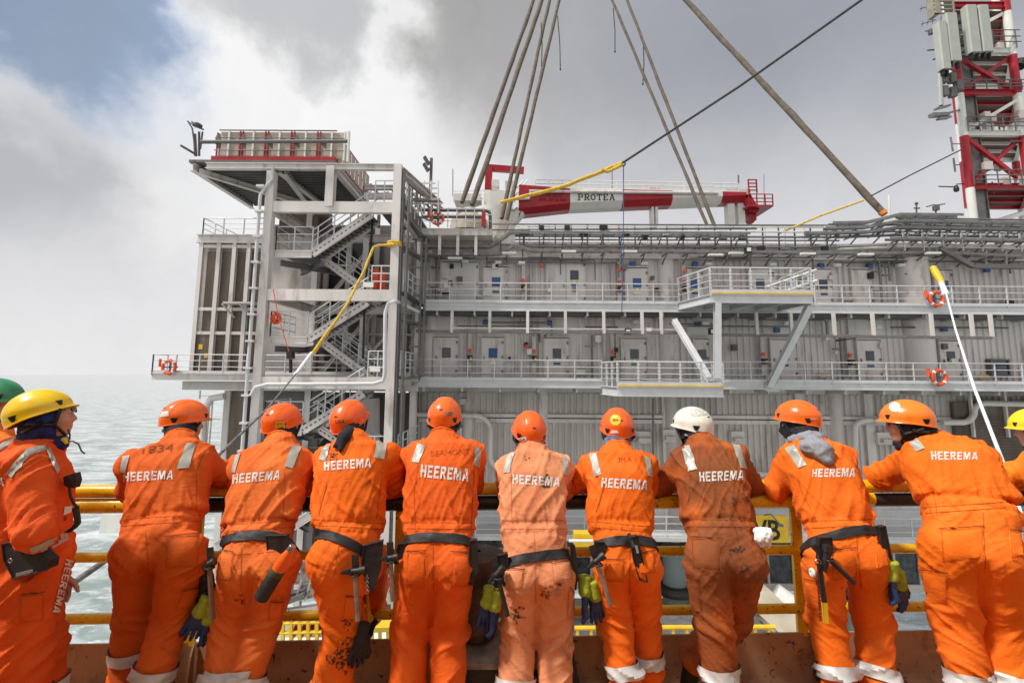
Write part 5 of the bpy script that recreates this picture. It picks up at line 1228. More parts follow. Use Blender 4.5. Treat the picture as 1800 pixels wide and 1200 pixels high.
GW.part('treads', MB().beam(at(440, 1050, 16.8), at(545, 985, 16.8), .5, .12).beam(at(410, 1095, 16.8), at(540, 1040, 16.8), .5, .14), M_grey3)
GW.done()
BK = Thing('yellow_work_basket', 'yellow framed work basket with red and white barriers low behind the crew', 'work basket')
mb = MB()
for py in (1078, 1095, 1112, 1130): mb.tube([at(480, py, 15), at(585, py-3, 15)], .05, 6)
for px in range(482, 588, 15): mb.beam(at(px, 1078, 15), at(px, 1134, 15), .09)
for px in range(640, 700, 14): mb.beam(at(px, 1078, 15), at(px, 1134, 15), .09)
mb.tube([at(640, 1098, 15), at(700, 1095, 15)], .2, 6)
BK.part('frame', mb, M_yel)
BK.part('floor', MB().box(at(475, 1130, 15.5).x, at(720, 1130, 15.5).x, 15.5, 18, at(500, 1140, 15.5).z-.2, at(500, 1132, 15.5).z-.2), M_white)
mb = MB()
for k in range(5): mb.beam(at(515+k*14, 1118, 15.2), at(527+k*14, 1088, 15.2), .12)
for k in range(5): mb.beam(at(660+k*9, 1040, 15.6), at(668+k*9, 1015, 15.6), .10)
BK.part('red_stripe', mb, M_red)
BK.part('white_barrier', MB().box(at(500, 1118, 15.4).x, at(580, 1118, 15.4).x, 15.35, 15.4, at(500, 1118, 15.4).z, at(500, 1090, 15.4).z).box(at(655, 1040, 15.8).x, at(705, 1040, 15.8).x, 15.75, 15.8, at(655, 1060, 15.8).z, at(655, 1010, 15.8).z), M_white)
BK.done()
solo('white_buoy_box', 'pale rectangular container floating on the sea at the left', 'container', MB().box(at(176, 920, 24).x, at(214, 920, 24).x, 24, 26, at(180, 937, 24).z, at(180, 903, 24).z), M_white)
# ================================================================ body modelling engine: one smooth surface from a distance field
f32 = np.float32
def nrm(v): v = np.asarray(v, float); return v / max(np.linalg.norm(v), 1e-9)
class Field:
    def __init__(s): s.p = []
    def cap(s, a, b, ra, rb, k=.03, op='u'):
        a = np.array(a, float); b = np.array(b, float); r = max(ra, rb)
        lo = np.minimum(a, b) - r; hi = np.maximum(a, b) + r
        def f(X, Y, Z):
            d = b - a; L = max(d @ d, 1e-9)
            t = np.clip(((X-a[0])*d[0] + (Y-a[1])*d[1] + (Z-a[2])*d[2]) / L, 0, 1)
            return np.sqrt((X-a[0]-t*d[0])**2 + (Y-a[1]-t*d[1])**2 + (Z-a[2]-t*d[2])**2) - (ra + (rb-ra)*t)
        s.p.append((lo, hi, f, k, op)); return s
    def ell(s, c, r, M=None, k=.03, op='u'):
        """ellipsoid; rows of M are its axes"""
        c = np.array(c, float); r = np.array(r, float); M = np.eye(3) if M is None else np.array(M, float)
        e = np.sqrt(((M * r[:, None])**2).sum(0)); m = r.min()
        def f(X, Y, Z):
            q = [((X-c[0])*M[i,0] + (Y-c[1])*M[i,1] + (Z-c[2])*M[i,2]) / r[i] for i in range(3)]
            l = np.sqrt(q[0]**2 + q[1]**2 + q[2]**2)
            g = np.sqrt((q[0]/r[0])**2 + (q[1]/r[1])**2 + (q[2]/r[2])**2)
            return l*(l-1)/np.maximum(g, 1e-6)
        s.p.append((c-e, c+e, f, k, op)); return s
    def half(s, c, n, lo, hi, k=.005):
        """cut away everything on the +n side of the plane through c (within a box)"""
        c = np.array(c, float); n = nrm(n)
        f = lambda X, Y, Z: -((X-c[0])*n[0] + (Y-c[1])*n[1] + (Z-c[2])*n[2])
        s.p.append((np.array(lo, float), np.array(hi, float), f, k, 's')); return s
    def loft(s, P_, w, d, side, k=.04, ex=2.4):
        P_ = np.array(P_, float); w = np.array(w); d = np.array(d); side = np.array([nrm(v) for v in side])
        m = max(w.max(), d.max()); lo = P_.min(0)-m; hi = P_.max(0)+m
        def f(X, Y, Z):
            best = None
            for i in range(len(P_)-1):
                a, b = P_[i], P_[i+1]; v = b-a; L = v @ v
                t = np.clip(((X-a[0])*v[0]+(Y-a[1])*v[1]+(Z-a[2])*v[2])/L, 0, 1)
                cx, cy, cz = X-a[0]-t*v[0], Y-a[1]-t*v[1], Z-a[2]-t*v[2]
                dist = cx*cx+cy*cy+cz*cz
                ax_ = v/math.sqrt(L); tt = t*t*(3-2*t)
                sx = side[i][0]+(side[i+1][0]-side[i][0])*tt; sy = side[i][1]+(side[i+1][1]-side[i][1])*tt; sz = side[i][2]+(side[i+1][2]-side[i][2])*tt
                W_ = w[i]+(w[i+1]-w[i])*tt; D_ = d[i]+(d[i+1]-d[i])*tt
                u = cx*sx+cy*sy+cz*sz; al = cx*ax_[0]+cy*ax_[1]+cz*ax_[2]
                px, py, pz = cx-al*ax_[0]-u*sx, cy-al*ax_[1]-u*sy, cz-al*ax_[2]-u*sz
                vv = np.sqrt(px*px+py*py+pz*pz)
                val = ((np.abs(u)/W_)**ex+(vv/D_)**ex)**(1/ex)-1; val = val*np.minimum(W_, D_)
                val = np.where(np.abs(al) > 1e-5, np.sqrt(np.maximum(val+.05, 0)**2+al*al)-.05, val)
                if best is None: best, bd = val, dist
                else: q = dist < bd; best = np.where(q, val, best); bd = np.where(q, dist, bd)
            return best
        s.p.append((lo, hi, f, k, 'u')); return s
    def mesh(s, h, smooth=1):
        us = [p for p in s.p if p[4] == 'u']
        lo = np.min([p[0] for p in us], 0) - 3*h; hi = np.max([p[1] for p in us], 0) + 3*h
        n = np.ceil((hi-lo)/h).astype(int) + 1
        ax3 = [(lo[i] + h*np.arange(n[i])).astype(f32) for i in range(3)]
        D = np.full(n, .12, f32)
        for plo, phi, f, k, op in s.p:
            m = k + 2.5*h
            i0 = np.maximum(np.floor((plo-m-lo)/h).astype(int), 0); i1 = np.minimum(np.ceil((phi+m-lo)/h).astype(int)+1, n)
            if (i1 <= i0).any(): continue
            sl = tuple(slice(a, b) for a, b in zip(i0, i1))
            X = ax3[0][sl[0]][:, None, None]; Y = ax3[1][sl[1]][None, :, None]; Z = ax3[2][sl[2]][None, None, :]
            d = f(X, Y, Z).astype(f32)*np.ones_like(D[sl]); c = D[sl]
            if op == 's': d = -d; e = np.maximum(k-np.abs(c-d), 0)/k; D[sl] = np.maximum(c, d) + e*e*k*.25
            else: e = np.maximum(k-np.abs(c-d), 0)/k; D[sl] = np.minimum(c, d) - e*e*k*.25
        return surface_nets(D, lo, h, smooth)
def surface_nets(D, lo, h, smooth):
    I = D < 0; n = D.shape
    cnt = np.zeros((n[0]-1, n[1]-1, n[2]-1), np.int8)
    offs = [(i, j, k) for i in (0, 1) for j in (0, 1) for k in (0, 1)]
    for o in offs: cnt += I[o[0]:n[0]-1+o[0], o[1]:n[1]-1+o[1], o[2]:n[2]-1+o[2]]
    act = np.argwhere((cnt > 0) & (cnt < 8)); idx = np.full(cnt.shape, -1, np.int32); idx[tuple(act.T)] = np.arange(len(act))
    cv = np.stack([D[act[:,0]+o[0], act[:,1]+o[1], act[:,2]+o[2]] for o in offs], 1)
    pos = np.zeros((len(act), 3)); num = np.zeros(len(act)); O = np.array(offs, float)
    for a in range(8):
        for b in range(a+1, 8):
            if np.abs(O[a]-O[b]).sum() != 1: continue
            m = (cv[:,a] < 0) != (cv[:,b] < 0); t = cv[m,a]/(cv[m,a]-cv[m,b])
            pos[m] += O[a] + t[:,None]*(O[b]-O[a]); num[m] += 1
    v = lo + h*(act + pos/num[:,None])
    F_ = []
    for ax_ in range(3):
        u, w = (ax_+1) % 3, (ax_+2) % 3
        sl0 = [slice(None)]*3; sl1 = [slice(None)]*3; sl0[ax_] = slice(0, n[ax_]-1); sl1[ax_] = slice(1, n[ax_])
        A, B = I[tuple(sl0)], I[tuple(sl1)]
        e = np.argwhere(A != B); e = e[(e[:,u] > 0) & (e[:,w] > 0) & (e[:,u] < n[u]-1) & (e[:,w] < n[w]-1)]
        flip = A[tuple(e.T)]
        def at_(du, dw): q = e.copy(); q[:,u] += du; q[:,w] += dw; return idx[tuple(q.T)]
        q = np.stack([at_(-1,-1), at_(0,-1), at_(0,0), at_(-1,0)], 1)
        q[~flip] = q[~flip][:, ::-1]; F_.append(q)
    F_ = np.concatenate(F_); F_ = F_[(F_ >= 0).all(1)]
    for _ in range(smooth): v = lap(v, F_, .5)
    return v, F_
def lap(v, F_, k):
    a = np.zeros_like(v); c = np.zeros(len(v))
    for i in range(4):
        j = (i+1) % 4
        for ii, jj in ((i, j), (j, i)):
            for q in range(3): a[:,q] += np.bincount(F_[:,ii], v[F_[:,jj],q], len(v))
            c += np.bincount(F_[:,ii], minlength=len(v))
    return v + k*(a/np.maximum(c, 1)[:,None]-v)
def vnormals(v, F_):
    n = np.cross(v[F_[:,2]]-v[F_[:,0]], v[F_[:,3]]-v[F_[:,1]]); o = np.zeros_like(v)
    for i in range(4):
        for q in range(3): o[:,q] += np.bincount(F_[:,i], n[:,q], len(v))
    return o/np.maximum(np.linalg.norm(o, axis=1), 1e-12)[:,None]
_rng = np.random.default_rng(5); _perm = _rng.permutation(256); _perm = np.concatenate([_perm]*3)
_g = _rng.normal(size=(256, 3)); _g /= np.linalg.norm(_g, axis=1)[:,None]
def pnoise(p, seed=0):
    p = p + seed*17.31; i = np.floor(p).astype(int); f = p-i; u = f*f*f*(f*(f*6-15)+10); r = 0
    for a in (0, 1):
        for b in (0, 1):
            for c in (0, 1):
                g = _g[_perm[_perm[_perm[(i[:,0]+a)&255]+((i[:,1]+b)&255)]+((i[:,2]+c)&255)]]
                d = ((f-np.array([a,b,c]))*g).sum(1)
                r = r + d*(u[:,0] if a else 1-u[:,0])*(u[:,1] if b else 1-u[:,1])*(u[:,2] if c else 1-u[:,2])
    return r
def fold(n, w=.10):
    return np.exp(-(n/w)**2)
def ridge(n, sh=1.0):
    return 1 - np.minimum(np.abs(n)*3.2, 1)**sh
def np_mesh(name, v, F_, m, origin, smooth=True):
    me = bpy.data.meshes.new(name); v = (v-np.array(origin)).astype(f32); F_ = F_.astype(np.int32)
    me.vertices.add(len(v)); me.vertices.foreach_set('co', v.ravel())
    me.loops.add(F_.size); me.loops.foreach_set('vertex_index', F_.ravel())
    me.polygons.add(len(F_)); me.polygons.foreach_set('loop_start', np.arange(0, F_.size, 4, dtype=np.int32)); 
    me.update(calc_edges=True); me.validate()
    me.polygons.foreach_set('use_smooth', np.ones(len(me.polygons), bool)); me.materials.append(m)
    o = bpy.data.objects.new(name, me); COL.objects.link(o); return o
def cloth_mat(name, c, dirt=0.3, fade=None, seed=0.0, dcol=(0.07, 0.035, 0.02), twill=True):
    m, t, b = principled(name)
    g = t.vmath('ADD', t.new('ShaderNodeNewGeometry').outputs['Position'], (seed*3.7, seed*1.9, seed*5.3))
    n = t.noise(g, 3.0, 4, 0.55); f = fade or tuple(min(1, x*1.12+.012) for x in c)
    k = t.mix(t.ss(n, 0.3, 0.7), tuple(x*.88 for x in c)+(1,), tuple(f)+(1,))
    fine = t.noise(g, 60, 3, 0.6)
    k = t.mix(t.ss(fine, .3, .7, 0, .10), k, tuple(x*.7 for x in c)+(1,))
    if dirt > 0:
        zp = t.new('ShaderNodeSeparateXYZ'); t.put(zp.inputs[0], t.new('ShaderNodeNewGeometry').outputs['Position'])
        lowm = t.ss(zp.outputs[2], 1.3, 0.5, .25, 1.0)
        s1 = t.ss(t.noise(g, 5.5, 7, 0.72, 0.4), 0.56, 0.70, 0, min(1, dirt*1.6))
        s2 = t.ss(t.noise(g, 19, 5, 0.7, 0.8), 0.64, 0.72, 0, min(1, dirt*2.0))
        k = t.mix(t.math('MULTIPLY', s1, lowm), k, tuple(dcol)+(1,)); k = t.mix(t.math('MULTIPLY', s2, lowm), k, tuple(x*.5 for x in dcol)+(1,))
    if dirt > .8: k = t.mix(t.ss(t.noise(g, 2.6, 5, .6, .3), .32, .58, 0, .78), k, (.15, .055, .022, 1))
    t.put(b.inputs['Base Color'], k); b.inputs['Roughness'].default_value = 0.82; b.inputs['Specular IOR Level'].default_value = 0.25
    b.inputs['Sheen Weight'].default_value = 0.15; b.inputs['Sheen Roughness'].default_value = 0.5
    try: b.inputs['Sheen Tint'].default_value = tuple(c)+(1,)
    except Exception: pass
    wr = t.noise(t.mapping(g, (1, 1, 1.7)), 14, 4, 0.5, 1.2); wr2 = t.noise(t.mapping(g, (1.6, 1.6, 1)), 33, 3, .5, .8)
    hgt = t.math('ADD', t.math('ADD', t.math('MULTIPLY', wr, 1.3), t.math('MULTIPLY', wr2, .42)), t.math('MULTIPLY', fine, .06))
    bn = t.new('ShaderNodeBump'); bn.inputs['Strength'].default_value = 0.55; bn.inputs['Distance'].default_value = 0.006
    t.put(bn.inputs['Height'], hgt); t.l.new(bn.outputs[0], b.inputs['Normal'])
    return m
M_tape = mat('reflective_tape', (0.38, 0.37, 0.32), 0.42, var=0.12, scale=14, grime=(0.33, 0.30, 0.24), gfac=.5, spec=.6, bump=.15, bscale=60)
M_tape2 = mat('white_leg_tape', (0.55, 0.55, 0.55), 0.42, var=0.10, scale=14, grime=(0.38, 0.35, 0.32), gfac=.5, spec=.6, bump=.15, bscale=60)
M_print = mat('white_back_print', (0.66, 0.62, 0.58), 0.7, var=0.06, scale=30, grime=(0.55, 0.35, 0.22), gfac=.35)
M_belt = mat('black_webbing', (0.018, 0.017, 0.018), 0.6, var=.3, scale=20, bump=.3, bscale=90)
M_bleather = mat('black_leather', (0.022, 0.02, 0.02), 0.45, var=.3, scale=14, bump=.3)
M_skin = mat('skin', (0.50, 0.26, 0.17), 0.5, var=.08, scale=14, spec=.4)
M_steel = mat('tool_steel', (0.33, 0.31, 0.30), 0.35, metal=.8, var=.3, scale=20)
M_gaiter = mat('black_gaiter_cloth', (0.016, 0.015, 0.022), .85, var=.4, scale=18, bump=.6, bscale=25)
M_boot = mat('black_boot', (0.016, 0.015, 0.014), .4, var=.3, scale=20, bump=.2)
M_vent = mat('helmet_vent_black', (0.012, 0.012, 0.014), .35)
M_ink = mat('black_ink', (0.05, 0.035, 0.03), .8)
def helmet_mat(name, c):
    return mat(name, c, .26, var=.07, scale=6, spec=.5, grime=tuple(x*.45 for x in c), gfac=.35)
# ================================================================ the crew
CAM = Vector((0, 0, CAMZ))
def A(v): return np.array(tuple(v), float)
def hand(fd, w, dr, pn, side, curl=.5, sc=1.0):
    """palm + five separate fingers; dr: finger direction, pn: palm normal, side: towards the thumb"""
    w = A(w); dr = nrm(dr); pn = nrm(np.array(pn)-dr*np.dot(pn, dr)); side = nrm(np.array(side)-dr*np.dot(side, dr)-pn*np.dot(side, pn))
    p0 = w+dr*.03*sc; p1 = w+dr*.085*sc
    for q in (-.026, -.009, .009, .026): fd.cap(p0+side*q*.75*sc, p1+side*q*1.05*sc, .017*sc, .0145*sc, .012)
    fd.cap(w-dr*.04, w+dr*.03*sc, .028*sc, .022*sc, .02)
    for i, (q, L) in enumerate(((.030, .072), (.0105, .082), (-.0095, .076), (-.029, .060))):
        p = p1+side*q*sc; d = dr.copy(); ang = curl*(.9+.12*i)
        for j, fr in enumerate((.45, .32, .25)):
            d = nrm(d*math.cos(ang*.75)+pn*math.sin(ang*.75)); e = p+d*L*fr*sc; fd.cap(p, e, (.0095-.0007*j)*sc, (.0088-.0008*j)*sc, .004); p = e
    p = w+side*.022*sc+dr*.028*sc; d = nrm(side*.75+dr*.65+pn*.2)
    for j, L in enumerate((.042, .032, .026)): e = p+d*L*sc; fd.cap(p, e, (.0135-.0015*j)*sc, (.012-.0015*j)*sc, .008); p = e; d = nrm(d+dr*.35+pn*.3)
def head(fd, c, f, u, s=1.0, face=True):
    c = A(c); f = nrm(f); u = nrm(np.array(u)-f*np.dot(u, f)); r = np.cross(f, u); M = [r, f, u]
    P_ = lambda a, b, h: c + r*a*s + f*b*s + u*h*s
    fd.ell(P_(0, -.008, .03), np.array((.076, .096, .095))*s, M, .03); fd.ell(P_(0, .022, -.035), np.array((.060, .068, .078))*s, M, .03)
    fd.ell(P_(0, .058, -.088), np.array((.028, .024, .020))*s, M, .03)
    fd.cap(P_(-.035, .079, .028), P_(.035, .079, .028), .013*s, .013*s, .02)
    fd.cap(P_(0, .086, .016), P_(0, .104, -.020), .008*s, .0115*s, .014); fd.cap(P_(-.012, .096, -.026), P_(.012, .096, -.026), .008*s, .008*s, .008)
    for q in (-1, 1):
        fd.ell(P_(q*.032, .096, .006), np.array((.017, .016, .011))*s, M, .014, 's'); fd.ell(P_(q*.032, .074, .005), np.array((.013, .013, .012))*s, M, .006)
        fd.ell(P_(q*.042, .060, -.025), np.array((.022, .022, .022))*s, M, .025)
        fd.ell(P_(q*.078, -.004, .0), np.array((.010, .022, .034))*s, [nrm(r+f*q*.35), nrm(f-r*q*.35), u], .008); fd.ell(P_(q*.086, .000, .004), np.array((.007, .011, .018))*s, M, .005, 's')
    fd.cap(P_(-.018, .088, -.049), P_(.018, .088, -.049), .007*s, .007*s, .007); fd.cap(P_(-.015, .086, -.061), P_(.015, .086, -.061), .008*s, .008*s, .007)
    fd.cap(P_(-.018, .098, -.055), P_(.018, .098, -.055), .002*s, .002*s, .004, 's')
    return r, f, u
def catch(bvh, px, py, off=.003):
    d = ray(px, py).normalized(); h, n, i, t = bvh.ray_cast(CAM, d, 12)
    if h is None: return None
    if n.dot(d) > 0: n = -n
    return h + n*off
def bil(q, u, v):
    return (q[0][0]*(1-u)*(1-v)+q[1][0]*u*(1-v)+q[2][0]*u*v+q[3][0]*(1-u)*v, q[0][1]*(1-u)*(1-v)+q[1][1]*u*(1-v)+q[2][1]*u*v+q[3][1]*(1-u)*v)
class Person:
    n_ = 0
    def __init__(s, label, joints, head_dir, body_w, cover, helm, opts=None):
        Person.n_ += 1; s.id = Person.n_; s.o = opts or {}; o = s.o
        J = {}
        Yb = o.get('Y')   # absolute depth base instead of the rail
        for k, (px, py, dp) in joints.items():
            if Yb is not None: J[k] = A(at(px, py, Yb+dp))
            else:
                Y = 3.1
                for _ in range(5): Y = railY(at(px, py, Y).x)+dp
                J[k] = A(at(px, py, Y))
        J['head'] = J['head']-np.array([0, 0, .024 if Yb is None else .0]); s.J = J; sc = o.get('s', 1.0)
        side_t = nrm(J['sr']-J['sl']); side_t[2] *= .6; side_t = nrm(side_t); side_p = nrm(J['hr']-J['hl']); side_p[2] *= .5; side_p = nrm(side_p)
        up_t = nrm(J['neck']-J['waist']); s.front = nrm(np.cross(up_t, side_t)); s.fp = nrm(np.cross(np.array([0,0,1.]), side_p))
        W_ = body_w; DD = o.get('d', 1.0)
        pel = (J['hl']+J['hr'])/2
        # ---- coverall
        fd = Field(); g = 1.0
        chest = J['waist']*.40+J['neck']*.60 - s.front*.015; sh = J['waist']*.13+J['neck']*.87-s.front*.012
        spine = [pel-np.array([0,0,.03]), J['waist']*.62+pel*.38, J['waist'], J['waist']*.7+J['neck']*.3-s.front*.012, chest, sh, J['neck']]
        sides = [side_p, side_p, nrm(side_p+side_t), side_t, side_t, side_t, side_t]
        w = np.array([.78*W_[3], W_[3]*.93, W_[2], (W_[2]+W_[1])/2, W_[1], W_[0], .080]); d = np.array([.125, .142, .132, .136, .140, .112, .082])*DD
        fd.loft(spine, w, d, sides, .05, 2.5)
        nb = J['neck']; hc = J['head']
        nd = nrm(hc-nb)
        fd.cap(nb-nd*.02, nb+nd*.035, .086, .078, .03)
        for q, sk, ek, wk in ((-1, 'sl', 'el', 'wl'), (1, 'sr', 'er', 'wr')):
            fd.cap(nb-nd*.005, J[sk]+np.array([0,0,.02]), .055, .062, .06)
            fd.cap(J[sk], J[ek], .083, .070, .045); fd.cap(J[ek], J[wk], .070, .056, .035)
        lw = o.get('leg', (.104, .092, .090))
        for q, hk, kk, ak in ((-1, 'hl', 'kl', 'al'), (1, 'hr', 'kr', 'ar')):
            H = J[hk]; fd.ell(H-s.fp*.032-np.array([0,0,.01]), (.090, .092, .125), [side_p, s.fp, np.array([0,0,1.])], .05)
            fd.cap(H, J[kk], lw[0]+.006, lw[1], .035); fd.cap(J[kk], J[ak], lw[1], lw[2], .03)
            aa = J[ak]+nrm(J[kk]-J[ak])*(-.02); fd.cap(J[ak], aa, lw[2]+.002, lw[2]+.004, .02)
        v, F_ = fd.mesh(.0085, 1)
        v = s.wrinkle(v, F_, spine)
        s.cv, s.cF = v, F_
        s.bvh = BVHTree.FromPolygons([tuple(p) for p in v], [tuple(int(i) for i in f) for f in F_])
        # ---- body
        fb = Field(); u0 = o.get('up', (0, 0, 1)); hs = o.get('hs', 1.0)
        s.hr, s.hf, s.hu = head(fb, hc, head_dir, u0, hs)
        fb.cap(nb-nd*.05, hc-s.hu*.05-s.hf*.02, .062, .056, .03)
        fb.loft(spine, np.maximum(w-.03, .05), d-.025, sides, .04, 2.3)
        for q, sk, ek, wk in ((-1, 'sl', 'el', 'wl'), (1, 'sr', 'er', 'wr')):
            fb.cap(J[sk], J[ek], .055, .045, .03); fb.cap(J[ek], J[wk], .046, .030, .03)
            dr = J[wk]-J[ek]; dr = nrm(dr) if not o.get('handdir') else nrm(o['handdir'])
            dr = nrm(dr+s.front*.1); hand(fb, J[wk]+dr*.02, dr, (0, .25, -1), s.front+np.array([0,0,.5]), .55)
        for hk, kk, ak in (('hl', 'kl', 'al'), ('hr', 'kr', 'ar')): fb.cap(J[hk], J[kk], .085, .06, .03); fb.cap(J[kk], J[ak], .06, .045, .03)
        bv, bF = fb.mesh(.0088, 1)
        s.org = np.array([pel[0], pel[1], min(J['al'][2], J['ar'][2])-.1])
        s.root = np_mesh('person', bv, bF, M_skin, s.org); s.root.location = tuple(s.org); tag(s.root, label, 'person')
        s.cover = s.child(np_mesh('coverall', v, F_, cover, s.org))
        s.make_head(helm)
        for ak, kk, bt in (('al', 'kl', 'l'), ('ar', 'kr', 'r')):
            fo = Field(); a = J[ak]; sh_ = nrm(J[ak]-J[kk]); fw = s.fp; 
            toe = o.get('toe_'+bt); td = A(toe) if toe else nrm(fw*1.0+np.array([0,0,-.08])); ba = a+sh_*.06
            fo.cap(a, ba, .055, .052, .02); fo.cap(ba, ba+td*.15, .05, .042, .03); fo.cap(ba-td*.03+sh_*.025, ba+td*.17+sh_*.02, .04, .04, .015)
            bm_v, bm_F = fo.mesh(.009, 1); s.child(np_mesh('boot', bm_v, bm_F, M_boot, s.org))
    def child(s, o, parent=None): o.parent = parent or s.root; return o
    def mbchild(s, name, mb, m, smooth=True, parent=None, label=None):
        if not mb.f: return None
        o = link_mesh(name, mb.v, mb.f, m, s.org, smooth); o.parent = parent or s.root
        if label: o['label'] = label
        return o
    def wrinkle(s, v, F_, spine):
        J = s.J; n = vnormals(v, F_)
        bones = [('hl','kl',1), ('hr','kr',1), ('kl','al',.85), ('kr','ar',.85), ('sl','el',1.0), ('sr','er',1.0), ('el','wl',1.2), ('er','wr',1.2)]
        ws = []; ds = []
        def seg(a, b):
            d = b-a; L = np.linalg.norm(d); t = ((v-a)@d)/(L*L); tc = np.clip(t, 0, 1); return np.linalg.norm(v-a-tc[:,None]*d, axis=1), t, d/L, L
        sd = s.id*1.7; tot = np.zeros(len(v)); wt = np.zeros(len(v))
        for i, (a, b, amp) in enumerate(bones):
            dist, t, d, L = seg(J[a], J[b]); W_ = np.exp(-dist/.022)
            rel = v-J[a]; al = rel@d; pe = rel-al[:,None]*d
            tw = pe@np.array([1,0,0.]) ; 
            sg = 1 if i % 2 else -1; wv = pnoise(rel*3.1+sd+i)*1.4
            q = pe*2.6 + d*((al*9.5+tw*6.0*sg+wv*.8)[:,None]); nn = pnoise(q+i*9.1+sd)
            q2 = pe*4.0 + d*((al*17+tw*15*sg+wv*1.6)[:,None]); n2 = pnoise(q2+i*5.3+sd)
            joint = np.exp(-((t-0)/.22)**2)*.9+np.exp(-((t-1)/.25)**2)*1.0+.38
            disp = amp*joint*(.0200*(fold(nn, .11)-.3)+.0125*(fold(n2, .09)-.3)+.008*pnoise(rel*7+sd)); tot += W_*disp; wt += W_
        pel, wa, nk = spine[0], J['waist'], J['neck']
        for (a, b, lowp, amp) in ((wa, nk, 0, .8), (pel, wa, 1, .55)):
            dist, t, d, L = seg(a, b); W_ = np.exp(-np.maximum(dist-.10, 0)/.022)
            rel = v-a; al = rel@d; pe = rel-al[:,None]*d; lat = pe@nrm(J['sr']-J['sl'])
            wv = pnoise(rel*2.7+sd+5)*1.3; dg = lat*(1 if s.id % 2 else -1)
            if lowp: q = pe*3.0+d*((al*11+np.abs(lat)*15+wv)[:,None]); q2 = pe*5+d*((al*20-np.abs(lat)*14+wv)[:,None])
            else: q = pe*2.4+d*((al*7+dg*13+wv)[:,None]); q2 = pe*8+d*((al*8-dg*17+wv)[:,None])
            nn = pnoise(q+sd+31); n2 = pnoise(q2+sd+11)
            if lowp: k = .9+.3*np.exp(-((t-1)/.2)**2)
            else: k = np.exp(-(t/.28)**2)*1.3+.45+.5*np.minimum(np.abs(lat)/.2, 1)
            tot += W_*amp*k*(.0150*(fold(nn, .10)-.3)+.0090*(fold(n2, .085)-.3)+.006*pnoise(rel*8+sd)); wt += W_
        disp = tot/np.maximum(wt, 1e-6)
        # waist seam: cinch and little pleats
        dist, t, d, L = seg(pel, nk); c = (wa-pel)@d; al = (v-pel)@d-c + s.o.get('seam', 0); near = (np.abs((v-(pel+d*c))@nrm(J['sr']-J['sl'])) < .3) & (np.linalg.norm(v-wa, axis=1) < .34)
        band = np.exp(-(al/.016)**2)+.6*np.exp(-((al+.055)/.012)**2); lat = (v-wa)
        pl = pnoise(np.stack([lat@nrm(J['sr']-J['sl'])*48, al*7, lat@s.front*30], 1)+sd)
        pleat = np.exp(-((np.abs(al+.025)-.0)/.075)**2)
        disp += np.where(near, -.0075*band+.0055*pl*pleat*1.5, 0)
        # centre back seam on the seat
        v = v+n*disp[:,None]
        v = lap(v, F_, .25)
        return v
    # ---------------------------------------------------------- head gear
    def make_head(s, helm):
        o = s.o; J = s.J; c = J['head']; f, u, r = s.hf, s.hu, s.hr; hs = o.get('hs', 1.0); M = [r, f, u]
        nb = J['neck']; gm = o.get('gaiter', M_gaiter)
        # gaiter: neck tube and back of the head
        fg = Field(); fg.cap(nb-u*.03, nb*.45+c*.55-f*.012, .077, .074, .03); fg.cap(nb*.5+c*.5-f*.01, c-u*.035-f*.012, .074, .078, .03)
        fg.ell(c-f*.012+u*.015, np.array((.087, .103, .100))*hs, M, .03)
        if o.get('mask'): fg.ell(c+f*.02-u*.045, np.array((.070, .085, .080))*hs, M, .03); fg.cap(c+f*.09-u*.02, c+f*.10-u*.045, .018, .02, .03)
        else:
            lo = c-.25; hi = c+.25; fg.half(c+f*(o.get('gcut', .045))-u*.0, nrm(f*.9+u*o.get('gtilt', .45)), lo, hi, .01)
            fg.cap(nb+f*.02, c+f*o.get('chinf', .050)-u*o.get('chin', .118), .060, .036, .03)
        gv, gF = fg.mesh(.0085, 1); gn = vnormals(gv, gF); rel = gv-nb
        q = np.stack([rel@r*9, rel@f*9, rel@u*34+ (rel@r)*8], 1); gv = gv+gn*(.0075*(ridge(pnoise(q+s.id*3), 1.1)-.45)*np.exp(-np.maximum(rel@u-.12, 0)/.04))[:,None]
        s.gaiter = s.child(np_mesh('neck_gaiter', gv, gF, gm, s.org))
        # helmet shell
        hm, hcl = helm; ht = o.get('htilt', 0.0); u = nrm(u-f*ht); f = nrm(f+s.hu*ht*.98); hc = c+u*.028*hs-f*(.004+o.get('hback', 0)); a_, b_, h_ = .120*hs, .143*hs, .130*hs
        NA, NT_ = 56, 22
        def thr(phi):  # phi 0 front, pi back
            cb = math.cos(phi)
            return R(98 - 6*cb) if cb > 0 else R(98 + 12*(-cb)**1.4)
        def hp(phi, th, off=0.0):
            sx_ = abs(math.sin(phi)*math.sin(th)); cr_ = .0050/(1+math.exp(-(sx_-.44)/.018)) + .0035*math.exp(-((sx_-.30)/.03)**2)*max(0, -math.cos(phi)) + .0035/(1+math.exp(-(th-R(80))/.03))
            k = math.sin(th); fw = math.cos(phi)
            # slightly pointed back and front peak
            x = math.sin(phi)*k*(a_+off)*(1+.03*math.cos(2*phi)); y = fw*k*(b_+off); z = math.cos(th)*(h_+off)
            n_ = nrm(r*x+f*y+u*z)
            return hc + r*x+f*y+u*z - n_*cr_
        mb = MB(); tr = [i/NT_ for i in range(NT_+1)]; O = []; I_ = []
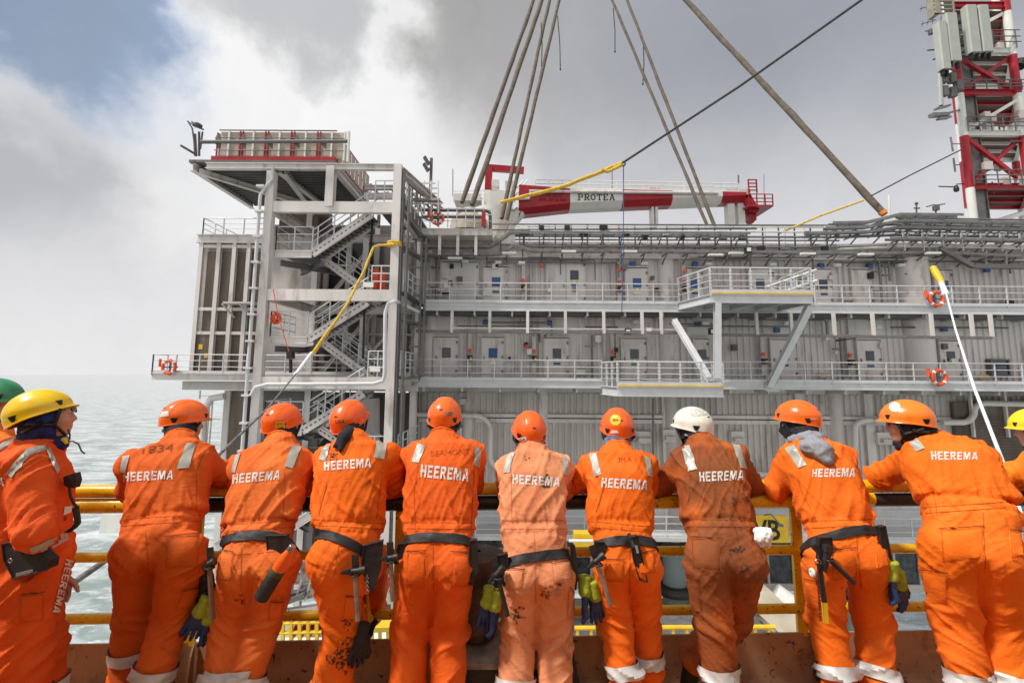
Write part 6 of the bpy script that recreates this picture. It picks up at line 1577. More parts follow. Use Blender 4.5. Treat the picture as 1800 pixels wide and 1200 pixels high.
        for t in tr:
            ro = []; ri = []
            for k in range(NA):
                phi = 2*math.pi*k/NA; th = max(.001, t*thr(phi)); fl = max(0, (t-.90)/.10)
                flare = fl**1.5*(.005+(.016*max(0, math.cos(phi))**3))
                p = hp(phi, th, 0); out = nrm(r*math.sin(phi)*a_+f*math.cos(phi)*b_); p = p+out*flare
                ro.append(p); ri.append(hp(phi, th, -.007)+out*flare*.8)
            O.append(ro); I_.append(ri)
        vs = []; fs = []
        vs.append(tuple(hc+u*h_))
        for ro in O[1:]: vs += [tuple(p) for p in ro]
        base = len(vs); vs.append(tuple(hc+u*(h_-.007)))
        for ri in I_[1:]: vs += [tuple(p) for p in ri]
        for k in range(NA):
            k2 = (k+1) % NA; fs.append((0, 1+k, 1+k2)); fs.append((base, base+1+k2, base+1+k))
            for i in range(NT_-1):
                fs.append((1+i*NA+k, 1+(i+1)*NA+k, 1+(i+1)*NA+k2, 1+i*NA+k2)); fs.append((base+1+i*NA+k, base+1+i*NA+k2, base+1+(i+1)*NA+k2, base+1+(i+1)*NA+k))
            e = (NT_-1)*NA; fs.append((1+e+k, base+1+e+k, base+1+e+k2, 1+e+k2))
        mb.add(vs, fs); H = s.mbchild('helmet', mb, hm, True); s.helmet = H
        hb = BVHTree.FromPolygons(vs, fs); s.hbvh = hb
        def patch(name, phis, ths, m, shape=None, off=.0018, n=8):
            mb = MB(); g_ = []
            for i in range(n+1):
                for j in range(n+1):
                    uu, vv = i/n, j/n
                    if shape: uu, vv = shape(uu, vv)
                    phi = phis[0]+(phis[1]-phis[0])*uu; th = ths[0]+(ths[1]-ths[0])*vv; p = hp(phi, th); n_ = nrm(p-hc); g_.append(tuple(p+n_*off))
            mb.add(g_, [(i*(n+1)+j, (i+1)*(n+1)+j, (i+1)*(n+1)+j+1, i*(n+1)+j+1) for i in range(n) for j in range(n)])
            return s.mbchild(name, mb, m, True, H)
        tri = lambda a, b: (a+(.42-a)*.62*b, b)
        for q in (-1, 1):
            patch('vent', (q*R(122), q*R(143)), (R(84), R(98)), M_vent, tri); patch('vent', (q*R(38), q*R(54)), (R(72), R(84)), M_vent, tri)
        patch('rear_slot', (R(172), R(188)), (R(56), R(59.5)), M_vent, lambda a, b: (a, b*(1-(2*a-1)**2)+(2*a-1)**2*.2))
        # raised rim bead
        bead = MB(); bp = []
        for k in range(NA+1):
            phi = 2*math.pi*k/NA; th = thr(phi)*.985; fl = (.005+.016*max(0, math.cos(phi))**3)*.8; out = nrm(r*math.sin(phi)*a_+f*math.cos(phi)*b_); bp.append(hp(phi, th)+out*fl)
        s.mbchild('rim', bead.tube(bp, .0035, 6, False), hm, True, H)
        # chin strap and head cradle
        st = MB()
        for q in (-1, 1):
            e1 = c+r*q*.085*hs+f*.02-u*.005; e0 = c+r*q*.098*hs-u*.0+f*.055+u*.02; e2 = c+r*q*.098*hs-f*.075-u*.015; e3 = c+f*.045*hs-u*.112*hs+r*q*.02
            st.tube([e0, e1-u*.045+r*q*.004, e3], .0075, 6); st.tube([e2, e1-u*.045+r*q*.004], .006, 6)
        s.mbchild('chin_strap', st, M_belt, True, H)
        cr_ = MB(); cp = [c-f*(.108*hs)*math.cos(t)+r*(.100*hs)*math.sin(t)-u*(.022+.02*math.cos(t)) for t in [R(-80+16*i) for i in range(11)]]
        s.mbchild('head_band', cr_.tube(cp, .011, 6), M_vent, True, H)
        if o.get('face'):
            ey = MB()
            for q in (-1, 1): ey.lathe([(0, -.0125), (.009, -.009), (.0125, 0), (.009, .009), (0, .0125)], tuple(c+r*q*.032+f*.076+u*.006), 12)
            s.mbchild('eye', ey, mat('eye_white', (.6, .58, .55), .2))
            ir = MB()
            for q in (-1, 1): ir.lathe([(0, -.006), (.005, -.003), (.006, 0), (.005, .003), (0, .006)], tuple(c+r*q*.032+f*.0875+u*.006), 10)
            s.mbchild('iris', ir, M_vent)
            gl = MB(); 
            for q in (-1, 1):
                gl.tube([c+r*q*.068+f*.07+u*.012, c+r*q*.090-f*.01+u*.012], .003, 6)
            def lens(q):
                pts = [(.010, .014), (.035, .016), (.048, .010), (.046, -.010), (.030, -.014), (.012, -.008)]
                return [tuple(c+r*q*a+f*(.104-.28*a*a/.06*.1-.02*(a/.06)**2)+u*(b*.8+.004)) for a, b in pts]
            s.mbchild('spectacle_frame', gl, M_vent)
            for q in (-1, 1):
                ml = MB(); P_ = lens(q); ml.prism([Vector(p) for p in P_], (0,0,0), tuple(f*.002)); s.mbchild('spectacle_lens', ml, mat('smoky_lens', (.10, .08, .07), .08, spec=.8))
    def patch(s, name, quad, m, n=(5, 12), off=.0055, bvh=None, label=None, parent=None):
        mb = MB(); g = {}; b = bvh or s.bvh
        for i in range(n[0]+1):
            for j in range(n[1]+1):
                h = catch(b, *bil(quad, i/n[0], j/n[1]), off)
                g[i, j] = h
        ids = {}
        for k_, h in g.items():
            if h is not None: ids[k_] = len(mb.v); mb.v.append(tuple(h))
        for i in range(n[0]):
            for j in range(n[1]):
                q = [(i, j), (i+1, j), (i+1, j+1), (i, j+1)]
                if all(x in ids for x in q):
                    P_ = [Vector(mb.v[ids[x]]) for x in q]
                    if max((P_[a]-P_[(a+1) % 4]).length for a in range(4)) < .07: mb.f.append(tuple(ids[x] for x in q))
        return s.mbchild(name, mb, m, True, parent or s.cover, label)
    def text(s, txt, quad, m=None, bvh=None, bold=.009, off=.0028, name='lettering', parent=None, cell=.0):
        """quad: bottom-left, bottom-right, top-right, top-left in photo pixels"""
        if txt == 'HEEREMA': return s.block(quad, m, bvh, off, name, parent)
        c = bpy.data.curves.new('tmp', 'FONT'); c.body = txt; c.size = 1; c.offset = bold; c.resolution_u = 2
        o = bpy.data.objects.new('tmp', c); COL.objects.link(o); bpy.context.view_layer.update()
        me = bpy.data.meshes.new_from_object(o.evaluated_get(bpy.context.evaluated_depsgraph_get()))
        bm = bmesh.new(); bm.from_mesh(me); bpy.data.objects.remove(o); bpy.data.curves.remove(c); bpy.data.meshes.remove(me)
        xs_ = [v.co.x for v in bm.verts]; ys_ = [v.co.y for v in bm.verts]; x0, x1, y0, y1 = min(xs_), max(xs_), min(ys_), max(ys_)
        nx = max(2, int((x1-x0)/.25)); ny = 3
        for i in range(1, nx): bmesh.ops.bisect_plane(bm, geom=bm.verts[:]+bm.edges[:]+bm.faces[:], plane_co=(x0+(x1-x0)*i/nx, 0, 0), plane_no=(1, 0, 0))
        for i in range(1, ny): bmesh.ops.bisect_plane(bm, geom=bm.verts[:]+bm.edges[:]+bm.faces[:], plane_co=(0, y0+(y1-y0)*i/ny, 0), plane_no=(0, 1, 0))
        mb = MB(); bad = set(); bm.verts.ensure_lookup_table()
        for v in bm.verts:
            h = catch(bvh or s.bvh, *bil(quad, (v.co.x-x0)/(x1-x0), (v.co.y-y0)/(y1-y0)), off)
            if h is None: bad.add(v.index); h = Vector((0,0,0))
            mb.v.append(tuple(h))
        for f_ in bm.faces:
            ix = [v.index for v in f_.verts]
            if not bad & set(ix): mb.f.append(tuple(ix))
        bm.free()
        if not mb.f: return
        used = sorted({i for f_ in mb.f for i in f_}); mp = {i: k for k, i in enumerate(used)}; mb.v = [mb.v[i] for i in used]; mb.f = [tuple(mp[i] for i in f_) for f_ in mb.f]
        ob = link_mesh(name, mb.v, mb.f, m or M_print, s.org, False, fix=False); ob.parent = parent or s.cover; return ob
    def block(s, quad, m, bvh, off, name, parent):
        B = lambda x0, x1, y0, y1: [(x0,y0),(x1,y0),(x1,y1),(x0,y1)]
        E = [B(0,.3,0,1), B(.3,.92,.80,1), B(.3,.82,.41,.60), B(.3,.92,0,.20)]
        GL = {'H': [B(0,.3,0,1), B(.7,1,0,1), B(.3,.7,.40,.62)], 'E': E,
              'R': [B(0,.3,0,1), [(.3,.8),(.62,.8),(.68,.77),(.80,1),(.3,1)][::1], [(.68,.77),(.71,.70),(1,.76),(.96,.90),(.80,1)], [(.71,.70),(.68,.62),(.86,.47),(.97,.58),(1,.76)], [(.3,.40),(.62,.40),(.86,.47),(.68,.62),(.62,.60),(.3,.60)], [(.42,.40),(.72,0),(1.06,0),(.74,.40)]],
              'M': [B(0,.26,0,1), B(1.04,1.3,0,1), [(.26,1),(.26,.62),(.52,.05),(.65,.05),(.65,.48),(.40,1)][::-1], [(1.04,1),(.90,1),(.65,.48),(.65,.05),(.78,.05),(1.04,.62)][::-1]],
              'A': [[(0,0),(.30,0),(.60,.82),(.60,1),(.38,1)], [(1.16,0),(.86,0),(.56+.04,.82),(.60,1),(.78,1)][::-1], [(.378,.20),(.78,.20),(.715,.38),(.447,.38)]]}
        WD = {'H': 1, 'E': .92, 'R': 1.03, 'M': 1.3, 'A': 1.16}; gap = .26; x = 0; polys = []
        for ch in 'HEEREMA':
            for pl in GL[ch]: polys.append([(x+a, b) for a, b in pl])
            x += WD[ch]+gap
        W_ = x-gap; mb = MB(); bm = bmesh.new()
        for pl in polys: bm.faces.new([bm.verts.new((a/W_, b, 0)) for a, b in pl])
        for i in range(1, 26): bmesh.ops.bisect_plane(bm, geom=bm.verts[:]+bm.edges[:]+bm.faces[:], plane_co=(i/26, 0, 0), plane_no=(1, 0, 0))
        for i in range(1, 4): bmesh.ops.bisect_plane(bm, geom=bm.verts[:]+bm.edges[:]+bm.faces[:], plane_co=(0, i/4, 0), plane_no=(0, 1, 0))
        bmesh.ops.remove_doubles(bm, verts=bm.verts[:], dist=1e-5)
        bad = set(); bm.verts.index_update()
        for v in bm.verts:
            h = catch(bvh or s.bvh, *bil(quad, v.co.x, v.co.y), off)
            if h is None: bad.add(v.index); h = Vector((0,0,0))
            mb.v.append(tuple(h))
        for f_ in bm.faces:
            ix = [v.index for v in f_.verts]
            if not bad & set(ix): mb.f.append(tuple(ix))
        bm.free()
        if not mb.f: return
        used = sorted({i for f_ in mb.f for i in f_}); mp = {i: k for k, i in enumerate(used)}; mb.v = [mb.v[i] for i in used]; mb.f = [tuple(mp[i] for i in f_) for f_ in mb.f]
        ob = link_mesh(name, mb.v, mb.f, m or M_print, s.org, False, fix=False); ob.parent = parent or s.cover; return ob
    def ring(s, name, a, b, t, width, m, off=.015, rmax=.2, n=72, tilt=None, parent=None, thick=0.0, arc=None, c0=None, axis=None):
        a = Vector(a); b = Vector(b); d = (b-a).normalized() if axis is None else Vector(axis).normalized(); c = a.lerp(b, t) if c0 is None else Vector(c0)
        x = d.orthogonal().normalized() if abs(d.x) > .9 else Vector((1,0,0)); x = (x-d*x.dot(d)).normalized(); y = d.cross(x); rows = []
        K = 5
        for j in range(K+1):
            row = []
            for k in range(n):
                th = 2*math.pi*k/n; dr = x*math.cos(th)+y*math.sin(th); cc = c+d*width*(j/K-.5)
                h, nn, i, dist = s.bvh.ray_cast(cc, dr, rmax)
                if h is None: row.append(None); continue
                row.append(h+dr*off)
            rows.append(row)
        for k in range(n):
            if any(r_[k] is None for r_ in rows):
                for r_ in rows: r_[k] = None
        valid = [k for k in range(n) if rows[0][k] is not None]
        if len(valid) < 4: return None
        rad = np.array([(rows[1][k]-c).length for k in valid]); med = np.median(rad)
        mb = MB()
        for j in range(K+1):
            for k in range(n):
                p = rows[j][k]; mb.v.append(tuple(p if p is not None else c))
        for j in range(K):
            for k in range(n):
                k2 = (k+1) % n
                if k in valid and k2 in valid and (rows[j][k]-rows[j][k2]).length < .12: mb.f.append((j*n+k, j*n+k2, (j+1)*n+k2, (j+1)*n+k))
        if thick:
            o_ = len(mb.v)
            for j in range(K+1):
                for k in range(n):
                    p = rows[j][k]; q = Vector(mb.v[j*n+k])
                    if p is not None: dd = (p-(c+d*width*(j/K-.5))).normalized(); q = p+dd*thick
                    mb.v.append(tuple(q))
            base = list(mb.f)
            for f_ in base: mb.f.append(tuple(i+o_ for i in reversed(f_)))
            for k in range(n):
                k2 = (k+1) % n
                if k in valid and k2 in valid and (rows[0][k]-rows[0][k2]).length < .12: mb.f.append((k, o_+k, o_+k2, k2)); mb.f.append((K*n+k, K*n+k2, o_+K*n+k2, o_+K*n+k))
        return s.mbchild(name, mb, m, True, parent or s.cover)
    def strokes(s, pts, m, w=1.15, name='seam', off=.0022, bvh=None):
        """thin line following the garment through photo pixels"""
        mb = MB(); 
        for a, b in zip(pts[:-1], pts[1:]):
            L = math.hypot(b[0]-a[0], b[1]-a[1]); n = max(2, int(L/5)); nx, ny = -(b[1]-a[1])/L*w/2, (b[0]-a[0])/L*w/2; prev = None
            for i in range(n+1):
                x, y = a[0]+(b[0]-a[0])*i/n, a[1]+(b[1]-a[1])*i/n; p, q = catch(bvh or s.bvh, x+nx, y+ny, off), catch(bvh or s.bvh, x-nx, y-ny, off)
                if p is None or q is None: prev = None; continue
                k = len(mb.v); mb.v += [tuple(p), tuple(q)]
                if prev is not None and (Vector(mb.v[prev])-p).length < .08: mb.f.append((prev, prev+1, k+1, k))
                prev = k
        return s.mbchild(name, mb, m, True, s.cover)
    def pocket(s, quad, m, n=(8, 8), lift=.007, flap=None, label=None):
        """raised patch pocket with edges closing on the cloth"""
        mb = MB(); g = {}
        for i in range(n[0]+1):
            for j in range(n[1]+1):
                edge = i in (0, n[0]) or j in (0, n[1]); g[i, j] = catch(s.bvh, *bil(quad, i/n[0], j/n[1]), -.003 if edge else lift)
        ids = {}
        for k_, h in g.items():
            if h is not None: ids[k_] = len(mb.v); mb.v.append(tuple(h))
        for i in range(n[0]):
            for j in range(n[1]):
                q = [(i, j), (i+1, j), (i+1, j+1), (i, j+1)]
                if all(x in ids for x in q): mb.f.append(tuple(ids[x] for x in q))
        r_ = s.mbchild('pocket', mb, m, True, s.cover, label)
        ins = [bil(quad, u, v) for u, v in ((.06, .05), (.94, .05), (.94, .95), (.06, .95), (.06, .05))]
        s.strokes(ins, mat('orange_seam_%d' % s.id, (.42, .07, .006), .85), .8, 'pocket_stitching', lift+.0012)
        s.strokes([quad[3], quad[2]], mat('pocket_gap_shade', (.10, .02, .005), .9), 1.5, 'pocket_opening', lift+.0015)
        return r_
def base_joints(head, neck, sl, sr, el, er, waist, hl, hr, kl, kr, al, ar, **kw):
    """photo pixels -> (px, py, depth from the rail) with usual leaning depths, all overridable"""
    dep = dict(head=.02, neck=-.10, sl=-.12, sr=-.12, el=-.02, er=-.02, wl=.07, wr=.07, waist=-.30, hl=-.42, hr=-.42, kl=-.34, kr=-.34, al=-.42, ar=-.42)
    J = dict(head=head, neck=neck, sl=sl, sr=sr, el=el, er=er, waist=waist, hl=hl, hr=hr, kl=kl, kr=kr, al=al, ar=ar)
    mx = (sl[0]+sr[0])/2
    J['wl'] = kw.pop('wl', (mx-18, 842)); J['wr'] = kw.pop('wr', (mx+24, 842))
    dep.update(kw.pop('dep', {}))
    return {k: (v[0], v[1], dep[k]) for k, v in J.items()}
H_OR = lambda n, c=(0.86, 0.145, 0.012): (helmet_mat(n, c), 0)
OR1 = (0.72, 0.104, 0.004); OR2 = (0.74, 0.135, 0.008)
def finish(p, textq=None, ep=(), seam=None, txt='HEEREMA', legs=(.16, .16), pockets=(), cover=None, seamc=None, lines=()):
    cm = p.cover.data.materials[0]
    if textq: p.text(txt, textq)
    for q in ep: p.patch('shoulder_stripe', q, M_tape, (6, 12))
    for k, (a, b) in zip(legs, (('al', 'kl'), ('ar', 'kr'))):
        if k is not None: p.ring('leg_stripe', p.J[a], p.J[b], k/max(.3, np.linalg.norm(p.J[b]-p.J[a])), .062, M_tape2, .014, .2)
    sm = mat('orange_seam_%d' % p.id, seamc or (.42, .07, .006), .85)
    for l in lines: p.strokes(l, sm)
    for q in pockets: p.pocket(q, cm)
PEOPLE = {}
# ---- 6: bright orange, belt, facing straight ahead
p = Person('man in bright orange coveralls standing straight legged, immediately left of the faded salmon coveralls',
    base_joints((782, 733), (779, 776), (735, 802), (829, 800), (733, 850), (830, 848), (772, 924), (741, 992), (800, 992), (722, 1105), (790, 1105), (716, 1225), (786, 1225)),
    (0.05, 1, .12), (.200, .214, .212, .200), cloth_mat('coverall_bright_a', OR1, .14, seed=1), H_OR('helmet_orange_a'), {'leg': (0.107, 0.097, 0.097)})
finish(p, ((739, 838), (823, 846), (825, 824), (741, 816)), (((724, 812), (737, 813), (749, 783), (734, 780)), ((833, 818), (842, 821), (845, 790), (834, 784))),
    pockets=(((712, 1030), (748, 1035), (750, 972), (716, 968)), ((794, 1032), (826, 1030), (826, 972), (796, 972)), ((673, 1090), (700, 1100), (706, 1052), (690, 1045))),
    lines=(((708, 928), (836, 930)), ((708, 917), (836, 919)), ((761, 960), (762, 1035)), ((730, 930), (728, 860), (736, 815)), ((828, 930), (832, 860), (834, 822)), ((712, 968), (750, 966)), ((790, 968), (830, 968))), legs=(-.04, -.04))
PEOPLE[6] = p
p = Person('man in faded salmon coveralls with dark stains and a black belt',
    base_joints((929, 757), (936, 797), (897, 826), (983, 824), (893, 858), (987, 858), (937, 926), (915, 1008), (976, 1008), (910, 1118), (976, 1118), (905, 1225), (976, 1230), dep=dict(head=.0)),
    (-.15, 1, .30), (.186, .200, .196, .186), cloth_mat('coverall_salmon', (0.74, 0.25, 0.11), .42, (0.80, .34, .17), 2, (0.05, 0.03, 0.025)), H_OR('helmet_orange_b', (.86, .125, .01)), {'leg': (0.104, 0.095, 0.097), 'up': (.10, 0, 1)})
finish(p, ((901, 850), (983, 855), (985, 839), (901, 833)), (((885, 831), (896, 831), (904, 796), (893, 796)), ((989, 834), (998, 836), (998, 807), (989, 800))), seamc=(.55, .17, .06),
    pockets=(((884, 1036), (920, 1038), (922, 1000), (884, 998)), ((972, 1028), (1006, 1018), (1004, 985), (968, 990)), ((996, 1085), (1008, 1088), (1008, 1040), (1000, 1030))), legs=(.07, -.05),
    lines=(((882, 914), (995, 914)), ((883, 929), (996, 929)), ((939, 930), (942, 1060)), ((900, 920), (898, 800))))
PEOPLE[7] = p
p = Person('man with blue-grey collar, round yellow helmet sticker and knife at his back',
    base_joints((1085, 752), (1084, 797), (1044, 824), (1128, 820), (1014, 846), (1138, 852), (1092, 924), (1072, 990), (1130, 990), (1082, 1096), (1134, 1090), (1095, 1180), (1139, 1165), dep=dict(kl=-.36, kr=-.30, ar=-.30, al=-.42)),
    (0.02, 1, .10), (.180, .192, .192, .172), cloth_mat('coverall_bright_b', (0.80, .135, .004), .10, seed=3), H_OR('helmet_orange_c', (.86, .125, .01)), {'gaiter': mat('blue_grey_collar', (.10, .13, .20), .8, var=.5, scale=20, bump=.5), 'leg': (0.091, 0.082, 0.082)})
finish(p, ((1057, 856), (1137, 861), (1139, 844), (1058, 839)), (((1046, 837), (1057, 834), (1049, 796), (1036, 798)), ((1138, 835), (1146, 838), (1142, 805), (1131, 801))),
    lines=(((1040, 916), (1152, 926)), ((1041, 926), (1152, 936)), ((1107, 960), (1107, 1045)), ((1062, 850), (1048, 900))),
    pockets=(((1062, 1020), (1098, 1022), (1098, 984), (1064, 982)), ((1122, 1012), (1152, 1006), (1150, 968), (1122, 972))), legs=(.02, .05))
PEOPLE[8] = p
# ---- 4: paler orange, belt with bottle
p = Person('man in paler orange coveralls with a bottle hanging from his belt',
    base_joints((497, 744), (492, 783), (432, 820), (525, 815), (424, 852), (540, 848), (456, 926), (424, 992), (490, 990), (404, 1098), (462, 1092), (388, 1206), (424, 1212)),
    (0.28, 1, .08), (.196, .208, .204, .180), cloth_mat('coverall_pale', (0.74, .138, .020), .22, (.78, .18, .035), 4), H_OR('helmet_orange_d', (.86, .125, .01)), {'leg': (0.104, 0.095, 0.095), 'up': (-.02, 0, 1)})
finish(p, ((409, 850), (491, 842), (494, 826), (410, 833)), (((407, 829), (414, 831), (424, 796), (415, 800)), ((500, 820), (514, 823), (529, 786), (513, 782))), seamc=(.5, .11, .02),
    lines=(((394, 922), (518, 914)), ((393, 934), (520, 926)), ((424, 960), (424, 1035)), ((500, 830), (498, 905)), ((404, 975), (440, 972)), ((452, 972), (500, 966))),
    pockets=(((380, 1020), (408, 1024), (412, 970), (388, 966)), ((470, 1090), (494, 1085), (498, 1056), (474, 1056))), legs=(.05, .05))
PEOPLE[4] = p
# ---- 5: head bowed right, one knee up on the rail
p = Person('man in orange coveralls with one knee raised and LAN on his helmet',
    base_joints((616, 738), (621, 778), (577, 808), (688, 806), (572, 850), (692, 852), (615, 926), (580, 982), (632, 996), (606, 1096), (654, 985), (580, 1215), (650, 1066), dep=dict(hl=-.46, kl=-.38, kr=.02, ar=.06, hr=-.36)),
    (0.30, 1, .32), (.212, .214, .200, .172), cloth_mat('coverall_bright_c', (0.80, .135, .004), .45, seed=5.3, dcol=(.05, .03, .02)), H_OR('helmet_orange_e', (.86, .125, .01)), {'leg': (0.110, 0.104, 0.099), 'up': (-.06, -.05, 1)})
finish(p, ((570, 827), (652, 821), (652, 805), (570, 811)), (((561, 808), (573, 810), (582, 779), (570, 777)), ((657, 804), (675, 807), (682, 774), (662, 773))),
    lines=(((546, 912), (678, 920)), ((546, 922), (678, 930)), ((596, 955), (588, 1010)), ((575, 850), (560, 905)), ((672, 830), (662, 910))), pockets=(((600, 1088), (636, 1092), (640, 1046), (606, 1046)),), legs=(-.05, None))
PEOPLE[5] = p
# ---- 3: at left, looking right
p = Person('man in orange coveralls without belt, helmet turned right, leftmost leaning on the rail',
    base_joints((325, 738), (316, 779), (236, 818), (340, 808), (232, 862), (398, 834), (290, 916), (243, 968), (325, 975), (238, 1075), (302, 1090), (226, 1180), (258, 1215), wr=(372, 846), dep=dict(sl=-.16, sr=-.10, er=-.02, wr=.12, hl=-.38, hr=-.44, kl=-.28, kr=-.38, al=-.26)),
    (0.72, 1, -.08), (.205, .212, .208, .190), cloth_mat('coverall_worn_a', (0.62, .105, .007), .26, seed=6), H_OR('helmet_orange_f', (.88, .15, .012)), {'leg': (0.110, 0.098, 0.091), 'up': (-.03, 0, 1), 'face': False})
finish(p, ((217, 846), (304, 842), (306, 826), (218, 830)), (((212, 829), (221, 830), (229, 800), (216, 802)), ((310, 824), (332, 822), (344, 780), (328, 778))),
    lines=(((212, 912), (364, 904)), ((213, 924), (364, 914)), ((256, 935), (262, 1005)), ((345, 900), (346, 830)), ((345, 830), (360, 790))),
    pockets=(((290, 1000), (350, 996), (352, 938), (290, 944)), ((306, 1072), (348, 1066), (356, 1030), (320, 1036))), legs=(.11, .10))
PEOPLE[3] = p
# ---- 9: white helmet, dirty coveralls, legs crossed
p = Person('man in grimy brownish orange coveralls and white helmet with crossed legs',
    base_joints((1217, 750), (1236, 785), (1202, 812), (1290, 806), (1158, 852), (1318, 850), (1264, 922), (1240, 984), (1306, 984), (1254, 1095), (1288, 1085), (1268, 1200), (1230, 1150), wl=(1180, 842), dep=dict(sl=-.10, sr=-.14, el=-.01, wl=.1, kr=-.26, ar=-.22, kl=-.42, al=-.46)),
    (-.62, 1, .0), (.190, .206, .204, .196), cloth_mat('coverall_grimy', (0.48, .095, .012), .95, (.58, .13, .022), 7, (.10, .045, .02)), (helmet_mat('helmet_white', (.72, .70, .60)), 0), {'leg': (0.112, 0.099, 0.089), 'up': (.05, 0, 1), 'toe_r': (-.1, .25, -.95), 'gcut': .06})
finish(p, ((1230, 846), (1306, 843), (1308, 826), (1229, 829)), (((1210, 828), (1226, 824), (1212, 783), (1198, 785)), ((1301, 822), (1312, 824), (1300, 783), (1287, 781))), seamc=(.3, .06, .01),
    lines=(((1202, 912), (1326, 914)), ((1201, 925), (1327, 925)), ((1292, 930), (1298, 960)), ((1210, 880), (1215, 800))),
    pockets=(((1216, 1000), (1268, 1006), (1270, 946), (1214, 944)), ((1204, 1072), (1236, 1084), (1230, 1020), (1198, 1010))), legs=(.06, None))
PEOPLE[9] = p
# ---- 10: grey hood, black balaclava
p = Person('man with grey hood hanging over orange coveralls and black balaclava',
    base_joints((1402, 738), (1424, 782), (1390, 806), (1478, 806), (1360, 862), (1500, 870), (1474, 924), (1448, 980), (1520, 980), (1450, 1092), (1534, 1092), (1472, 1184), (1540, 1186), wl=(1400, 846), wr=(1440, 850), dep=dict(sl=-.06, sr=-.16, el=-.01, wl=.12, er=.0)),
    (-.85, 1, -.02), (.182, .192, .194, .186), cloth_mat('coverall_bright_d', (0.80, .142, .004), .16, seed=8), H_OR('helmet_orange_g', (.88, .15, .012)), {'leg': (0.104, 0.093, 0.087), 'mask': True, 'up': (.05, 0, 1)})
finish(p, ((1427, 838), (1502, 838), (1504, 822), (1428, 824)), (((1404, 822), (1418, 817), (1396, 782), (1380, 788)),),
    lines=(((1418, 916), (1540, 912)), ((1420, 928), (1542, 922)), ((1506, 950), (1514, 1035)), ((1412, 870), (1436, 915)), ((1398, 830), (1412, 870))),
    pockets=(((1462, 1020), (1508, 1014), (1506, 962), (1458, 966)), ((1412, 1066), (1444, 1076), (1440, 1022), (1414, 1016)), ((1540, 1004), (1562, 996), (1556, 950), (1540, 954))), legs=(.02, .02))
PEOPLE[10] = p
# ---- 11: big man at the right
p = Person('broad beltless man in bright orange coveralls looking left, helmet with round white stickers',
    base_joints((1594, 740), (1640, 779), (1612, 800), (1722, 806), (1548, 838), (1745, 862), (1702, 888), (1662, 966), (1748, 972), (1676, 1086), (1762, 1090), (1702, 1192), (1776, 1196), wl=(1600, 832), wr=(1680, 846), dep=dict(head=-.22, neck=-.26, sl=-.24, sr=-.34, el=-.03, wl=.12, er=-.02, waist=-.48, hl=-.54, hr=-.62, kl=-.48, kr=-.52, al=-.52, ar=-.56)),
    (-.95, .75, -.06), (.205, .235, .232, .215), cloth_mat('coverall_bright_e', (0.82, .155, .004), .05, seed=9), H_OR('helmet_orange_h', (.88, .21, .015)), {'leg': (0.121, 0.108, 0.097), 'up': (.05, 0, 1), 'd': 1.12, 'face': True, 'gcut': .035, 'gtilt': .1})
finish(p, ((1638, 808), (1718, 808), (1719, 795), (1636, 793)), (((1611, 794), (1626, 788), (1606, 762), (1590, 766)),),
    lines=(((1620, 892), (1764, 882)), ((1622, 902), (1766, 892)), ((1728, 900), (1732, 1000)), ((1640, 860), (1648, 905)), ((1614, 850), (1640, 905))),
    pockets=(((1654, 990), (1732, 984), (1730, 924), (1650, 930)), ((1622, 1060), (1668, 1064), (1668, 1006), (1618, 1000)), ((1776, 984), (1800, 980), (1796, 932), (1772, 930))), legs=(.02, .02))
PEOPLE[11] = p
# ---- 1: yellow helmet standing nearest, profile to the right
p = Person('man standing in profile with yellow helmet, blue neck gaiter and radio microphone',
    dict(head=(86, 733, .0), neck=(66, 790, 0), sl=(48, 815, .20), sr=(48, 822, -.14), el=(60, 930, .24), er=(62, 932, -.20), wl=(104, 1000, .16), wr=(80, 982, .02), waist=(48, 945, 0), hl=(52, 1012, .10), hr=(48, 1018, -.08), kl=(70, 1130, .10), kr=(42, 1150, -.08), al=(66, 1270, .10), ar=(36, 1300, -.08)),
    (.80, .62, .08), (.200, .205, .195, .190), cloth_mat('coverall_deep', (0.70, .085, .004), .06, seed=10), (helmet_mat('helmet_yellow', (.85, .56, .010)), 0),
    {'Y': 2.42, 'up': (-.22, 0, 1), 'gaiter': mat('blue_gaiter_cloth', (.012, .022, .115), .8, var=.5, scale=22, bump=.6, grime=(.10, .05, .10), gfac=.6), 'leg': (0.110, 0.100, 0.097), 'face': True, 'gcut': .040, 'gtilt': -.1, 'd': 1.2, 'htilt': .20, 'hback': .026, 'hs': .93, 'chinf': .045, 'chin': .128, 'handdir': (-.1, .3, -1)})
p.text('HEEREMA', ((-95, 862), (9, 853), (8, 838), (-95, 842)))
p.patch('shoulder_stripe', ((12, 832), (22, 839), (52, 800), (46, 789)), M_tape, (3, 8)); p.patch('shoulder_stripe', ((52, 800), (46, 789), (78, 782), (80, 791)), M_tape, (6, 3)); p.patch('shoulder_stripe', ((80, 792), (86, 786), (103, 826), (98, 832)), M_tape, (3, 6))
p.patch('sleeve_stripe', ((63, 979), (119, 948), (115, 934), (52, 963)), M_tape, (10, 4)); p.ring('leg_stripe', p.J['ar'], p.J['kr'], .42, .07, M_tape2); p.ring('leg_stripe', p.J['al'], p.J['kl'], .42, .07, M_tape2)
p.text('HEEREMA', ((114, 982), (90, 1076), (101, 1080), (126, 985)), off=.007)
p.pocket(((34, 1096), (76, 1092), (78, 1040), (34, 1044)), p.cover.data.materials[0])
PEOPLE[1] = p
